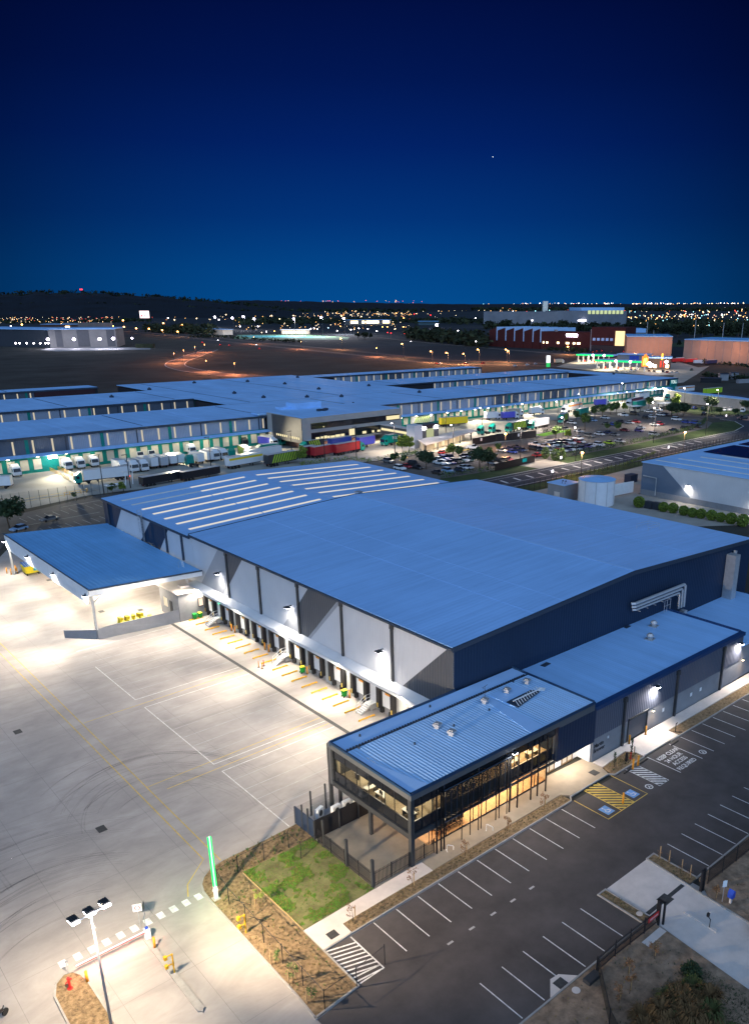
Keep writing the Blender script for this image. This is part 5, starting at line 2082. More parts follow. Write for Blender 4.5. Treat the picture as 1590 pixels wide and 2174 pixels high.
def truck(proto, px, py, rz, lb, grp='trucks and trailers in the depot yard', z=.02):
    x, y, _ = P(px, py, z)
    return place(proto, (x, y, z), radians(rz), lb, grp)

# ================================================================ mid-ground surfaces
g = MB()
sheet(g, [(-40, 246), (55, 234), (80, 241), (175, 229), (258, 227), (268, 233), (300, 240), (345, 246), (440, 262), (462, 300), (462, 330), (-40, 330)], -.02)
struct('depot_yard', g, mat('depot_concrete', (.30, .285, .25), .8, var=.2, scale=12, detail=7))
g = MB()
sheet(g, [(-60, 190), (20, 190.5), (42, 193), (47, 203), (84, 198), (130, 198), (100, 238), (82, 239.5), (60, 231.5), (-60, 243)], -.015)
struct('side_lot', g, M['asphalt_old'])
g = MB()
ribbon(g, [P(130, 1077)[:2], P(225, 1060)[:2]], .25, .0)
for k in range(11):
    x, y, _ = P(42 + k * 17.5, 1100 - k * 3.4)
    ribbon(g, [(x, y), (x + .3, y - 5.5)], .14, .0)
    ribbon(g, [(x + .5, y - 14.5), (x + .8, y - 20)], .14, .0)
ribbon(g, [P(20, 1122)[:2], P(213, 1087)[:2]], .25, .001)
for k in range(4):
    for d in (0, 4):
        a = P(24 + k * 28 + d, 1064 - k * 4.5 + d * 1.3)
        ribbon(g, [(a[0], a[1]), (a[0] + 3.2, a[1] + .6)], .35, .0, 1)
struct('lot_markings', g, [M['line_faint'], M['line_yellow']])
g = MB()
sheet(g, [(120, 196), (172, 190), (190, 188.5), (260, 188.5), (305, 190.5), (335, 193.5), (352, 201), (368, 222), (380, 243), (345, 250), (300, 258), (287, 250), (268, 232), (258, 226.5), (224, 228), (170, 228), (120, 240)], -.01)
struct('far_car_park', g, mat('far_asphalt', (.115, .105, .098), .85, var=.2, scale=9, detail=7))
g = MB()
sheet(g, [(90, 177), (90, 197), (190, 188.4), (260, 188.3), (335, 193), (352, 201.5), (366, 198), (352, 186), (338, 180.6), (200, 180)], -.012)
sheet(g, [(100, 155), (100, 165), (176, 164.8), (320, 166), (320, 158), (250, 161), (200, 158)], -.012)
sheet(g, [(372, 222), (392, 206), (420, 205), (440, 200), (470, 215), (430, 235), (385, 240)], .0)
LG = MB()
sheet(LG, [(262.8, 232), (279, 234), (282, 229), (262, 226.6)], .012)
struct('lit_look_lawn', LG, mat('lit_look_turf', (.12, .30, .025), 1, var=.3, scale=3))  # strip's lit look put into a brighter green than the verge turf
struct('verge_turf', g, mat('verge_turf', (.036, .060, .020), 1, var=.4, scale=5))
g = MB()
sheet(g, [(60, 165.2), (317, 166.5), (345, 165), (380, 150), (420, 140), (420, 215), (396, 205), (375, 215), (366, 205), (364, 196), (352, 185), (335, 180.2), (60, 179.8)], -.005)
sheet(g, [(372, 214), (368, 205), (330, 262), (345, 268)], -.004)
sheet(g, [(455, 200), (470, 200), (480, 300), (620, 420), (600, 430), (462, 306)], -.006)
RD = struct('road', g, mat('road_asphalt', (.036, .042, .056), .8, var=.15, scale=8))
g = MB()
for k in range(24):
    x = 158 + k * 6.05
    y = 173.2 + max(0, (x - 182)) * .018
    if x < 305:
        ribbon(g, [(x - .1, y - 2.0), (x + .8, y + 2.0)], .85, .004)
ribbon(g, [(100, 176.7), (335, 178.2)], .16, .004)
ribbon(g, [(100, 170), (315, 171.2)], .16, .004)
ribbon(g, [(100, 165.6), (317, 167)], .25, .005)
ribbon(g, [(100, 179.7), (335, 180.3), (352, 185.3), (364, 196.2), (366, 205.3)], .3, .005)
struct('road_markings', g, M['line_white'])
g = MB()
g.prism([(366 + 9 * cos(2 * pi * k / 24) + 14, 194 + 9 * sin(2 * pi * k / 24)) for k in range(24)], -.02, .18)
struct('roundabout', g, mat('roundabout_paving', (.42, .22, .17), .8, var=.15, scale=3))
g = MB()
sheet(g, [(207, 180.3), (222, 180.4), (222, 190), (206, 190)], .001)
sheet(g, [(178, 158), (200, 157.7), (250, 160.5), (300, 150), (300, 135), (199, 135), (199, 95), (190, 95), (140, 131), (140, 158)], -.008)
struct('side_paving', g, mat('side_paving', (.33, .30, .26), .8, var=.15, scale=5))
g = MB()
for (x0, x1, y) in ((230, 262, 203), (270, 342, 207), (228, 300, 196), (275, 335, 222), (180, 215, 206)):
    for k in range(int((x1 - x0) / 2.6)):
        ribbon(g, [(x0 + k * 2.6, y - 5), (x0 + k * 2.6, y + 5)], .12, .0)
for k in range(6):
    ribbon(g, [P(848 + k * 2.6, 978 - k * .8)[:2], P(852 + k * 2.6, 974 - k * .8)[:2]], .5, .004, 1)
    ribbon(g, [P(980 + k * 2.6, 958 - k * .6)[:2], P(984 + k * 2.6, 955 - k * .6)[:2]], .5, .004, 1)
struct('bay_markings', g, [M['line_faint'], M['line_yellow']])

# ================================================================ distribution depot
DC = thing('distribution_depot', 'huge low blue-roofed depot with teal dock walls, courtyards and rows of roller doors', 'depot', (240, 340))
zr = lambda x: 11.35 - .0060 * (x - 70)
teal = mat('dock_teal', (.0, .20, .165), .55, var=.06)
cream = mat('roller_cream', (.62, .57, .46), .6, var=.05, rib=('Z', .4, .03))
dcl = mat('depot_light', (.30, .34, .42), .5, var=.05, rib=('X', .6, .03))
dcd = mat('depot_slate', (.085, .105, .14), .5, var=.05, rib=('X', .6, .03))
dck = mat('depot_dark', (.025, .024, .03), .6, var=.05)
strip = glow('strip_window', (1, .88, .66), .62)
g = MB()
ROOFS = [(10, 456, 287.0, 331), (10, 174, 364, 414), (10, 162, 449, 463), (174, 284, 331.0, 455), (284, 445, 361, 390), (440, 456, 331, 390), (284, 428, 431, 446)]
for x0, x1, y0, y1 in ROOFS:
    n = max(1, int((x1 - x0) / 60))
    for k in range(n):
        a, b = x0 + (x1 - x0) * k / n, x0 + (x1 - x0) * (k + 1) / n
        g.ext([(a, y0, zr(a)), (b, y0, zr(b)), (b, y1, zr(b)), (a, y1, zr(a))], (0, 0, .3))
sheetm = mat('depot_roof', (.34, .58, .90), .5, var=.12, scale=16, rib=('X', 6, .05), spec=.4, streak=(.35, .03))
g.build('roof', sheetm, DC)
g = MB()
for x0, x1, y0, y1 in ROOFS:                            # pale seams and dark gutters
    k = 0
    while x0 + 12 + k * 24 < x1 - 4:
        x = x0 + 12 + k * 24
        g.ext([(x, y0 + 3, zr(x) + .31), (x + .35, y0 + 3, zr(x) + .31), (x + .35, y1 - 3, zr(x) + .31), (x, y1 - 3, zr(x) + .31)], (0, 0, .06), k % 2)
        k += 1
    g.ext([(x0, y0 - .25, zr(x0) - .45), (x1, y0 - .25, zr(x1) - .45), (x1, y0 - .25, zr(x1) + .32), (x0, y0 - .25, zr(x0) + .32)], (0, .2, 0), 0)
g.build('roof_seams', [M['trim'], M['roof_tray']], DC)
g = MB()
for x0, x1, y0, y1 in ROOFS:
    z = zr(x1) - .05
    g.prism([(x0 + .3, y0 + .45), (x1 - .3, y0 + .45), (x1 - .3, y1 - .3), (x0 + .3, y1 - .3)], 0, z)
g.build('walls', dck, DC)
R4 = random.Random(8)
RUNS = []
def facade(Y, x0, x1, zlo, pitch, light_from, doors=True, seed=0, dark=()):
    """upper cladding band with lit strips, teal downpipes; below it roller doors"""
    gs, gt = MB(), MB()
    k = 0
    x = x0
    run = None
    while x < x1 - .5:
        b = min(x + pitch, x1)
        isd = any(d0 <= x < d1 for d0, d1 in dark)
        if run is None or run[2] != isd:
            run = [x, b, isd]
            RUNS.append((Y, zlo, run))
        run[1] = b
        sb = MB() if doors else gs
        sb.ext([(x + .6, Y - .22, zlo + .3), (x + 1.15, Y - .22, zlo + .3), (x + 1.15, Y - .22, zr(x) - .8), (x + .6, Y - .22, zr(x) - .8)], (0, .08, 0))
        tb = MB() if doors else gt
        if k % 4 == 2:
            tb.box(x + pitch - 1.6, x + pitch - .5, Y - .3, Y - .14, zlo, zr(x) - .5, 0)
        elif k % 2 == 0:
            tb.box(x + pitch - 1.2, x + pitch - .8, Y - .3, Y - .14, zlo, zr(x) - .5, 1)
        if doors:
            sb.build('window_strip', strip, DC)
            if tb.f:
                tb.build('downpipe', [teal, M['trim']], DC)
        x += pitch
        k += 1
    if not doors:
        gs.build('window_strip', strip, DC)['kind'] = 'stuff'
        gt.build('downpipe', [teal, M['trim']], DC)['kind'] = 'stuff'
facade(287.4, 12.5, 166, 6.0, 6.07, 0, dark=((0, 88), (160, 170)))
facade(287.4, 216.4, 444, 5.2, 5.97, 0, dark=((290, 306), (326, 342), (418, 460)))
facade(364.4, 12, 174, 6.2, 6.07, 0, False, dark=((126, 180),))
facade(449.4, 12, 130, 6.2, 6.07, 0, False, dark=((0, 130),))
facade(361.4, 320, 440, 5.2, 5.97, 0, dark=((284, 320),))
facade(431.4, 300, 428, 5.2, 5.97, 0, False, dark=((330, 350), (370, 376)))
for Y, zlo, (xa, xb, isd) in RUNS:
    g = MB()
    g.ext([(xa, Y - .12, zlo), (xb, Y - .12, zlo), (xb, Y - .12, zr(xb) - .5), (xa, Y - .12, zr(xa) - .5)], (0, .1, 0))
    g.build('cladding', dcd if isd else dcl, DC)
g = MB()
g.box(10.3, 166, 287.2, 287.4, 0, 6.0)
g.box(216, 455.7, 287.2, 287.4, 0, 5.2)
g.build('dock_wall', teal, DC)
for xs in ([12.5 + 4.0 * k for k in range(39)], [221.5 + 4.0 * k for k in range(56)]):
    for x in xs:
        if 80.5 < x - 2.5 < 86.5 and False:
            continue
        if abs(x - 84.5) < .1:
            continue
        g = MB()
        g.box(x - 1.22, x + 1.22, 287.05, 287.19, 1.0, 4.4 if x < 200 else 4.0)
        if x > 50:
            g.build('roller_door', cream, DC)
for x0, x1, z0, z1 in ((10, 167, 6.3, 5.6), (216, 447, 5.5, 4.3)):
    g = MB()
    g.ext([(x0, 287.1, z0), (x1, 287.1, z1), (x1, 284.2, z1 - .5), (x0, 284.2, z0 - .5)], (0, 0, .15))
    g.build('dock_canopy', M['roof'], DC)
for x, pw in ((45, 430), (85, 430), (125, 430), (155, 330), (238, 430), (275, 430), (312, 430), (350, 430), (388, 430), (425, 430)):
    z = 5.5 if x < 200 else 4.6
    g = MB()
    for k in range(4):
        g.box(x - 14 + k * 9, x - 13.2 + k * 9, 285.2, 285.8, z - .25, z - .15)
    hp = g.build('canopy_lights', M['lit_warm'], DC)
    lamp('AREA', (x, 285.2, z - .35), pw, (1, .90, .62), (0, -.30, -1), 180, (34, .6), hp)
    lamp('SPOT', (x, 284, z + .3), 26000, (1, .88, .62), (0, -1, -.22), 120, .4, hp, 'throw_light')
g = MB()
g.box(83.2, 85.9, 283.5, 284.2, 4.6, 5.3)
g.build('entry_lightbox', M['lit_white'], DC)
g = MB()
g.ball(430, 285.5, 4.6, .9, .6, .6)
g.build('dock_floodlight', M['lit_white'], DC)
g = MB()
g.box(447.5, 455.5, 286.9, 287.1, 5.6, 8.6)
sg = g.build('sign_panel', mat('sign_teal', (.0, .28, .25), .4, var=0), DC)
g = MB()
text_mb(g, 'TOLL', 2.6, frame_M((451.5, 286.86, 7.1), (1, 0, 0), (0, 0, 1)), .02, bold=.05)
g.build('sign_lettering', glow('sign_white', (.8, 1, .95), 1.0), sg)
g = MB()
g.box(130, 160, 448.9, 449.3, 6, zr(150) - .3)
g.build('brick_panel', mat('courtyard_dark', (.05, .02, .025), .8), DC)
for px, py in ((318, 828), (238, 844), (413, 814), (498, 836), (526, 811), (632, 802), (605, 816), (677, 827), (560, 845), (783, 820), (725, 843), (890, 834), (1302, 795), (652, 844), (750, 860)):
    d = ray(px, py)
    X = 200
    for _ in range(4):
        t_ = (zr(X) + .3 - CAMZ) / d[2]
        X = d[0] * t_
    Y = d[1] * t_
    g = MB()
    g.ob(X, Y, zr(X) + .25, 1.6, 1.2, .9, .3)
    g.cyl(X, Y, zr(X) + 1.1, zr(X) + 1.6, .5, .4, 8)
    g.build('roof_vent', M['trim'], DC)

OB = thing('depot_office', 'grey box-fronted two-level office building projecting from the depot with dark ribbon windows', 'office', (190, 272))
g = MB()
g.box(166.8, 214.5, 262, 287.0, 3.0, 12.2)
g.build('upper_box', mat('office_panel', (.36, .34, .32), .6, var=.08, scale=3), OB)
g = MB()
g.box(166.6, 166.78, 262.2, 283, 2.9, 12.1)
g.build('side_screen', mat('office_screen', (.075, .07, .07), .6, var=.12, scale=1.2), OB)
g = MB()
g.box(167.3, 214.0, 262.6, 290, 12.21, 12.35)
g.box(163, 200, 287.1, 292, 11.4, 12.0)
g.build('roof', sheetm, OB)
g = MB()
g.box(170, 203, 265, 286, 0, 2.95)
g.build('ground_floor', mat('office_base', (.10, .05, .045), .7, var=.1), OB)
for i, (x0, x1, z0, z1) in enumerate(((170.6, 213.4, 7.9, 10.1), (170.6, 204.2, 3.6, 6.6))):
    g = MB()
    g.box(x0, x1, 261.9, 261.99, z0, z1)
    f = g.build('ribbon_window', M['black_glass'], OB)
    g = MB()
    zz = z0 + (z1 - z0) * .12
    if i == 1:
        k = 0
        x = x0 + .5
        while x < x1 - 1:
            wv = R4.uniform(.8, 2.2)
            if R4.random() < .78:
                g.box(x, min(x + wv, x1), 261.86, 261.895, zz, zz + R4.uniform(.7, 1.1))
            x += wv + R4.uniform(.15, .5)
        g.box(188, 190.6, 261.85, 261.88, zz, z1 - .2)
    else:
        g.box(206.5, 213.3, 261.86, 261.895, z0 + .3, z1 - .4)
        g.box(176, 176.5, 261.86, 261.895, z0 + .3, z0 + .7)
    g.build('lit_panes', glow('office_lit', (1, .86, .50), 1.0) if i == 0 else bpy.data.materials['office_lit'], f)
g = MB()
for k in range(12):
    if k != 5:
        g.box(166.56, 166.59, 264 + k * 1.4, 264.9 + k * 1.4, 4.2, 5.0)
g.build('lit_panes', bpy.data.materials['office_lit'], OB)
for k in range(6):
    x = 176 + k * 6
    g = MB()
    g.box(x - .4, x + .4, 263.0, 263.5, 2.85, 2.98)
    g.build('soffit_light', M['lit_warm'], OB)
lamp('AREA', (188, 263, 2.8), 1600, (1, .8, .55), (0, -.2, -1), 180, (32, .6), OB)
g = MB()
g.ob(186, 290, 12.3, 13, 6, 2.4, .02)
g.ob(180, 292, 12.3, 10, 4, .9, .02)
g.build('plant_screen', sheetm, OB)
g = MB()
for x, y in ((184, 276), (186, 275.4), (187.5, 276.6)):
    g.ob(x, y, 12.35, 1.8, 1.4, .8, .4)
g.build('roof_unit', M['trim'], OB)
# link bridge, lift tower, gatehouse canopy
g = MB()
LB = thing('link_bridge', 'glazed walkway bridging from the depot office to the pale lift tower', 'bridge', (205, 254))
g.box(203.2, 206.4, 244.3, 261.9, 3.6, 6.6)
g.build('walls', M['fascia'], LB)
g = MB()
g.box(203.08, 203.18, 245, 261, 4.7, 5.6)
g.build('window', bpy.data.materials['office_lit'], LB)
g = MB()
g.box(203.0, 206.6, 244.3, 261.9, 6.62, 6.8)
g.build('roof', M['path'], LB)
LT = thing('lift_tower', 'pale lift tower with dark glazed bay and two bright lamps at the depot entrance', 'tower', (207, 242))
g = MB()
g.box(202.3, 206.4, 239.6, 244.2, 0, 8.6)
g.build('core', M['wall_light'], LT)
g = MB()
g.box(206.42, 215.2, 240.2, 243.8, 0, 8.3)
g.box(206.42, 215.2, 240.0, 240.19, 6.9, 8.35, 1)
g.build('bay', [M['fascia'], dck], LT)
g = MB()
g.box(208.9, 212.6, 240.05, 240.18, 2.9, 6.7)
g.build('glazing', glow('tower_glass', (.85, .9, .5), .55), LT)
for x in (207.6, 213.6):
    g = MB()
    g.box(x - .9, x + .9, 239.9, 240.0, 6.6, 7.7)
    g.build('lamp_panel', M['lit_white'], LT)
GH = thing('gatehouse', 'single-storey lit entrance gatehouse with a long flat canopy beside the far car park', 'gatehouse', (220, 238))
g = MB()
g.prism([(197.2, 227.2), (205.5, 229.5), (236.8, 240.4), (237.6, 246), (232, 246), (203, 238.6)], 3.15, 3.45)
g.build('canopy', M['path'], GH)
g = MB()
g.prism([(201, 233), (206, 234), (231, 242), (232, 246), (204, 238.5)], 0, 3.1)
g.build('walls', M['cream'], GH)
for x, y in ((199, 229.3), (207, 231.5), (215, 234.2), (224, 237.2), (233, 240.2)):
    g = MB()
    g.box(x - .2, x + .2, y - .2, y + .2, 0, 3.14)
    g.build('post', M['char'], GH)
g = MB()
for x, y in ((208.5, 234.3), (214, 236.1), (222, 238.7), (227, 240.3)):
    g.ob(x, y, .3, 1.8, .1, 2.1, .31)
g.build('glass_door', glow('gatehouse_glass', (1, .8, .5), 1.2), GH)
lamp('AREA', (216, 233.6, 2.9), 1500, (1, .82, .58), (.1, -.3, -1), 180, (26, .5), GH)
BW = thing('black_fence_wall', 'long black panel fence between the depot yard and the far car park', 'fence', (245, 228))
g = MB()
g.prism([(238, 230.5), (244, 228.2), (257.5, 226.6), (257.6, 226.9), (244, 228.6), (238.1, 230.9)], 0, 2.9)
g.prism([(224, 229.8), (237.9, 230.5), (237.9, 230.8), (224, 230.1)], 0, 2.7)
g.build('panels', M['black'], BW)
g = MB()
for x in (228, 247.5, 255):
    g.box(x, x + .8, 226.9 if x > 250 else 227.6 if x > 240 else 229.6, 227.2 if x > 250 else 228 if x > 240 else 229.7, 1.3, 2.4)
g.build('notices', M['white'], BW)
for k, (px, py) in enumerate(((1072.7, 921), (1235, 961), (1453, 917.7))):
    x, y, _ = P(px, py, (5.5, 8, 8)[k])
    t = thing('street_lamp', 'lit orange street lamp ' + ('over the black panel fence', 'on the road verge above the dashed road', 'on the road verge near the roundabout')[k], 'street lamp', (x, y), 0, 'orange street lamps by the road')
    g = MB()
    h = (5.5, 8, 8)[k]
    g.cyl(x, y, 0, h + .2, .1, .07, 8)
    g.tube([(x, y, h + .2), (x - .5, y - .5, h + .3)], .05, 5)
    g.build('pole', M['char'], t)
    g = MB()
    g.ball(x - .5, y - .5, h + .1, .42, .42, .3)
    g.build('lens', glow('sodium_lens', (1, .48, .14), 30) if k == 0 else bpy.data.materials['sodium_lens'], t)
    lamp('POINT', (x - .5, y - .5, h - .5), 2600, (1, .5, .2), rad=.4, parent=t)
def pole_lamp(px, py, h, lb, arm=1.2, lit=False, grp='black lamp posts of the depot'):
    x, y, _ = P(px, py)
    t = thing('lamp_post', lb, 'lamp post', (x, y), 0, grp)
    g = MB()
    g.cyl(x, y, 0, h, .16, .10, 8)
    g.build('pole', M['black'], t)
    g = MB()
    g.box(x - arm, x + arm * .3, y - .12, y + .12, h, h + .14)
    g.box(x - arm - .2, x - arm + .5, y - .25, y + .25, h - .06, h + .1)
    g.build('lamp_head', M['char'], t)
    if lit:  # added light for the car park; these heads otherwise stand dark
        lamp('SPOT', (x - arm, y, h - .4), 9500, (1, .82, .66), (0, 0, -1), 165, .3, t)
        g = MB()
        g.ball(x - arm, y, h - .15, .3, .3, .15)
        g.build('lens', M['lit_white'], t)
for px, py, h, lb in ((222, 1050, 11.5, 'tall black lamp post by the white truck at the left of the depot yard'), (278, 1036, 10, 'black lamp post rising behind the skylit roof\'s left corner'), (450, 1003, 11.5, 'black lamp post behind the two black trailers'),
                      (757, 972, 11, 'black lamp post in front of the red trailers'), (690, 978, 9, 'thin black lamp post left of the red trailers\' middle'), (620, 968, 9, 'black lamp post in front of the depot office corner'),
                      (838, 960, 11, 'black lamp post beside the green tree by the lift tower'), (946, 928, 11, 'black lamp post in front of the yellow trailer'), (962, 965, 11, 'pale-headed lamp post among the left block of parked cars'),
                      (1023, 920, 11, 'black lamp post behind the black panel fence'), (1104, 977, 11.5, 'tall black lamp post at the dark cars left of the car park entry'), (1110, 910, 11, 'black lamp post by the lime chevron truck'),
                      (1182, 910, 12, 'tall black lamp post at the grass strip'), (1194, 932, 9, 'black lamp post behind the middle row of cars'), (1221, 979, 12, 'tall black lamp post on the verge hedge, left one'),
                      (1229, 878, 10, 'black lamp post left of the round trees by the yard'), (1320, 856, 11, 'black lamp post in front of the striped trucks'), (1386, 940, 14, 'tall thin black lamp post on the verge hedge, middle one'),
                      (1384, 906, 11, 'black lamp post in the far car park by the red car'), (1450, 868, 11, 'black lamp post behind the clump of trees at the roundabout'), (1497, 923, 13, 'tall black lamp post on the verge hedge at the roundabout'),
                      (1520, 873, 11, 'black lamp post in front of the long grey shed')):
    pole_lamp(px, py, h, lb, lit=px in (838, 962, 1023, 1104, 1110, 1182, 1194, 1229, 1221, 1320, 1384, 1386, 1450, 1497, 1520))
# ---- trucks
WT, BT = box_truck('white', 'white'), None
fronts = [(40, 1013, 'white box truck backed to the dock at the far left'), (149.6, 999, 'white box truck at the docks, left of the three by the yellow rails'), (176, 996, 'white box truck at the docks, middle of the three by the yellow rails'),
          (205, 992, 'white box truck at the docks, right of the three by the yellow rails'), (300.6, 976, 'white box truck at the docks, left of the pair in mid yard'), (325, 973, 'white box truck at the docks, right of the pair in mid yard'),
          (412, 966, 'lone white box truck backed to the docks above the parked row')]
for px, py, lb in fronts:
    x, y, _ = P(px, py)
    place(WT, (x, max(y + 4.1, 282.0) if y > 270 else y + 4.1, .02), -pi / 2, lb, 'white box trucks in the depot yard')
row = [(266, 1004, 0, 'white', 'white'), (290, 1004, 0, 'silver', 'white'), (311, 1002, 0, 'silver', 'white'), (331, 996, 1, 'white', 'white'), (352, 994, 1, 'silver', 'white'), (371, 990, 1, 'white', 'white'), (388, 988, 1, 'white', 'white'),
       (429, 986, 1, 'white', 'white'), (449, 982, 1, 'white', 'white'), (462, 979, 0, 'white', 'white'), (480, 977, 0, 'white', 'white')]
for k, (px, py, back, c1, c2) in enumerate(row):
    x, y, _ = P(px, py)
    place(box_truck(c1, c2, 7.6), (x, y + 3.8, .02), pi / 2 if back else -pi / 2, '%s box truck, %s from the left in the parked yard row, %s' % (c1, nth(k), 'tail outward' if back else 'cab outward'), 'box trucks in the parked row')
GT = 'trucks and trailers in the depot yard'
truck(box_truck('white', 'dark', 8), 512, 947, -90, 'white rigid truck with dark cab roof at the docks near the depot office')
truck(box_truck('violet', 'white', 9), 570, 948, -80, 'purple-sided truck with a white cab at the docks beside the depot office', GT)
truck(box_truck('white', 'teal', 9), 586, 944, -80, 'white truck with a teal cab at the docks beside the depot office', GT)
truck(tractor('teal'), 408.6, 990, 90, 'small teal truck in the gap of the parked row')
truck(tractor('teal'), 497, 976, 90, 'teal truck between the parked row and the chevron trailer')
truck(semi('dark', None, 'lime', 9), 522, 972, 80, 'dark trailer with lime chevrons parked next to the teal truck')
truck(box_truck('teal', 'teal', 9), 568, 964, 175, 'teal truck crossing the yard near the depot office')
truck(semi('white', 'teal', lights=True), 228, 1021, 172, 'white trailer with teal cab and glowing lamps driving through the left yard', GT)
truck(box_truck('white', 'white', 9), -6, 1037, 150, 'white truck cut off by the left edge of the photo in the depot yard')
truck(semi('black', None, L=14), 345, 1026, 8, 'black box trailer, left of the two end to end at the skylit roof edge').scale.z = .72
truck(semi('black', None, L=14), 425, 1015, 8, 'black box trailer, right of the two end to end at the skylit roof edge').scale.z = .72
truck(semi('white', None, None, 14, stripe='yellow'), 520, 990, 8, 'white trailer with a yellow stripe behind the skylit roof')
truck(semi('dark', None, 'lime', 13), 598, 986, 8, 'dark trailer with lime chevrons just behind the skylit roof')
truck(semi('white', None, None, 15), 560, 975, 8, 'long white trailer behind the lime chevron trailer')
truck(semi('maroon', None, None, 6), 655, 971, 8, 'short magenta-red trailer left of the red pair')
truck(semi('red', None, None, 9), 684, 970, 8, 'bright red trailer, left of the red pair before the depot office')
truck(semi('red', 'teal', None, 12), 735, 963, 8, 'bright red trailer with a teal prime mover, right of the red pair')
truck(semi('dark', 'teal', 'lime', 8), 668, 956, 188, 'teal truck with a dark lime-chevron trailer in front of the depot office')
truck(semi('blue', None, None, 10), 722, 951, 5, 'trailer with a blue side, left of two before the depot office')
truck(semi('violet', None, None, 8), 776, 949, 5, 'trailer with a blue-violet side, right of two before the depot office')
truck(semi('teal', 'teal', None, 12, logo='TOLL'), 845, 942, 186, 'long teal semi with white lettering below the link bridge')
truck(semi('teal', None, None, 7), 893, 935, 6, 'teal trailer half hidden behind the lift tower')
truck(semi('white', None, 'lime', 11), 892, 902, -8, 'white trailer with lime chevrons behind the lift tower')
truck(semi('yellow', None, None, 13.6), 962, 904, -16, 'bright yellow trailer standing alone in the depot yard')
truck(box_truck('white', 'white'), 1045, 891, -14, 'white box truck right of the yellow trailer')
truck(box_truck('violet', 'white', 9), 1082, 890, -12, 'violet-sided truck with a white cab in the right yard')
truck(box_truck('tan', 'white', 9), 1092, 884, -12, 'tan-topped truck just behind the violet truck')
truck(box_truck('white', 'white', 8), 1138, 880, -10, 'white box truck close to the docks right of the violet truck')
truck(tractor('teal'), 1026, 922, 180, 'teal prime mover, left of two behind the black panel fence')
truck(tractor('teal'), 1050, 918, 180, 'teal prime mover, right of two behind the black panel fence')
truck(semi('white', 'teal', None, 12), 1145, 908, 190, 'white trailer with a teal cab near the end of the black fence')
truck(semi('dark', 'teal', 'lime', 12), 1100, 914, 188, 'teal cab pulling a dark lime-chevron trailer along the black fence')
truck(semi('dark', 'teal', 'lime', 8), 1196, 896, 205, 'teal truck with a lime trailer at the edge of the right yard')
truck(semi('silver', 'white', None, 15, stripe='orange', lights=True), 1216, 873, 190, 'long silver and orange semi with glowing lamps in the right yard')
truck(semi('teal', None, None, 9), 1235, 884, 12, 'teal trailer near the round trees of the right yard')
truck(box_truck('violet', 'white', 9), 1276, 862, -12, 'blue-violet box truck at the right docks')
truck(semi('navy', 'white', None, 14, stripe='maroon'), 1348, 860, 190, 'navy and red semi facing left in the right yard')
truck(semi('white', None, None, 13), 1362, 850, 8, 'white trailer behind the navy and red semi')
truck(semi('teal', None, None, 11), 1356, 867, 8, 'teal trailer in front of the navy and red semi')
truck(tractor('teal'), 1418, 851, 190, 'teal prime mover with a pale canopy behind it near the depot corner')
truck(semi('white', None, None, 16, stripe='orange'), 1452, 834, -6, 'white trailer with an orange stripe beyond the depot corner')
truck(tractor('white'), 1434, 842, 170, 'white prime mover before the orange-striped trailer')
truck(semi('lime', None, None, 16), 1511, 838, -5, 'lime green trailer beyond the long grey shed')
# ---- cars
GC = 'cars in the far car park'
cars('by the gatehouse hedge', GC, [(825, 980, 'suv', 'grey'), (849, 995, 'suv', 'white'), (863, 991, 'hatch', 'red'), (878, 986, 'suv', 'black'), (886, 993, 'sedan', 'black')])
cars('in the near row of the left block', GC, [(933, 984, 'ute', 'white'), (946, 983.5, 'sedan', 'white'), (957, 983, 'hatch', 'purple'), (967, 981, 'suv', 'black'), (975, 979.5, 'sedan', 'dark green'), (983, 977.5, 'ute', 'white'), (994, 977, 'sedan', 'dark green')])
cars('in the back row of the left block', GC, [(921, 979, 'hatch', 'navy'), (932, 976, 'sedan', 'white'), (943, 974.5, 'suv', 'blue'), (956, 973, 'suv', 'navy'), (987, 969, 'sedan', 'navy'), (995, 968, 'sedan', 'white'), (1006, 967, 'ute', 'white')])
cars('in the line nearest the skylit roof', GC, [(929, 1004, 'sedan', 'black'), (951, 1001, 'suv', 'pale blue'), (976, 998.5, 'hatch', 'navy'), (984, 993, 'sedan', 'white'), (993, 993, 'sedan', 'silver')])
cars('by the gatehouse entrance', GC, [(1004, 951, 'ute', 'white', -60), (940, 961, 'hatch', 'red', 10)])
cars('on the lane between the blocks', GC, [(1031, 968, 'hatch', 'white'), (1046, 984, 'sedan', 'silver'), (1060, 980, 'suv', 'black'), (1076, 978, 'hatch', 'maroon'), (1066, 957, 'sedan', 'white')])
cars('left of the tall entry lamp post', GC, [(1083, 953, 'sedan', 'navy'), (1087, 960, 'hatch', 'blue'), (1095, 950, 'sedan', 'black'), (1101, 957, 'suv', 'navy'), (1109, 956, 'hatch', 'grey')])
cars('in the back row of the middle block', GC, [(1135, 945, 'ute', 'white'), (1155, 948, 'sedan', 'white'), (1166, 948, 'suv', 'silver'), (1169, 941, 'sedan', 'white'), (1176, 945, 'sedan', 'white'), (1183, 939, 'hatch', 'purple'), (1188, 945, 'suv', 'dark green'), (1194, 940, 'suv', 'black'),
     (1199, 944, 'hatch', 'maroon'), (1211, 941, 'suv', 'white'), (1218, 936, 'sedan', 'silver'), (1224, 938, 'hatch', 'red'), (1231, 938, 'sedan', 'white'), (1227, 931, 'sedan', 'white')])
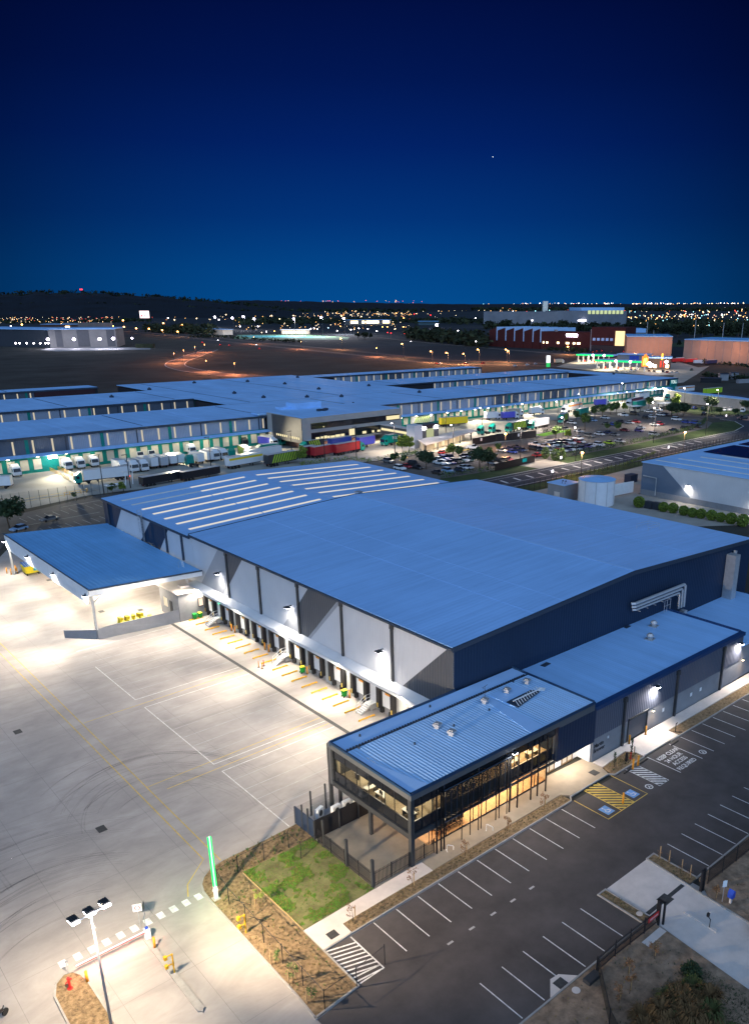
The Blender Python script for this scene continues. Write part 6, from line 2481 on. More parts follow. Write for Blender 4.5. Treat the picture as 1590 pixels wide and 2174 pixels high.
cars('in the hedge row of the middle block', GC, [(1133, 954, 'suv', 'black'), (1144, 954, 'sedan', 'navy'), (1170, 962, 'hatch', 'white'), (1177, 959, 'sedan', 'silver'), (1185, 958, 'hatch', 'red'), (1193, 957, 'sedan', 'white'), (1201, 956, 'suv', 'navy'), (1210, 955, 'suv', 'white'), (1217, 954, 'sedan', 'dark green'), (1223, 953.5, 'sedan', 'silver'),
     (1235, 952, 'hatch', 'navy'), (1246, 949, 'sedan', 'purple'), (1252, 947, 'sedan', 'white'), (1271, 945, 'suv', 'white'), (1293, 941, 'sedan', 'lime'), (1315, 937.5, 'sedan', 'silver')])
cars('by the dark entrance wall', GC, [(1141, 967, 'sedan', 'red', 0), (1066, 979, 'suv', 'black', -60), (1079, 976, 'hatch', 'maroon')])
cars('in the open upper car park', GC, [(1213, 898, 'sedan', 'white'), (1200, 911, 'sedan', 'grey'), (1228, 916, 'sedan', 'silver'), (1250, 926, 'suv', 'grey'), (1272, 922, 'sedan', 'white'), (1291, 919, 'sedan', 'navy'), (1303, 923.5, 'sedan', 'grey'),
     (1258, 893, 'hatch', 'pale blue'), (1284, 887.5, 'sedan', 'white'), (1286, 900, 'sedan', 'grey'), (1302, 902, 'hatch', 'blue'), (1317, 896, 'sedan', 'black')])
cars('in the upper right rows', GC, [(1322, 882, 'ute', 'white'), (1346, 879, 'suv', 'black'), (1371, 887, 'hatch', 'black'), (1376, 874, 'sedan', 'white'), (1383, 885, 'hatch', 'white'), (1396, 871, 'suv', 'white'), (1401, 881, 'sedan', 'white'), (1412, 880.5, 'hatch', 'navy')])
cars('in the lower right rows', GC, [(1326, 914, 'sedan', 'maroon'), (1336, 898, 'sedan', 'silver'), (1350, 896, 'hatch', 'red'), (1356, 915, 'hatch', 'purple'), (1359, 908, 'sedan', 'silver'), (1388, 923, 'suv', 'silver'), (1389, 902, 'sedan', 'white'), (1400, 900.5, 'hatch', 'red'), (1431, 914, 'sedan', 'navy'), (1435, 891, 'suv', 'white'),
     (1456, 897, 'hatch', 'blue'), (1455, 910.5, 'suv', 'black'), (1476, 899, 'suv', 'blue'), (1477, 906, 'sedan', 'black')])
cars('beyond the roundabout trees', GC, [(1473, 867, 'hatch', 'blue', 10), (1493, 869, 'suv', 'dark green', 10), (1494, 879, 'suv', 'black', 20), (1537, 871, 'ute', 'white', 20), (1549, 870, 'ute', 'white', 20), (1576, 873, 'van', 'white', 20)])
cars('rounding the roundabout with its lamps on', 'moving cars', [(1576, 889, 'suv', 'black', 160)])
cars('in the dark side lot', 'cars in the dark side lot', [(106, 1103, 'sedan', 'grey', 190), (41, 1123, 'hatch', 'pale blue', 200)])

# ================================================================ right neighbour, tank, pump house
NW = thing('neighbour_warehouse', 'pale grey warehouse with a dark diagonal panel and solar panels at the right edge', 'warehouse', (240, 110))
g = MB()
g.box(199.2, 310, 60, 134.3, 0, 9.3)
g.build('walls', M['wall_light'], NW)
g = MB()
g.box(198.9, 310, 59, 134.6, 9.31, 9.5)
g.build('roof', sheetm, NW)
g = MB()
g.ext([(199.15, 134.25, .3), (199.15, 134.25, 9.2), (199.15, 127.5, 9.2), (199.15, 116.8, .9)], (-.06, 0, 0))
g.ext([(199.15, 134.2, .0), (199.15, 116.5, .0), (199.15, 70, .0), (199.15, 70, 1.6), (199.15, 120, 1.6), (199.15, 134.2, 1.6)], (-.12, 0, 0), 1)
g.build('diagonal_panel', [mat('neighbour_slate', (.12, .16, .22), .6, var=.05), M['precast']], NW)
g = MB()
for k in range(4):
    g.box(203.5 + 7 * k, 204.4 + 7 * k, 60, 133 - k * 3, 9.52, 9.6)
g.build('skylights', skm[0], NW)
for k, (x0, x1, y0, y1) in enumerate(((226, 244, 112, 131), (226, 244, 92, 110), (247, 266, 112, 131), (247, 266, 92, 110))):
    g = MB()
    g.box(x0, x1, y0, y1, 9.65, 9.75)
    g.build('solar_array', mat('solar_blue', (.005, .015, .06), .2, var=.1, scale=2), NW)
for y in (118.8, 98.3):
    g = MB()
    g.box(198.2, 199.1, y - .5, y + .5, 4.9, 5.1)
    hp = g.build('wall_floodlight', M['char'], NW)
    g = MB()
    g.box(198.3, 199.0, y - .4, y + .4, 4.8, 4.89)
    g.build('lens', M['lit_white'], hp)
    lamp('SPOT', (198.1, y, 4.7), 520, (1, .9, .75), (-.1, 0, -1), 165, .2, hp)
g = MB()
g.tube([(199.0, 133.6, 5.6), (198.4, 128.8, 5.6), (198.4, 128.8, .6)], .18, 6)
g.build('vent_pipe', M['galv'], NW)
TK = thing('water_tank', 'big round pale steel water tank behind the warehouse roof', 'tank', (180.2, 135.8))
g = MB()
g.cyl(180.2, 135.8, 0, 6.9, 5.0, 5.0, 40)
g.build('shell', mat('tank_steel', (.74, .74, .76), .5, 0, var=.06, scale=2), TK)
g = MB()
g.cyl(180.2, 135.8, 6.91, 7.35, 5.15, .8, 40)
g.build('roof', M['roof'], TK)
g = MB()
for k in range(10):
    a = 2 * pi * k / 10
    g.box(180.2 + 5.03 * cos(a) - .04, 180.2 + 5.03 * cos(a) + .04, 135.8 + 5.03 * sin(a) - .04, 135.8 + 5.03 * sin(a) + .04, 0, 6.9)
g.build('seams', M['galv'], TK)
g = MB()
for a in (-.3, .3):
    g.tube([(176.2 + a, 139.2, 6.9), (176.2 + a, 139.2, 8.0), (176.9 + a, 138.7, 8.2), (177.6 + a, 138.2, 7.2)], .05, 5)
g.build('ladder_hoop', M['black'], TK)
PH = thing('pump_house', 'small flat grey pump house beside the round tank', 'building', (178.6, 146))
g = MB()
g.box(174.5, 181, 142.6, 148.5, 0, 4.6)
g.build('walls', M['precast'], PH)
g = MB()
g.box(174.3, 181.2, 142.4, 148.7, 4.61, 4.85)
g.build('roof', M['roof_tray'], PH)
g = MB()
g.box(174.4, 174.48, 144, 146, .1, 2.6)
g.build('door', M['path'], PH)
g = MB()
for y in (143.6, 144.6):
    g.tube([(176, y, 4.85), (176, y, 5.6), (176.5, y, 5.7), (176.5, y, 5.3)], .1, 6)
g.build('vent_pipe', M['black'], PH)
t = thing('teal_screen_fence', 'white and teal site hoarding beside the tank', 'hoarding', (193, 134))
g = MB()
g.ext([(184.5, 137.5, .3), (198.6, 136.4, .3), (198.6, 136.4, 3.6), (184.5, 137.5, 3.9)], (0, .1, 0))
g.ext([(184.5, 137.45, .3), (190, 137.0, .3), (186.4, 137.3, 3.8), (184.5, 137.45, 3.85)], (0, -.05, 0), 1)
g.build('panels', [M['white'], mat('hoarding_teal', (.0, .22, .32), .5)], t)
t = thing('dark_container', 'small dark blue container on the pale apron beside the neighbour warehouse', 'container', (205, 146))
x, y, _ = P(1338, 1023)
g = MB()
g.ob(x, y, 0, 3.6, 2.4, 2.3, .0)
g.build('body', M['navy'], t)
g = MB()
g.ob(x, y, 2.31, 3.7, 2.5, .12, .0)
g.build('lid', M['trim'], t)
RF2 = thing('palisade_fence', 'black palisade fence along the near side of the dashed road', 'fence', (220, 160))
fence_run(RF2, [(150, 157), (178, 158.8), (200, 158.6), (250, 161.5), (318, 163)], 3.2, 2.4, .06, M['black'], (.4, 1.9), .04, 'wire', M['mesh'], .1)
LFN = thing('chain_wire_fence', 'thin chain-wire fence between the dark lot and the depot yard at the left', 'fence', (70, 236))
fence_run(LFN, [P(10, 1085)[:2], P(47, 1080)[:2], P(128, 1069)[:2], P(215, 1056)[:2]], 4.4, 2.3, .05, M['char'], (2.2,), .03, 'wire', M['mesh'], .1)
for i, (pts, h, lb) in enumerate(([[(138, 1054), (185, 1046), (187, 1043)], 1.1, 'yellow pedestrian rail nearest the fence in the left depot yard'], [[(108, 1000), (148, 1021)], 1.2, 'yellow pedestrian rail running out from the dock door, nearer one'], [[(125, 998), (165, 1015)], 1.2, 'yellow pedestrian rail running out from the dock door, farther one'], [[(230, 1036), (258, 1031)], 1.2, 'yellow pedestrian rail by the white gantry legs'])):
    t = thing('guard_rail', lb, 'rail', P(*pts[0]), 0, 'yellow rails in the depot yard')
    w_ = [P(*p)[:2] for p in pts]
    fence_run(t, w_, h, 1.5, .07, M['yellow'], (.5, h), .05)
t = thing('white_gantry', 'white steel gantry frame beside the driving truck in the depot yard', 'gantry', P(268, 1028))
x, y, _ = P(268, 1030)
g = MB()
for a in (0, 2.2):
    g.tube([(x + a, y, 0), (x + a + .5, y + .5, 4.2)], .14, 5)
g.tube([(x - .5, y - .2, 4.2), (x + 3.5, y + .8, 4.2)], .16, 5)
g.build('frame', M['white'], t)
t = thing('shelter', 'small flat white shelter just behind the skylit roof corner', 'shelter', P(247, 1042))
x, y, _ = P(247, 1046)
g = MB()
g.ob(x, y, 2.4, 5.5, 2.2, .2, .1)
g.build('roof', M['white'], t)
g = MB()
for a in (-2.3, 2.3):
    g.box(x + a - .06, x + a + .06, y - .06, y + .06, 0, 2.4)
g.build('posts', M['char'], t)
LS = thing('long_shed', 'long grey-roofed transport shed with white panels beyond the roundabout trees', 'shed', (430, 232))
g = MB()
A_, B_, C_ = P(1466, 857), P(1640, 878), P(1640, 845)
a = Vector((A_[0], A_[1], 0))
b = Vector((B_[0], B_[1], 0))
n_ = Vector((12, 26, 0))
g.prism([(a.x, a.y), (b.x, b.y), (b.x + n_.x, b.y + n_.y), (a.x + n_.x, a.y + n_.y)], 0, 5.2)
g.build('walls', M['precast'], LS)
g = MB()
g.prism([(a.x - .5, a.y - .6), (b.x, b.y - .6), (b.x + n_.x, b.y + n_.y + .5), (a.x + n_.x - .5, a.y + n_.y + .5)], 5.21, 5.5)
g.build('roof', sheetm, LS)
g = MB()
d_ = (b - a)
for q0, q1, z0, z1, m in ((.08, .3, 2.5, 5.0, 0), (.42, .52, 1.6, 4.9, 0), (0.04, .42, .1, 2.0, 1), (.6, .72, .3, 3, 2)):
    p, q = a + d_ * q0, a + d_ * q1
    g.ext([(p.x, p.y - .05, z0), (q.x, q.y - .05, z0), (q.x, q.y - .05, z1), (p.x, p.y - .05, z1)], (0, -.08, 0), m)
g.build('wall_panels', [M['white'], M['black'], glow('shed_lit', (1, .85, .5), .5)], LS)
t = thing('carport', 'small flat-roofed pale carport by the depot yard trees', 'carport', P(1410, 866))
x, y, _ = P(1410, 868)
g = MB()
g.ob(x, y, 3.0, 9, 4, .2, -.1)
g.build('roof', M['white'], t)
g = MB()
for a_, b_ in ((-4, -1.5), (4, -1.5), (-4, 1.5), (4, 1.5)):
    g.box(x + a_ - .1, x + a_ + .1, y + b_ - .1, y + b_ + .1, 0, 3)
g.build('posts', M['char'], t)
t = thing('carport', 'smaller pale carport left of the tree beside the white cars', 'carport', P(1347, 872))
x, y, _ = P(1347, 874)
g = MB()
g.ob(x, y, 2.8, 6, 4, .2, -.1)
g.build('roof', M['white'], t)
g = MB()
for a_, b_ in ((-2.6, -1.5), (2.6, -1.5), (-2.6, 1.5), (2.6, 1.5)):
    g.box(x + a_ - .1, x + a_ + .1, y + b_ - .1, y + b_ + .1, 0, 2.8)
g.build('posts', M['char'], t)
t = thing('entrance_sign', 'dark entrance wall with a small turquoise sign at the car park entry', 'sign wall', P(1110, 992))
a, b = P(1050, 1000), P(1134, 981)
g = MB()
g.ext([(a[0], a[1], 0), (b[0], b[1], 0), (b[0], b[1], 2.4), (a[0], a[1], 2.4)], (.2, .3, 0))
g.build('wall', M['black'], t)
p, q = P(1108, 987), P(1117, 985)
g = MB()
g.ext([(p[0], p[1] - .1, .9), (q[0], q[1] - .1, .9), (q[0], q[1] - .1, 2.1), (p[0], p[1] - .1, 2.1)], (0, -.05, 0))
g.build('sign_panel', glow('turquoise_sign', (.02, .5, .55), .5), t)
for k, (px, py, h, lb) in enumerate(((1190, 982, 2.2, 'small lit white sign on the verge by the paved crossing'), (1172, 1012, 2.2, 'small lit white sign on the near side of the dashed road'), (1418, 958, 2.0, 'small white lit sign by the road fence'), (1540, 890, 2.2, 'small white lit sign on the brown island by the roundabout'), (1590, 935, 3, 'bright lilac lamp at the far right end of the dashed road'))):
    x, y, _ = P(px, py)
    t = thing('verge_sign', lb, 'sign', (x, y))
    g = MB()
    g.box(x - .06, x + .06, y - .06, y + .06, 0, h - .9)
    g.build('post', M['char'], t)
    g = MB()
    g.box(x - .5, x + .5, y - .05, y + .05, h - .9, h)
    g.build('panel', glow('sign_lit', (1, .92, 1), 2.2) if k == 0 else bpy.data.materials['sign_lit'], t)

# ================================================================ mid-ground trees and hedges
R6 = random.Random(77)
def tree_proto(nm, h, r, n, mats, seed, size=.35, tall=False, trunkh=.3):
    R = random.Random(seed)
    t = thing(nm, '', 'tree')
    g = MB()
    g.tube([(0, 0, -.1), (R.uniform(-.2, .2), R.uniform(-.2, .2), h * trunkh), (R.uniform(-.3, .3), R.uniform(-.3, .3), h * .8)], .16 * h / 6, 6, 0, .04)
    for k in range(6):
        a = 2 * pi * k / 6 + R.uniform(-.4, .4)
        z = h * R.uniform(trunkh, .6)
        g.tube([(0, 0, z), (r * .6 * cos(a), r * .6 * sin(a), z + h * .22)], .05 * h / 6, 4, 0, .02)
    g.build('trunk', M['bark'], t)
    g = MB()
    nb = 12
    for k in range(nb):
        a, q = R.uniform(0, 2 * pi), sqrt(R.random()) * .62
        z = h * R.uniform(trunkh + .14, .86)
        f_ = 1 - .5 * abs((z / h) - .6)
        br = r * R.uniform(.34, .56) * f_
        g.leaves((r * q * cos(a), r * q * sin(a), z), (br, br, br * (.85 if not tall else 1.3)), n // nb, size, R.choice((0, 0, 1)), .2, R)
    g.build('crown', mats, t)
    return t
LM = [M['leaf'], M['leaf_dark']]
TP = [tree_proto('round_tree', 6, 2.6, 900, LM, 1), tree_proto('round_tree', 6, 2.3, 900, [M['leaf_lime'], M['leaf']], 2), tree_proto('dark_tree', 6, 3.2, 1000, [M['leaf_dark'], M['leaf_dark']], 3), tree_proto('tall_tree', 8, 2.4, 900, LM, 4, tall=True)]
def tree(px, py, h, k, lb, grp=None):
    x, y, _ = P(px, py)
    b = (6, 6, 6, 8)[k]
    s = h / b
    return place(TP[k], (x, y, 0), R6.uniform(0, 6), lb, grp, (s, s, s))
for px, py, h, k, lb in ((905, 996, 7.2, 2, 'dark tree at the hedge end of the far car park, overhanging the skylit roof'), (955, 972, 5.4, 1, 'bright round tree by the gatehouse canopy'), (973, 972, 4.6, 0, 'round tree just right of the bright tree by the gatehouse'),
                         (1018, 995, 8.0, 2, 'big dark bushy tree right of the left car block'), (1036, 994, 6.6, 2, 'big dark bushy tree beside the black entrance wall'), (1018, 966, 3.4, 0, 'small round tree at the lane end of the left car block'),
                         (1038, 966, 3.2, 0, 'small round tree in the lane between the car blocks, right of two'), (1056, 960, 3.6, 0, 'small tree beside the white sedan at the lane kerb'), (855, 962, 7, 1, 'bright green tree in front of the long teal semi'), (868, 961, 6.4, 1, 'bright green tree below the lift tower'),
                         (643, 985, 6.2, 1, 'yellow-green tree in front of the magenta trailer'), (838, 984, 4, 0, 'small tree in the hedge before the car park'), (858, 985, 3.2, 0, 'low tree at the yellow hatching by the hedge end'),
                         (1180, 931, 5.4, 0, 'slender tree on the grass strip island'), (1204, 934, 4.6, 1, 'bright tree right of the slender one on the grass strip'), (1241, 913, 8.2, 3, 'tall tree standing in the upper car park'), (1222, 894, 5.2, 0, 'bushy tree at the yard corner by the lime trailer'),
                         (1262, 886, 6, 0, 'round tree of the yard edge row, leftmost'), (1278, 883, 6, 0, 'round tree of the yard edge row, second from the left'), (1295, 880, 6, 0, 'round tree of the yard edge row, third from the left'), (1308, 877, 6, 0, 'round tree of the yard edge row, fourth from the left'), (1325, 875, 5, 1, 'reddish-lit round tree of the yard edge row, fifth from the left'),
                         (1376, 867, 6.4, 0, 'round tree between the carport and the white cars'), (1309, 916, 4.4, 0, 'small tree in the car park by the navy sedan'), (1288, 914, 3.4, 0, 'smaller tree left of the navy sedan in the car park'),
                         (1424, 884, 7.6, 2, 'left tree of the dark clump by the roundabout'), (1436, 886, 8, 2, 'middle tree of the dark clump by the roundabout'), (1450, 884, 7.4, 2, 'right tree of the dark clump by the roundabout'), (1433, 868, 8, 1, 'lime tree behind the dark clump by the roundabout'),
                         (1509, 872, 8.5, 2, 'reddish dark tree before the long grey shed'), (22, 1124, 9, 2, 'big dark tree at the left edge by the dark lot'), (262, 1046, 3.4, 1, 'small bright bush behind the skylit roof corner'), (240, 1048, 3.2, 0, 'small tree at the foot of the tall post by the skylit roof'), (159, 1060, 2.2, 0, 'small shrub by the yellow rail at the fence'),
                         (1580, 872, 6, 2, 'dark tree at the right edge beyond the roundabout'), (1525, 881, 4, 2, 'low dark tree on the roundabout approach, left of two'), (1560, 882, 4, 2, 'low dark tree on the roundabout approach, right of two')):
    tree(px, py, h, k, lb, 'trees around the far car park')
def shrub_proto(nm, r, h, mats, seed, n=500, size=.22):
    R = random.Random(seed)
    t = thing(nm, '', 'shrub')
    g = MB()
    g.leaves((0, 0, h * .5), (r, r, h * .52), n, size, 0, .75, R)
    g.leaves((0, 0, h * .5), (r * .8, r * .8, h * .42), n // 3, size, 1, .3, R)
    g.build('foliage', mats, t)
    g = MB()
    g.cyl(0, 0, 0, h * .5, .1, .06, 6)
    g.build('stem', M['bark'], t)
    return t
SP = shrub_proto('round_shrub', 1.25, 2.4, [M['leaf_lime'], M['leaf']], 5, 700)
for k, (zx, zy, s) in enumerate(((35, 775, 1.25), (375, 835, 1.05), (510, 852, 1.1), (660, 885, 1.05), (780, 912, 1.0), (905, 928, 1.05), (1050, 955, 1.1), (1180, 978, 1.0), (1325, 1005, 1.15), (1485, 1040, 1.25))):
    x, y, _ = P(1350 + zx * .151, 960 + zy * .151)
    place(SP, (x, y, 0), R6.uniform(0, 6), 'clipped round shrub before the pale neighbour wall, %s from the left' % nth(k), 'clipped shrubs along the neighbour wall', s)
for px in (1377, 1393):
    x, y, _ = P(px, 1079 + (px - 1377) * .15)
    t = thing('slatted_crate', 'dark slatted crate between the first two clipped shrubs, ' + ('left' if px < 1380 else 'right') + ' of two', 'crate', (x, y), 0, 'dark crates by the neighbour wall')
    g = MB()
    g.ob(x, y, 0, 1.6, 2.2, 1.9, 0)
    g.build('box', M['char'], t)
    g = MB()
    for q in range(5):
        g.ob(x - .84, y - .9 + q * .45, .1, .06, .12, 1.7, 0)
    g.build('slats', M['trim'], t)
SB = shrub_proto('clipped_topiary', 1.5, 4.2, [M['leaf'], M['leaf_dark']], 6, 700)
for k, (px, py) in enumerate(((1157, 974), (1177, 978), (1191, 976))):
    x, y, _ = P(px, py)
    place(SB, (x, y, 0), 0, 'tall clipped cylindrical shrub at the car park entry, %s from the left' % nth(k), 'topiary at the car park entry')
def hedge(lb, pts, w, h, mats, dens=26, size=.25):
    t = thing('hedge', lb, 'hedge', P(*pts[0]))
    w_ = [P(*p) for p in pts]
    g = MB()
    s_ = MB()
    for i in range(len(w_) - 1):
        a, b = Vector(w_[i]), Vector(w_[i + 1])
        L = (b - a).length
        n = max(1, int(L / 1.2))
        for k in range(n):
            p = a + (b - a) * ((k + .5) / n)
            hh = h * R6.uniform(.75, 1.2)
            g.leaves((p.x + R6.uniform(-.3, .3), p.y + R6.uniform(-.3, .3), hh * .5), (.9, w * .6, hh * .55), dens, size, R6.choice((0, 0, 1)), .4, R6)
            if k % 2 == 0:
                s_.tube([(p.x, p.y, 0), (p.x, p.y, hh * .6)], .04, 4)
    g.build('foliage', mats, t)
    s_.build('stems', M['bark'], t)
hedge('dark hedge between the far car park and the dashed road', [(1195, 972), (1222, 965), (1300, 950), (1400, 928), (1460, 914), (1490, 901), (1497, 893)], 1.8, 1.8, [M['leaf_dark'], M['leaf']])
hedge('hedge at the skylit roof end of the far car park', [(932, 1016), (960, 1010), (1000, 1004), (1050, 1001)], 2.4, 2.0, [M['leaf'], M['leaf_dark']])
hedge('low green hedge in front of the gatehouse', [(800, 978), (830, 974), (862, 968), (888, 962)], 2.4, 1.6, [M['leaf_lime'], M['leaf']])
hedge('straw-coloured hedge before the red trailers', [(640, 988), (690, 981), (740, 976), (790, 981)], 2, 1.5, [M['leaf_lime'], M['leaf_straw']])
hedge('low planting along the black road fence', [(1180, 1022), (1220, 1009), (1290, 995), (1330, 985), (1390, 962)], 1.2, .8, [M['leaf_lime'], M['leaf']], 14)
hedge('dark low hedge before the black fence and grass strip', [(1150, 919), (1175, 914), (1198, 908)], 2, 1.6, [M['leaf'], M['leaf_dark']])
hedge('dark hedge before the long grey shed', [(1425, 879), (1450, 873), (1475, 868)], 1.5, 1.2, [M['leaf_lime'], M['leaf_dark']], 14)
hedge('dark planting round the roundabout approach', [(1500, 884), (1530, 883), (1560, 884), (1590, 886)], 2.5, 1.8, [M['leaf_dark'], M['leaf']])
# ================================================================ far plain: roads, fields, woods, town
R9 = random.Random(99)
V2 = lambda p: Vector((p[0], p[1], 0))
CAMDIR = Vector((sin(YAW), cos(YAW), 0))
RIGHT = Vector((cos(YAW), -sin(YAW), 0))
M['far_leaf'] = mat('far_tree_leaf', (.018, .026, .012), .9, var=.5, scale=6)
M['far_leaf2'] = mat('far_tree_leaf_light', (.035, .045, .018), .9, var=.5, scale=6)
M['hill'] = mat('hill_scrub_hazed', (.0035, .0075, .014), 1, var=.6, scale=90, detail=8)  # blue of distance haze mixed into the scrub colour
M['plain'] = mat('far_plain_hazed', (.015, .021, .027), 1, var=.6, scale=160, detail=9)  # ground colour raised and blued to paint in distance haze

# hills on the horizon
g = MB()
def ridge(px0, px1, dist, prof, depth, z0=-2):
    n = 90
    rows = []
    for i in range(n + 1):
        q = i / n
        px = px0 + (px1 - px0) * q
        d = ray(px, 646)
        dv = Vector((d[0], d[1], 0)).normalized()
        k = q * (len(prof) - 1)
        a = int(min(k, len(prof) - 2))
        s = k - a
        s = s * s * (3 - 2 * s)
        h = prof[a] * (1 - s) + prof[a + 1] * s
        h += (mnoise.noise((px * .03, dist * .01, 1)) * .10 + mnoise.noise((px * .11, 3, dist)) * .05) * h
        row = []
        for j, (t, f_) in enumerate(((0, 0), (.25, .35), (.6, .85), (1, 1), (1.5, .6), (2.2, 0))):
            p = dv * (dist + depth * t)
            row.append((p.x, p.y, z0 + h * f_ + (mnoise.noise((p.x * .004, p.y * .004, 5)) * 6 if 0 < f_ < 1 else 0)))
        rows.append(row)
    b = len(g.v)
    w_ = len(rows[0])
    for r_ in rows:
        g.v.extend(r_)
    for i in range(n):
        for j in range(w_ - 1):
            g.f.append((b + i * w_ + j, b + i * w_ + j + 1, b + (i + 1) * w_ + j + 1, b + (i + 1) * w_ + j))
            g.m.append(0)
ridge(-420, 640, 3600, [70, 85, 95, 92, 100, 108, 104, 92, 72, 48, 18], 1000)
ridge(300, 1000, 6500, [40, 75, 88, 80, 70, 62, 55], 1600)
ridge(700, 2100, 12000, [20, 48, 60, 62, 58, 66, 60, 50, 45], 3000)
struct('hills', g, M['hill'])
g = MB()
sheet(g, [P(-300, 735)[:2], P(0, 735)[:2], P(310, 712)[:2], P(560, 742)[:2], P(900, 778)[:2], P(1200, 782)[:2], P(2200, 760)[:2], P(2600, 652)[:2], P(-900, 652)[:2]], -.06)
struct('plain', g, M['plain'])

def px_ribbon(mb, pts, w0, z=0.0, m=0, sub=6):
    """ribbon along ground points given as photo places, smoothed"""
    q = [P(*p)[:2] for p in pts]
    out = []
    n = len(q)
    for i in range(n - 1):
        p0, p1, p2, p3 = q[max(i - 1, 0)], q[i], q[i + 1], q[min(i + 2, n - 1)]
        for k in range(sub):
            t = k / sub
            out.append(tuple(.5 * (2 * p1[c] + (p2[c] - p0[c]) * t + (2 * p0[c] - 5 * p1[c] + 4 * p2[c] - p3[c]) * t * t + (3 * p1[c] - p0[c] - 3 * p2[c] + p3[c]) * t ** 3) for c in (0, 1)))
    out.append(q[-1])
    ribbon(mb, out, w0, z, m)
    return out
g = MB()
hw1 = px_ribbon(g, [(150, 697), (310, 706), (430, 720), (560, 734), (740, 752), (923, 771), (1080, 775), (1200, 778)], 16, .02)
hw2 = px_ribbon(g, [(150, 693), (310, 702), (430, 714), (560, 728), (740, 744), (923, 763), (1080, 769), (1200, 773)], 16, .025)
cr = px_ribbon(g, [(800, 716), (900, 727), (1060, 741), (1226, 754), (1400, 765), (1560, 773), (1700, 782)], 15, .03)
sc = px_ribbon(g, [(560, 800), (500, 797), (440, 791), (400, 785), (374, 777), (376, 769), (398, 760), (420, 752), (436, 747), (448, 742)], 17, .035)
struct('highway', g, mat('highway_asphalt', (.085, .066, .058), .85, var=.25, scale=20))
g = MB()
for d in (-1, 1):
    e = []
    for i in range(len(sc)):
        a, b = sc[max(i - 1, 0)], sc[min(i + 1, len(sc) - 1)]
        l = hypot(b[0] - a[0], b[1] - a[1])
        e.append((sc[i][0] - d * (b[1] - a[1]) / l * 8.6, sc[i][1] + d * (b[0] - a[0]) / l * 8.6))
    ribbon(g, e, .9, .05)
for r_ in (hw1, cr):
    ribbon(g, r_, .5, .05)
struct('highway_markings', g, M['line_faint'])
g = MB()
sheet(g, [P(*p)[:2] for p in ((1180, 779), (1225, 764), (1310, 760), (1440, 768), (1485, 781), (1440, 796), (1400, 797), (1290, 790))], .04)
sheet(g, [P(*p)[:2] for p in ((1430, 795), (1480, 780), (1505, 777), (1475, 797), (1450, 812), (1425, 815))], .045)
struct('forecourt', g, mat('forecourt_concrete', (.34, .30, .25), .8, var=.2, scale=12))
g = MB()
sheet(g, [P(*p)[:2] for p in ((496, 719), (505, 711), (640, 710), (742, 716), (738, 721), (600, 722))], .02)
struct('sports_ground', g, mat('sports_turf', (.16, .28, .16), .9, var=.3, scale=40))
g = MB()
sheet(g, [P(*p)[:2] for p in ((505, 713), (540, 712), (690, 714.5), (690, 717), (540, 717))], .05)
struct('playing_court', g, mat('court_teal', (.08, .36, .38), .8, var=.1, scale=30))
g = MB()
sheet(g, [P(*p)[:2] for p in ((1395, 735), (1520, 712), (1590, 720), (1590, 735), (1530, 738))], .02)
struct('park_turf', g, mat('park_turf', (.030, .055, .020), 1, var=.4, scale=30))
g = MB()
sheet(g, [P(*p)[:2] for p in ((85, 743), (105, 739), (250, 737), (320, 739), (320, 742), (120, 746))], .02)
struct('apron', g, M['precast'])
g = MB()
sheet(g, [P(*p)[:2] for p in ((1480, 790), (1520, 775), (1700, 778), (1700, 803), (1590, 812), (1470, 812))], .02)
struct('right_field', g, M['field'])

def far_light(px, py, z, r, m, t=None, nm='lens'):
    x, y, _ = P(px, py, z)
    g = MB()
    g.ball(x, y, z, r, r, r, 6, 4)
    return g.build(nm, m, t)
GL = {'orange': glow('far_sodium', (1, .42, .10), 16), 'white': glow('far_white', (1, .92, 1), 22), 'warm': glow('far_warm', (1, .72, .38), 9), 'red': glow('far_red', (1, .03, .03), 7), 'violet': glow('far_violet', (.85, .75, 1), 26),
      'cyan': glow('far_cyan', (.5, .8, 1), 6), 'green': glow('far_green', (.1, 1, .3), 6)}
def roadside(px, py, by, lb, col='orange', power=0, r=None, grp='street lamps across the plain', wide=1.6):
    """lamp head seen at px,py on a post whose foot is at by"""
    h = max(5, HT(px, by, px, py))
    x, y, _ = P(px, by)
    dist = hypot(x, y)
    t = thing('street_lamp' if col != 'violet' else 'floodlight_mast', lb, 'street lamp' if col != 'violet' else 'floodlight mast', (x, y), 0, grp)
    g = MB()
    g.cyl(x, y, 0, h, dist * .00016 + .06, dist * .00012 + .05, 6)
    e = Vector((x, y, h)) - RIGHT * 1.6
    g.tube([(x, y, h), (e.x, e.y, h + .3)], dist * .0001 + .04, 4)
    g.build('post', M['char'], t)
    g = MB()
    rr = r or dist * .0009 * wide / 1.6
    g.ball(e.x, e.y, h, rr, rr, rr * .8, 7, 5)
    g.build('lens', GL[col], t)
    if power:
        lamp('POINT', (e.x, e.y, h - rr - .6), power, (1, .42, .16) if col == 'orange' else (.95, .92, 1), rad=.6, parent=t)
    return t
lampset = [(857, 730, 760), (918, 746, 770), (951, 749, 775), (987, 751, 773), (1017, 742, 770), (1076, 742, 768), (1080, 745, 772), (1207, 736, 753), (1176, 706, 722), (727, 719, 742), (351, 686, 704), (391, 690, 707), (320, 698, 709), (348, 701, 712), (381, 704, 716), (293, 697, 708), (267, 694, 704), (265, 680, 693), (243, 692, 702), (224, 690, 699), (193, 689, 697), (134, 688, 695), (50, 689, 696)]
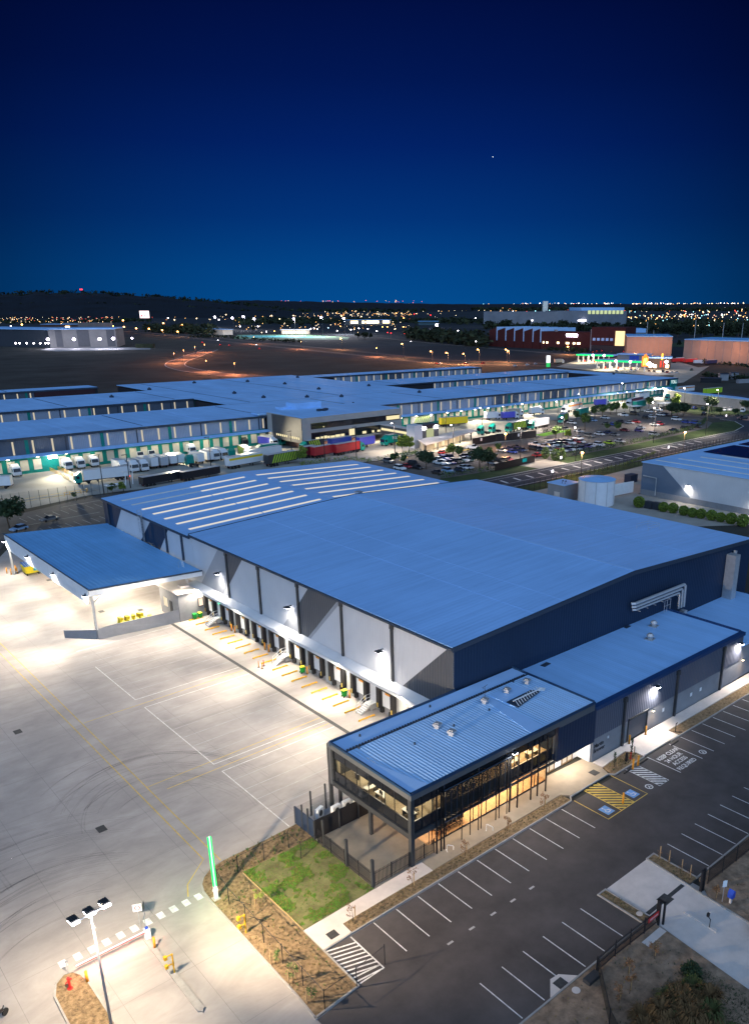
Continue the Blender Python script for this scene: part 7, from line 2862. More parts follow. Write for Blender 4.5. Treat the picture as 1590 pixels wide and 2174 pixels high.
near = ['over the highway behind the long rear arm of the depot', 'pair on the highway behind the depot, left one', 'pair on the highway behind the depot, right one', 'small one between the highway pair and the tall lamp', 'at the right end of the depot rear arm',
        'upper of the twin lamps before the red brick halls', 'lower of the twin lamps before the red brick halls', 'on the cross road before the red brick offices', 'above the end of the red sawtooth halls', 'alone in the dark field behind the depot',
        'right of the dark wood at the left', 'farther right along the dark wood', 'on the highway below the dark wood', 'second on the highway below the dark wood', 'third on the highway below the dark wood',
        'just right of the left far warehouses', 'beside the red flood of the left far warehouses', 'above the highway start at the left', 'behind the far brown building, rightmost of four', 'behind the far brown building, second from the right', 'behind the far brown building, third from the right', 'behind the far brown building, leftmost of four', 'at the far left behind the big far warehouse']
for k, (a, b, c) in enumerate(lampset):
    roadside(a, b, c, 'small orange street lamp ' + near[k], 'orange', 15000 if c > 740 else 7000 if 700 < b else 3000)
for i in range(9):                                      # lamps whose light reaches the S-bend and the junction
    px, py = ((372, 771), (392, 763), (416, 754), (436, 748), (440, 790), (500, 796), (640, 741), (540, 730), (800, 757))[i]
    lb = 'dim orange lamp ' + ('at the inner bend of the curved road', 'along the straight of the curved road, lower', 'along the straight of the curved road, middle', 'at the top of the curved road', 'at the foot of the curved road', 'where the curved road meets the depot roof', 'on the highway across the dark field, middle', 'on the highway across the dark field, left', 'on the highway across the dark field, right')[i]
    x, y, _ = P(px, py)
    h = 9
    t = thing('street_lamp', lb, 'street lamp', (x, y), 0, 'street lamps across the plain')
    g = MB()
    g.cyl(x, y, 0, h, .12, .09, 6)
    g.build('post', M['char'], t)
    g = MB()
    g.ball(x, y, h, .35, .35, .25, 6, 4)
    g.build('lens', GL['orange'], t)
    lamp('POINT', (x, y, h - .5), 21000, (1, .34, .14), rad=.5, parent=t)
for k, (a, b, c, lb) in enumerate(((460, 673, 695, 'before the pale shed, left of three'), (497, 675, 700, 'before the pale shed, middle of three'), (521, 672, 703, 'before the pale shed, right of three'), (543, 677, 700, 'beside the lime-lit tree'), (628, 677, 713, 'at the left of the lit playing field'), (686, 674, 715, 'at the middle of the lit playing field'), (733, 676, 710, 'at the right of the lit playing field'))):
    roadside(a, b, c, 'tall white sports floodlight mast ' + lb, 'violet', 130000 if a > 600 else 20000, grp='white masts round the sports ground', wide=2.2)

def slab(t, nm, m, a, b, depth, z0, z1, mt=None):
    """wall-fronted block whose foot runs between two photo places, depth metres deep"""
    p, q = V2(P(*a)), V2(P(*b))
    d = (q - p).normalized()
    nrm = Vector((-d.y, d.x, 0))
    if nrm.dot(CAMDIR) < 0:
        nrm = -nrm
    g = MB()
    g.prism([(p.x, p.y), (q.x, q.y), (q.x + nrm.x * depth, q.y + nrm.y * depth), (p.x + nrm.x * depth, p.y + nrm.y * depth)], z0, z1)
    return g.build(nm, m, t)
def panel(t, nm, m, a, b, u0, u1, z0, z1, off=.3):
    p, q = V2(P(*a)), V2(P(*b))
    d = (q - p)
    nrm = Vector((-d.y, d.x, 0)).normalized()
    if nrm.dot(CAMDIR) > 0:
        nrm = -nrm
    g = MB()
    for w0, w1 in (u0 if isinstance(u0, list) else [(u0, u1)]):
        s, e = p + d * w0 + nrm * off, p + d * w1 + nrm * off
        g.ext([(s.x, s.y, z0), (e.x, e.y, z0), (e.x, e.y, z1), (s.x, s.y, z1)], -nrm * (off * .6))
    return g.build(nm, m, t)
# left far warehouses
FW = thing('far_warehouse', 'big grey far warehouse with bright wall lamps on the left of the dark field', 'warehouse', P(150, 738))
fwm = mat('far_wall', (.15, .15, .15), .7, var=.15, scale=14)
slab(FW, 'walls', fwm, (108, 738.5), (250, 737), 75, 0, 22)
slab(FW, 'roof', M['roof'], (106, 738.6), (251, 737.1), 77, 22.1, 23)
slab(FW, 'walls', mat('far_wall_dark', (.035, .04, .05), .7, var=.1), (-150, 731), (107, 738.4), 60, 0, 21.5)
slab(FW, 'roof', M['roof'], (-151, 731.1), (107.4, 738.6), 66, 21.6, 22.6)
panel(FW, 'dark_panels', mat('far_panel', (.06, .065, .075), .7, var=.1), (108, 738.5), (250, 737), [(.10, .2), (.42, .6), (.86, .98)], 0, 1, 21.5)
for k, (px, py, q) in enumerate(((106, 720, 0), (161, 720, 1), (215, 719.5, 2), (244, 718.5, 3))):
    x, y, z = P(px, 740)
    hh = HT(px, 740, px, py)
    v = Vector((x, y, 0)) * .996
    g = MB()
    g.ball(v.x, v.y, hh, 2.0, 2.0, 1.6, 7, 5)
    g.build('wall_lamp', GL['violet'], FW)
    lamp('POINT', (v.x * .997, v.y * .997, hh - 2.8), 9000, (.95, .9, 1), rad=.8, parent=FW)
for k, px in enumerate((36, 44, 59, 74, 88, 99, 105)):
    x, y, z = P(px, 738)
    v = Vector((x, y, 0)) * .985
    g = MB()
    g.ball(v.x, v.y, 6, .9, .9, .8, 6, 4)
    g.build('dock_lamp', GL['white'], FW)
F2 = thing('far_warehouse', 'lower brown-walled far warehouse with a lit sign just behind the big grey one', 'warehouse', P(180, 709))
slab(F2, 'walls', mat('far_brown', (.10, .06, .05), .7, var=.1), (90, 706), (168, 706), 40, 0, 15)
slab(F2, 'walls', fwm, (168.2, 706), (242, 704), 60, 0, 17)
slab(F2, 'roof', M['roof'], (89, 706.1), (168, 706.1), 42, 15.1, 15.8)
panel(F2, 'lit_sign', GL['warm'], (90, 706), (168, 706), .66, .78, 8, 12, .6)
g = MB()
for px, py in ((91, 697), (174, 704), (209, 703), (230, 701), (238, 699), (244, 703), (251, 701), (257, 700), (281, 718), (24, 692)):
    x, y, _ = P(px, py, 9)
    t = thing('flood_lamp', 'bright white lamp ' + {91: 'on the roof edge left of the brown far warehouse', 174: 'at the joint of the two far warehouses', 209: 'on the grey end of the brown far warehouse', 230: 'in the white cluster right of the far warehouses, leftmost', 238: 'in the white cluster right of the far warehouses, topmost',
              244: 'in the white cluster right of the far warehouses, lowest', 251: 'in the white cluster right of the far warehouses, second from the right', 257: 'in the white cluster right of the far warehouses, rightmost', 281: 'at the right end of the far apron', 24: 'far left above the blue roof'}[px], 'lamp', (x, y), 0, 'white lamps by the far warehouses')
    h = MB()
    h.ball(x, y, 9, 1.2, 1.2, 1.0, 7, 5)
    h.build('lens', GL['violet'], t)
    h = MB()
    h.cyl(x, y, 0, 8, .2, .15, 6)
    h.build('post', M['char'], t)
t = thing('flood_hedge', 'dark low mound at the right end of the far apron', 'mound', P(307, 738))
slab(t, 'mound', M['far_leaf'], (289, 739), (325, 739), 10, 0, 5)
t = thing('billboard', 'glowing white and red billboard on the plain at the upper left', 'billboard', P(310, 682))
panel(t, 'screen', glow('billboard_white', (1, .75, .78), 2.5), (299, 682), (319, 682), .0, 1, 10, 32, .5)
panel(t, 'red_bars', glow('billboard_red', (1, .1, .12), 2.5), (299, 682), (319, 682), [(.1, .3), (.5, .62), (.75, .8)], 0, 14, 20, 1.2)
slab(t, 'legs', M['char'], (306, 682.1), (312, 682.1), 2, 0, 10)
# pale shed, clubhouse
t = thing('far_shed', 'pale lit shed left of the sports ground', 'shed', P(445, 710))
slab(t, 'walls', mat('shed_pale', (.60, .54, .45), .7, var=.1), (416, 708), (474, 711), 20, 0, 9)
slab(t, 'roof', M['roof'], (415.5, 708.2), (474.5, 711.2), 22, 9.1, 9.6)
lamp('POINT', (P(440, 713)[0], P(440, 713)[1], 7), 15000, (1, .8, .6), rad=.6, parent=t)
t = thing('clubhouse', 'long lit white clubhouse roof behind the playing field', 'building', P(625, 709))
slab(t, 'walls', M['cream'], (598, 709.5), (655, 709.5), 18, 0, 7)
slab(t, 'roof', M['white'], (596, 709.6), (657, 709.6), 22, 7.1, 8.5)
panel(t, 'windows', GL['warm'], (598, 709.5), (655, 709.5), [(.05 + .1 * k, .11 + .1 * k) for k in range(9)], 0, 2, 5, .5)
t = thing('far_shop_row', 'row of brightly lit far shops behind the right end of the playing field', 'building', P(790, 690))
slab(t, 'walls', fwm, (742, 690), (830, 689), 40, 0, 12)
slab(t, 'roof', M['roof_tray'], (741, 690.1), (831, 689.1), 42, 12.1, 13)
panel(t, 'lit_front', GL['warm'], (742, 690), (830, 689), [(.03, .2), (.3, .36), (.4, .7), (.8, .96)], 0, 4, 10, .6)
t = thing('far_office', 'blue-roofed far building with one bright lamp in the dark wood', 'building', P(905, 690))
slab(t, 'walls', mat('far_teal', (.05, .10, .12), .7), (888, 690), (930, 690), 30, 0, 9)
slab(t, 'roof', M['roof_blue'], (887, 690.1), (931, 690.1), 32, 9.1, 10)
far_light(927, 690, 6, 3.2, GL['violet'], t)
# scatter of town lights near the sports ground: one lamp each
spots = [(535, 693, 'warm'), (548, 693, 'white'), (556, 706, 'warm'), (566, 704, 'white'), (583, 703, 'orange'), (660, 698, 'white'), (667, 697, 'white'), (674, 699, 'white'), (697, 696, 'cyan'), (716, 702, 'white'), (723, 693, 'orange'), (745, 700, 'white'), (752, 699, 'warm'), (762, 697, 'white'), (781, 698, 'white'), (760, 706, 'warm'),
         (800, 703, 'white'), (812, 694, 'orange'), (822, 694, 'orange'), (839, 698, 'warm'), (856, 694, 'orange'), (823, 706, 'red'), (830, 707, 'red'), (859, 708, 'red'), (879, 667, 'red'), (914, 669, 'red'), (841, 665, 'orange'), (857, 675, 'orange'), (767, 672, 'warm'), (725, 671, 'warm'), (623, 670, 'warm'), (594, 677, 'warm'), (577, 670, 'warm'), (357, 675, 'white'), (371, 679, 'warm'), (341, 664, 'white'),
         (369, 665, 'orange'), (385, 666, 'white'), (434, 666, 'white'), (480, 668, 'warm'), (254, 663, 'white'), (262, 663, 'warm'), (212, 662, 'warm'), (185, 661, 'white'), (191, 661, 'warm'), (160, 661, 'white'), (171, 663, 'warm'), (465, 679, 'white'), (418, 676, 'warm'), (411, 697, 'white'), (510, 693, 'white'), (1009, 675, 'white'), (1010, 725, 'white'), (972, 702, 'white'), (1066, 702, 'white'), (1316, 682, 'red'), (1452, 669, 'orange'), (1349, 696, 'warm')]
for k, (px, py, c) in enumerate(sorted(spots)):
    x, y, _ = P(px, py, 0)
    dist = hypot(x, y)
    z = 8 if dist < 3000 else 14
    x, y, _ = P(px, py, z)
    dist = hypot(x, y)
    t = thing('town_light', '%s light on the plain, %s from the left among the scattered town lights' % ({'warm': 'warm white', 'cyan': 'bluish'}.get(c, c), nth(k)), 'light', (x, y), 0, 'scattered town lights')
    h = MB()
    r_ = min(dist * .00058, 3.2)
    h.ball(x, y, z, r_, r_, r_ * .8, 6, 4)
    h.build('lens', GL[c], t)
    h = MB()
    h.cyl(x, y, 0, z - r_ * .7, .25, .2, 5)
    h.build('post', M['char'], t)
# a carpet of distant city lights, past counting
g = MB()
def dots(n, x0, x1, y0, y1, mix, dens=lambda x, y: 1, s=1.0):
    c = 0
    while c < n:
        px, py = R9.uniform(x0, x1), y0 + (y1 - y0) * R9.random() ** 1.4
        if R9.random() > dens(px, py):
            continue
        x, y, _ = P(px, max(py, 651.2), 0)
        dist = hypot(x, y)
        zz = (max(651.2, py) - py) / F_PX * dist + 6
        r_ = dist * .00034 * s * R9.uniform(.6, 1.5)
        g.ball(x, y, zz, r_, r_, r_, 5, 3, R9.choice(mix))
        c += 1
dots(330, 1020, 1590, 646, 676, (0, 0, 1, 2, 2, 3, 4), lambda x, y: .5 + .5 * (x > 1150))
dots(230, 1100, 1590, 645, 652, (0, 1, 1, 2, 2), s=.9)
dots(110, 860, 1100, 648, 662, (0, 0, 3, 2), s=.9)
dots(60, 560, 900, 640, 650, (3, 3, 0), lambda x, y: abs(math.sin(x * .02)), .8)
dots(110, 690, 900, 655, 672, (0, 2), s=.8)
dots(130, 1320, 1590, 672, 705, (0, 0, 2, 4), s=1.1)
dots(130, 0, 145, 656, 673, (0, 0, 2, 2, 5), s=1.1)
dots(260, 0, 240, 670, 690, (2, 2, 0, 3), s=.55)
dots(170, 250, 1010, 653, 684, (0, 0, 2, 2, 3), s=.6)
dots(150, 500, 870, 668, 706, (2, 0, 0, 2), s=.7)
stuff('city_lights', g, [glow('city_orange', (1, .5, .15), 7), glow('city_white', (1, .95, 1), 9), glow('city_warm', (1, .78, .5), 6), glow('city_red', (1, .12, .08), 5), glow('city_cyan', (.4, .9, 1), 4), glow('city_violet', (.85, .8, 1), 16)], 'carpet of tiny distant city lights below the horizon', 'city lights')
for px, py, lb in ((171, 614.5, 'left'), (174.5, 614.5, 'right')):
    d = ray(px, py)
    s_ = 4300 / hypot(d[0], d[1])
    x, y, z = d[0] * s_, d[1] * s_, CAMZ + d[2] * s_
    t = thing('mast_beacon', 'red beacon on the hilltop mast, %s of the two' % lb, 'beacon', (x, y, 60))
    h = MB()
    h.ball(x, y, z, 2.6, 2.6, 2.6, 6, 4)
    h.build('lens', GL['red'], t)
    h = MB()
    h.cyl(x, y, 60, z - 2, .5, .3, 5)
    h.build('mast', M['char'], t)
t = thing('aircraft_light', 'single tiny white light high in the night sky', 'light', (0, 0))
d = ray(1046, 333)
s_ = 9000 / hypot(d[0], d[1])
t.location = (d[0] * s_, d[1] * s_, CAMZ + d[2] * s_)
h = MB()
h.ball(t.location.x, t.location.y, t.location.z, 3.2, 3.2, 3.2, 6, 4)
h.build('lens', glow('aircraft', (1, 1, 1), 3), t)

# red brick halls, offices, white terminal, lit walls
BR = thing('brick_halls', 'row of dark red sawtooth-roofed halls beyond the depot', 'building', P(1090, 738))
brick = mat('red_brick', (.065, .014, .013), .8, var=.15, scale=8)
bx = [1038, 1054, 1072.5, 1091, 1110, 1130, 1146]
for k in range(6):
    a, b = (bx[k], 735 + (bx[k] - 1038) * .055), (bx[k + 1] - 1.2, 735 + (bx[k + 1] - 1038) * .055)
    p, q = V2(P(*a)), V2(P(*b))
    d = (q - p).normalized()
    nrm = Vector((-d.y, d.x, 0))
    nrm = nrm if nrm.dot(CAMDIR) > 0 else -nrm
    g = MB()
    w_ = (q - p).length
    e = p + nrm * 60
    g.ext([(p.x, p.y, 0), (q.x, q.y, 0), (q.x, q.y, 24), (p.x, p.y, 20)], nrm * 60)
    g.build('hall', brick, BR)
    g = MB()
    s = q + d * .2
    g.ext([(s.x, s.y, 8), (s.x + d.x * 1.4, s.y + d.y * 1.4, 8), (s.x + d.x * 1.4, s.y + d.y * 1.4, 24.6), (s.x, s.y, 24.6)], nrm * 60)
    g.build('glazed_strip', M['roof_pale'], BR)
BO = thing('brick_offices', 'long dark red brick offices with a lit glass stairwell beside the sawtooth halls', 'building', P(1240, 745))
slab(BO, 'walls', brick, (1147, 741), (1252, 745), 30, 0, 21)
slab(BO, 'walls', brick, (1253, 745.5), (1324, 747.5), 40, 7, 27)
slab(BO, 'base', dck, (1254, 746), (1323, 747.8), 30, 0, 6.9)
slab(BO, 'pillar', M['precast'], (1176, 742), (1182, 742), 8, 0, 23)
slab(BO, 'pillar', M['precast'], (1251, 745.2), (1255, 745.5), 8, 0, 24)
panel(BO, 'lit_windows', GL['warm'], (1147, 741), (1252, 745), [(.05, .07), (.12, .15), (.34, .38), (.52, .58), (.66, .70), (.74, .8)], 0, 7, 9, .5)
panel(BO, 'lit_sign', GL['violet'], (1147, 741), (1252, 745), .52, .74, 15.5, 18.5, .5)
panel(BO, 'glass_stair', glow('stair_glass', (1, .72, .36), 1.6), (1253, 745.5), (1324, 747.5), .72, .99, 4, 23, .6)
panel(BO, 'window_band', M['roof_tray'], (1253, 745.5), (1324, 747.5), [(.05 + .13 * k, .13 + .13 * k) for k in range(5)], 0, 12, 15, .6)
panel(BO, 'lower_lights', GL['warm'], (1253, 745.5), (1324, 747.5), [(.1, .13), (.25, .28), (.4, .44), (.52, .56), (.66, .7)], 0, 2, 5, 1.5)
WTm = thing('white_terminal', 'very long white far building with a row of bright lamps and a pale tower', 'building', P(1180, 690))
wtm = mat('terminal_white', (.14, .16, .19), .7, var=.15, scale=20)
slab(WTm, 'walls', wtm, (1026, 690), (1180, 691), 60, 0, 34)
slab(WTm, 'walls', wtm, (1180, 691), (1328, 690), 80, 0, 36)
slab(WTm, 'tower', mat('tower_white', (.75, .72, .62), .6), (1151, 689), (1161, 689), 20, 0, 60)
slab(WTm, 'arched_roof', M['roof'], (1232, 689.8), (1322, 689), 70, 36.1, 44)
panel(WTm, 'lit_windows', glow('terminal_lit', (.8, .95, .5), .8), (1180, 691), (1328, 690), [(.44 + .058 * k, .48 + .058 * k) for k in range(9)], 0, 28, 37, 1)
wp = V2(P(1026, 694))
for k in range(22):
    px = 1129 + k * 5.3 if k < 10 else 1204 + (k - 10) * 3.4
    x, y, _ = P(px, 690)
    v = Vector((x, y, 0)) * .985
    g = MB()
    g.ball(v.x, v.y, 12, 2.0, 2.0, 1.6, 6, 4)
    g.build('facade_lamp', GL['white'], WTm)
lamp('AREA', (P(1200, 696)[0], P(1200, 696)[1], 20), 22000, (1, .95, .9), (CAMDIR.x, CAMDIR.y, .1), 180, (200, 4), WTm)
lamp('AREA', (P(1060, 696)[0], P(1060, 696)[1], 20), 9000, (.9, .95, 1), (CAMDIR.x, CAMDIR.y, .1), 180, (120, 4), WTm)
lamp('POINT', (P(1155, 695)[0], P(1155, 695)[1], 50), 30000, (1, .92, .75), rad=1, parent=WTm)
for k, (a, b, dp, h, lb) in enumerate((((1328, 761), (1423, 762), 60, 21, 'orange-lit blank warehouse wall, left of two beyond the fuel station'), ((1448, 768), (1620, 776), 60, 20, 'orange-lit blank warehouse wall, right of two beyond the fuel station'))):
    t = thing('lit_warehouse', lb, 'warehouse', P(*a))
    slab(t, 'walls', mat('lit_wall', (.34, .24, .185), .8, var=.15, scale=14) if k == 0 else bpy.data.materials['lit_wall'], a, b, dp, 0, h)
    slab(t, 'roof', M['roof_blue'], (a[0] - .5, a[1] + .05), (b[0] + .5, b[1] + .05), dp + 1, h + .1, h + 1)
    for q in (.2, .6, .95):
        px, py = a[0] + (b[0] - a[0]) * q, a[1] + (b[1] - a[1]) * q + 2.2
        x, y, _ = P(px, py)
        lamp('POINT', (x, y, 13), 3600, (1, .40, .16), rad=.6, parent=t)
    panel(t, 'wall_seams', M['precast'], a, b, [(.1 * i, .1 * i + .004) for i in range(1, 10)], 0, .5, h - .5, .2)
t = thing('grey_hangar', 'grey curved-roof hangar between the brick offices and the lit walls', 'building', P(1350, 733))
slab(t, 'walls', mat('hangar_grey', (.16, .18, .2), .7), (1327, 735), (1370, 735), 40, 0, 17)
slab(t, 'roof', M['roof'], (1328, 734.8), (1368, 734.8), 36, 17.1, 22)
t = thing('white_flats', 'small white far building at the right beyond the lit walls', 'building', P(1510, 741))
slab(t, 'walls', wtm, (1498, 741), (1526, 741), 15, 0, 13)
# fuel station
for k, (a, b, lb) in enumerate((((1222, 769), (1300, 771.5), 'green-edged lit fuel station canopy, farther and left of the two'), ((1261, 783), (1361, 787), 'green-edged lit fuel station canopy, nearer and right of the two'))):
    t = thing('fuel_canopy', lb, 'fuel canopy', P(*a))
    slab(t, 'roof', M['roof_tray'], a, b, 16, 6.2, 7.4)
    panel(t, 'green_edge', glow('fuel_green', (.02, .9, .22), 1.6) if k == 0 else bpy.data.materials['fuel_green'], a, b, 0, 1, 6.2, 7.5, .4)
    p, q = V2(P(*a)), V2(P(*b))
    for i in range(7):
        c = p + (q - p) * (.08 + .14 * i) + CAMDIR * 5
        g = MB()
        g.ob(c.x, c.y, 0, .8, .8, 6.1, 0)
        g.build('post', M['white'], t)
        g = MB()
        g.ob(c.x + 1.5, c.y, 0, 1.2, 2, 2.0, 0)
        g.build('fuel_pump', M['red' if i % 2 else 'white'], t)
    for u in (.45, .75):
        c = p + (q - p) * u - CAMDIR * .8
        g = MB()
        g.ball(c.x, c.y, 6.9, 1.0, 1.0, .9, 6, 4)
        g.build('edge_lamp', GL['white'], t)
    c = p + (q - p) * .5 + CAMDIR * 7
    lamp('AREA', (c.x, c.y, 6.0), 9000, (1, .85, .55), (0, 0, -1), 180, (50, 10), t)
t = thing('fuel_shop', 'grey shop with a blue panel behind the nearer fuel canopy', 'shop', P(1330, 768))
slab(t, 'walls', M['precast'], (1308, 769), (1372, 771), 16, 0, 7)
panel(t, 'blue_panel', M['blue'], (1308, 769), (1372, 771), .42, .74, 1, 6.4, .3)
slab(t, 'roof', M['roof_tray'], (1307, 769.1), (1373, 771.1), 18, 7.1, 7.8)
t = thing('drive_in_restaurant', 'low dark restaurant ringed with bright white lamps right of the fuel canopies', 'restaurant', P(1390, 784))
slab(t, 'walls', mat('restaurant_dark', (.09, .06, .045), .7), (1374, 784), (1420, 785), 18, 0, 9)
slab(t, 'roof', M['roof_tray'], (1372, 784.2), (1424, 785.2), 21, 9.1, 10)
panel(t, 'red_panel', glow('restaurant_red', (1, .06, .04), 1.6), (1374, 784), (1420, 785), [(.55, .62), (.7, .74)], 0, 2, 7, .5)
panel(t, 'lit_windows', GL['warm'], (1374, 784), (1420, 785), [(.05, .18), (.26, .4), (.82, .96)], 0, 1.5, 4, .5)
panel(t, 'arch_sign', glow('restaurant_amber', (1, .45, .03), 5), (1374, 784), (1420, 785), .6, .66, 8, 13, .8)
for k, (px, py) in enumerate(((1378, 771), (1386, 763), (1401, 763), (1409, 763), (1414, 768), (1383, 775), (1376, 773))):
    x, y, _ = P(px, py, 8)
    g = MB()
    g.ball(x, y, 8, 1.3, 1.3, 1.1, 6, 4)
    g.build('roof_lamp', GL['violet'], t)
lamp('POINT', (P(1396, 788)[0], P(1396, 788)[1], 8), 9000, (1, .85, .65), rad=1, parent=t)
t = thing('pylon_sign', 'tall glowing yellow and orange-red pylon sign before the restaurant', 'sign', P(1367, 788))
x, y, _ = P(1367, 789)
g = MB()
g.ob(x, y, 0, .8, .8, 4, 0)
g.build('post', M['white'], t)
g = MB()
g.ob(x, y, 4, 5.2, .8, 8, -YAW)
g.ball(x, y, 12.0, 2.4, .6, 2.0, 8, 5)
g.build('panel', glow('pylon_red', (1, .22, .03), 2.2), t)
g = MB()
for dx in (-1.2, .2):
    c = Vector((x, y, 0)) + RIGHT * (dx + .5) - CAMDIR * .7
    pts_ = [c + RIGHT * (.62 * cos(a)) + Vector((0, 0, 5.2 + 5.6 * sin(a))) for a in [pi * i / 8 for i in range(9)]]
    g.tube(pts_, .26, 5)
g.build('arches', glow('pylon_yellow', (1, .72, .12), 5), t)
t = thing('totem_sign', 'white-topped green totem sign at the end of the rear depot arm', 'sign', P(1163, 779))
x, y, _ = P(1163, 779)
g = MB()
g.ob(x, y, 0, 3.2, 1, 3.5, -YAW)
g.build('base', glow('totem_green', (.05, .8, .2), .8), t)
g = MB()
g.ob(x, y, 3.55, 3.2, 1, 6.0, -YAW)
g.build('panel', glow('totem_white', (.9, .95, 1), 2.2), t)
# vehicles on the far roads and forecourt
def tiny_vehicle(px, py, col, lb, kind='sedan', lights=None, h=20, grp='vehicles on the far roads'):
    x, y, _ = P(px, py)
    o = place(car(kind, col), (x, y, .06), radians(h), lb, grp)
    if lights:
        g = MB()
        d = hypot(x, y)
        g.ball(0, 0, 1.1, d * .0007, d * .0007, d * .0005, 6, 4)
        e = g.build('lamp_glow', GL[lights], None)
        e.parent = o
    return o
for px, py, c, lb, kind, li in ((463, 724, 'silver', 'car with white headlamps on the highway, upper left', 'sedan', 'white'), (430, 729, 'red', 'car with red tail lamps on the highway, leftmost', 'sedan', 'red'), (468, 734, 'red', 'car with red tail lamps on the highway, second from the left', 'sedan', 'red'), (487, 735, 'red', 'car with red tail lamps on the highway, third from the left', 'sedan', 'red'),
                                (545, 734, 'white', 'car with white headlamps at the middle of the highway', 'sedan', 'white'), (551, 742, 'red', 'car with red tail lamps at the middle of the highway', 'sedan', 'red'), (872, 727, 'white', 'car with white lamps on the cross road', 'sedan', 'white'), (935, 773, 'white', 'car with white lamps behind the rear depot arm', 'sedan', 'white'), (927, 773, 'red', 'car with red lamps behind the rear depot arm', 'sedan', 'red'),
                                (988, 773, 'red', 'car with red lamps at the junction behind the depot, left one', 'sedan', 'red'), (1025, 772, 'red', 'car with red lamps at the junction behind the depot, right one', 'sedan', 'red'), (1093, 778, 'white', 'car with white headlamps before the totem sign, left one', 'suv', 'white'), (1119, 776, 'white', 'car with white headlamps before the totem sign, middle one', 'suv', 'white'), (1136, 774, 'silver', 'car with white headlamps before the totem sign, right one', 'suv', 'white'),
                                (1258, 750, 'red', 'car with red lamps at the traffic lights, leftmost of five', 'sedan', 'red'), (1266, 748, 'red', 'car with red lamps at the traffic lights, second of five', 'sedan', 'red'), (1277, 747, 'red', 'car with red lamps at the traffic lights, middle of five', 'sedan', 'red'), (1298, 747, 'red', 'car with red lamps at the traffic lights, fourth of five', 'sedan', 'red'), (1323, 749, 'red', 'car with red lamps at the traffic lights, rightmost of five', 'sedan', 'red'),
                                (1308, 789, 'silver', 'silver car on the fuel forecourt, left of the three pale ones', 'sedan', None), (1341, 788, 'white', 'white car on the fuel forecourt below the nearer canopy', 'suv', None), (1350, 788, 'silver', 'silver car on the fuel forecourt next to the pylon sign', 'sedan', None), (1378, 789, 'maroon', 'maroon car parked before the restaurant, leftmost of four', 'sedan', None), (1388, 790, 'black', 'black car parked before the restaurant', 'sedan', None), (1407, 790, 'black', 'black car parked right of the restaurant', 'suv', None), (1416, 792, 'red', 'red car parked right of the restaurant', 'suv', None),
                                (1426, 792, 'white', 'white car parked right of the red one', 'sedan', None), (1436, 792, 'white', 'white car at the forecourt exit', 'sedan', None), (1467, 787, 'dark green', 'dark car at the forecourt exit road', 'ute', None), (1532, 769, 'red', 'small red and white vehicle by the right lit wall', 'van', None)):
    tiny_vehicle(px, py, c, lb, kind, li)
for px, py, proto, rz, lb in ((1438, 770, semi('red', None, None, 16), -12, 'bright red trailer, left of two by the lit walls'), (1464, 771, semi('red', None, None, 16), -12, 'bright red trailer, right of two by the lit walls'), (1481, 773, box_truck('white', 'white', 9), -30, 'white truck right of the red trailers'), (1508, 774, semi('navy', None, None, 14), -8, 'dark blue trailer at the edge of the right field'), (1184, 772, semi('tan', 'white', None, 9), 0, 'tan truck beside the totem sign'), (1445, 768, semi('white', None, None, 12), -12, 'white trailer parked close behind the red trailers')):
    truck(proto, px, py, rz, lb, 'trucks beyond the depot', .06)
# far trees one can tell apart, and woods that read as one mass
FT = [tree_proto('dark_tree', 12, 6, 420, [M['far_leaf'], M['far_leaf']], 31, 1.0), tree_proto('dark_tree', 12, 7, 420, [M['far_leaf'], M['far_leaf2']], 32, 1.1), tree_proto('tall_tree', 16, 5, 420, [M['far_leaf'], M['far_leaf']], 33, 1.0, True)]
far_trees = [(1042, 698, 30), (1075, 700, 34), (1120, 702, 36), (1150, 699, 22), (1193, 702, 34), (1217, 701, 26), (1260, 703, 32), (1285, 702, 28), (1310, 703, 30), (1334, 706, 34), (1358, 712, 32), (1385, 714, 34), (1410, 715, 30), (1438, 716, 34), (1463, 714, 32), (1490, 716, 34), (1515, 714, 32), (1540, 713, 32), (1566, 716, 36), (1588, 718, 34),
             (890, 720, 24), (906, 722, 26), (925, 723, 28), (945, 725, 28), (965, 726, 28), (985, 728, 28), (1005, 729, 28), (1022, 731, 26), (872, 712, 22), (760, 719, 16), (775, 721, 18), (788, 720, 16),
             (316, 700, 20), (332, 702, 24), (350, 703, 22), (372, 705, 26), (392, 706, 28), (410, 704, 26), (436, 703, 26), (452, 703, 22), (538, 705, 20), (612, 697, 20), (640, 696, 22), (664, 697, 18), (1568, 770, 16), (1590, 772, 18), (1580, 745, 14), (1475, 745, 14), (1440, 738, 16), (92, 692, 12), (130, 690, 14), (178, 690, 12)]
for k, (px, py, h) in enumerate(sorted(far_trees)):
    x, y, _ = P(px, py)
    kk = k % 3
    s = h * .62 / (12, 12, 16)[kk]
    place(FT[kk], (x, y, 0), R9.uniform(0, 6), 'dark silhouetted tree on the far plain, %s from the left' % nth(k), 'dark trees on the far plain', (s * 1.25, s * 1.25, s))
g = MB()
def wood(pts, depth, h, n, size):
    for _ in range(n):
        u = R9.random() * (len(pts) - 1)
        i = int(u)
        f_ = u - i
        px = pts[i][0] * (1 - f_) + pts[i + 1][0] * f_
        py = pts[i][1] * (1 - f_) + pts[i + 1][1] * f_
        x, y, _ = P(px, py)
        v = Vector((x, y, 0))
        v += v.normalized() * R9.random() * depth
        hh = h * R9.uniform(.5, 1.1)
        g.leaves((v.x, v.y, hh * .5), (hh * .6, hh * .6, hh * .5), 7, size, R9.choice((0, 0, 1)), .2, R9)
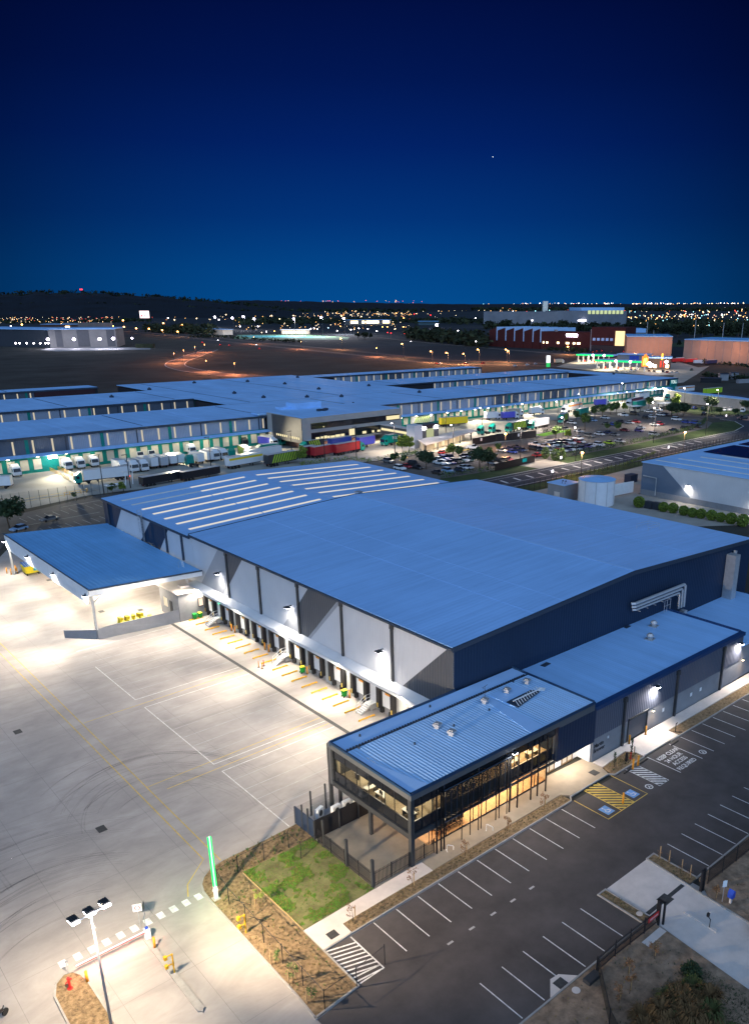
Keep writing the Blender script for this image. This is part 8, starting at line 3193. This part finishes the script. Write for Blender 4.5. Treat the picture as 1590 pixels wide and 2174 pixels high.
wood([(310, 706), (380, 709), (460, 712)], 90, 18, 150, 4)
wood([(405, 716), (470, 717), (560, 724), (640, 727)], 10, 5, 120, 1.6)
wood([(868, 722), (950, 731), (1030, 739)], 120, 19, 260, 4)
wood([(1030, 700), (1200, 703), (1330, 707), (1590, 716)], 150, 16, 420, 4.5)
wood([(500, 690), (700, 688), (1030, 690)], 500, 15, 420, 6)
wood([(0, 688), (200, 686), (320, 684)], 300, 10, 160, 5)
wood([(1330, 700), (1590, 704)], 900, 12, 300, 6)
wood([(-100, 662), (200, 662), (520, 664), (900, 663)], 1500, 22, 420, 18)
wood([(900, 660), (1300, 661), (1650, 661)], 2500, 24, 420, 20)
wood([(1150, 743), (1250, 750)], 12, 6, 60, 1.6)
wood([(1330, 764), (1425, 766), (1590, 780)], 6, 4, 70, 1.4)
wood([(1495, 800), (1560, 806), (1590, 809)], 8, 4, 60, 1.4)
stuff('woods', g, [M['far_leaf'], M['far_leaf2']], 'dark distant woods and scrub running across the far plain', 'woods')
g = MB()                                                # scrub on the ridge line
for _ in range(620):
    px = R9.uniform(-60, 600)
    d = ray(px, 646)
    dv = Vector((d[0], d[1], 0)).normalized()
    q = R9.choice((1.0, 1.0, .8, .6, .4))
    p = dv * (3600 + 1000 * q)
    k = (px + 420) / 1060 * 10
    prof = [70, 85, 95, 92, 100, 108, 104, 92, 72, 48, 18]
    a = int(min(k, 9))
    hz_ = (prof[a] * (1 - k + a) + prof[a + 1] * (k - a)) * (1 if q == 1 else q * 1.1)
    r_ = R9.uniform(5, 13)
    g.leaves((p.x, p.y, hz_ + r_ * .1), (r_ * 1.2, r_ * 1.2, r_), 6, r_ * .7, 0, .2, R9)
stuff('ridge_scrub', g, [M['far_leaf']], 'dark scrub and trees along the hill ridge on the left horizon', 'scrub')
for px, py, by, lb in ((1370, 684, 737, 'thin tall pole left of the park ground at the far right'), (1385, 702, 730, 'shorter thin pole in the park ground'), (1471, 680, 737, 'thin tall pole at the middle of the park ground'), (1530, 686, 742, 'thin tall pole right of the park ground'), (1573, 686, 720, 'thin tall pole at the right edge of the photo')):
    h_ = HT(px, by, px, py)
    x, y, _ = P(px, by)
    t = thing('tall_pole', lb, 'pole', (x, y), 0, 'thin poles round the park ground')
    g = MB()
    g.cyl(x, y, 0, h_, .45, .3, 6)
    g.build('pole', M['galv'], t)
    g = MB()
    g.ob(x, y, h_, 2.6, .6, .8, -YAW)
    g.build('head', M['char'], t)
for a, b, h_, lb in (((1485, 812), (1530, 813), 3, 'long dark low shed on the verge beside the empty field'), ((1527, 808), (1545, 808), 4.5, 'pale shed on the verge beside the empty field, left of two'), ((1550, 805), (1566, 805), 4.5, 'pale shed on the verge beside the empty field, right of two')):
    t = thing('verge_shed', lb, 'shed', P(*a))
    slab(t, 'walls', M['black'] if h_ < 4 else M['precast'], a, b, 5, 0, h_)
    slab(t, 'roof', M['trim'], (a[0] - .4, a[1] + .1), (b[0] + .4, b[1] + .1), 5.6, h_ + .02, h_ + .3)
t = thing('field_road_wall', 'long pale wall at the far right edge of the empty field', 'wall', P(1590, 806))
slab(t, 'panels', M['precast'], (1568, 814), (1640, 810), 3, 0, 2.5)
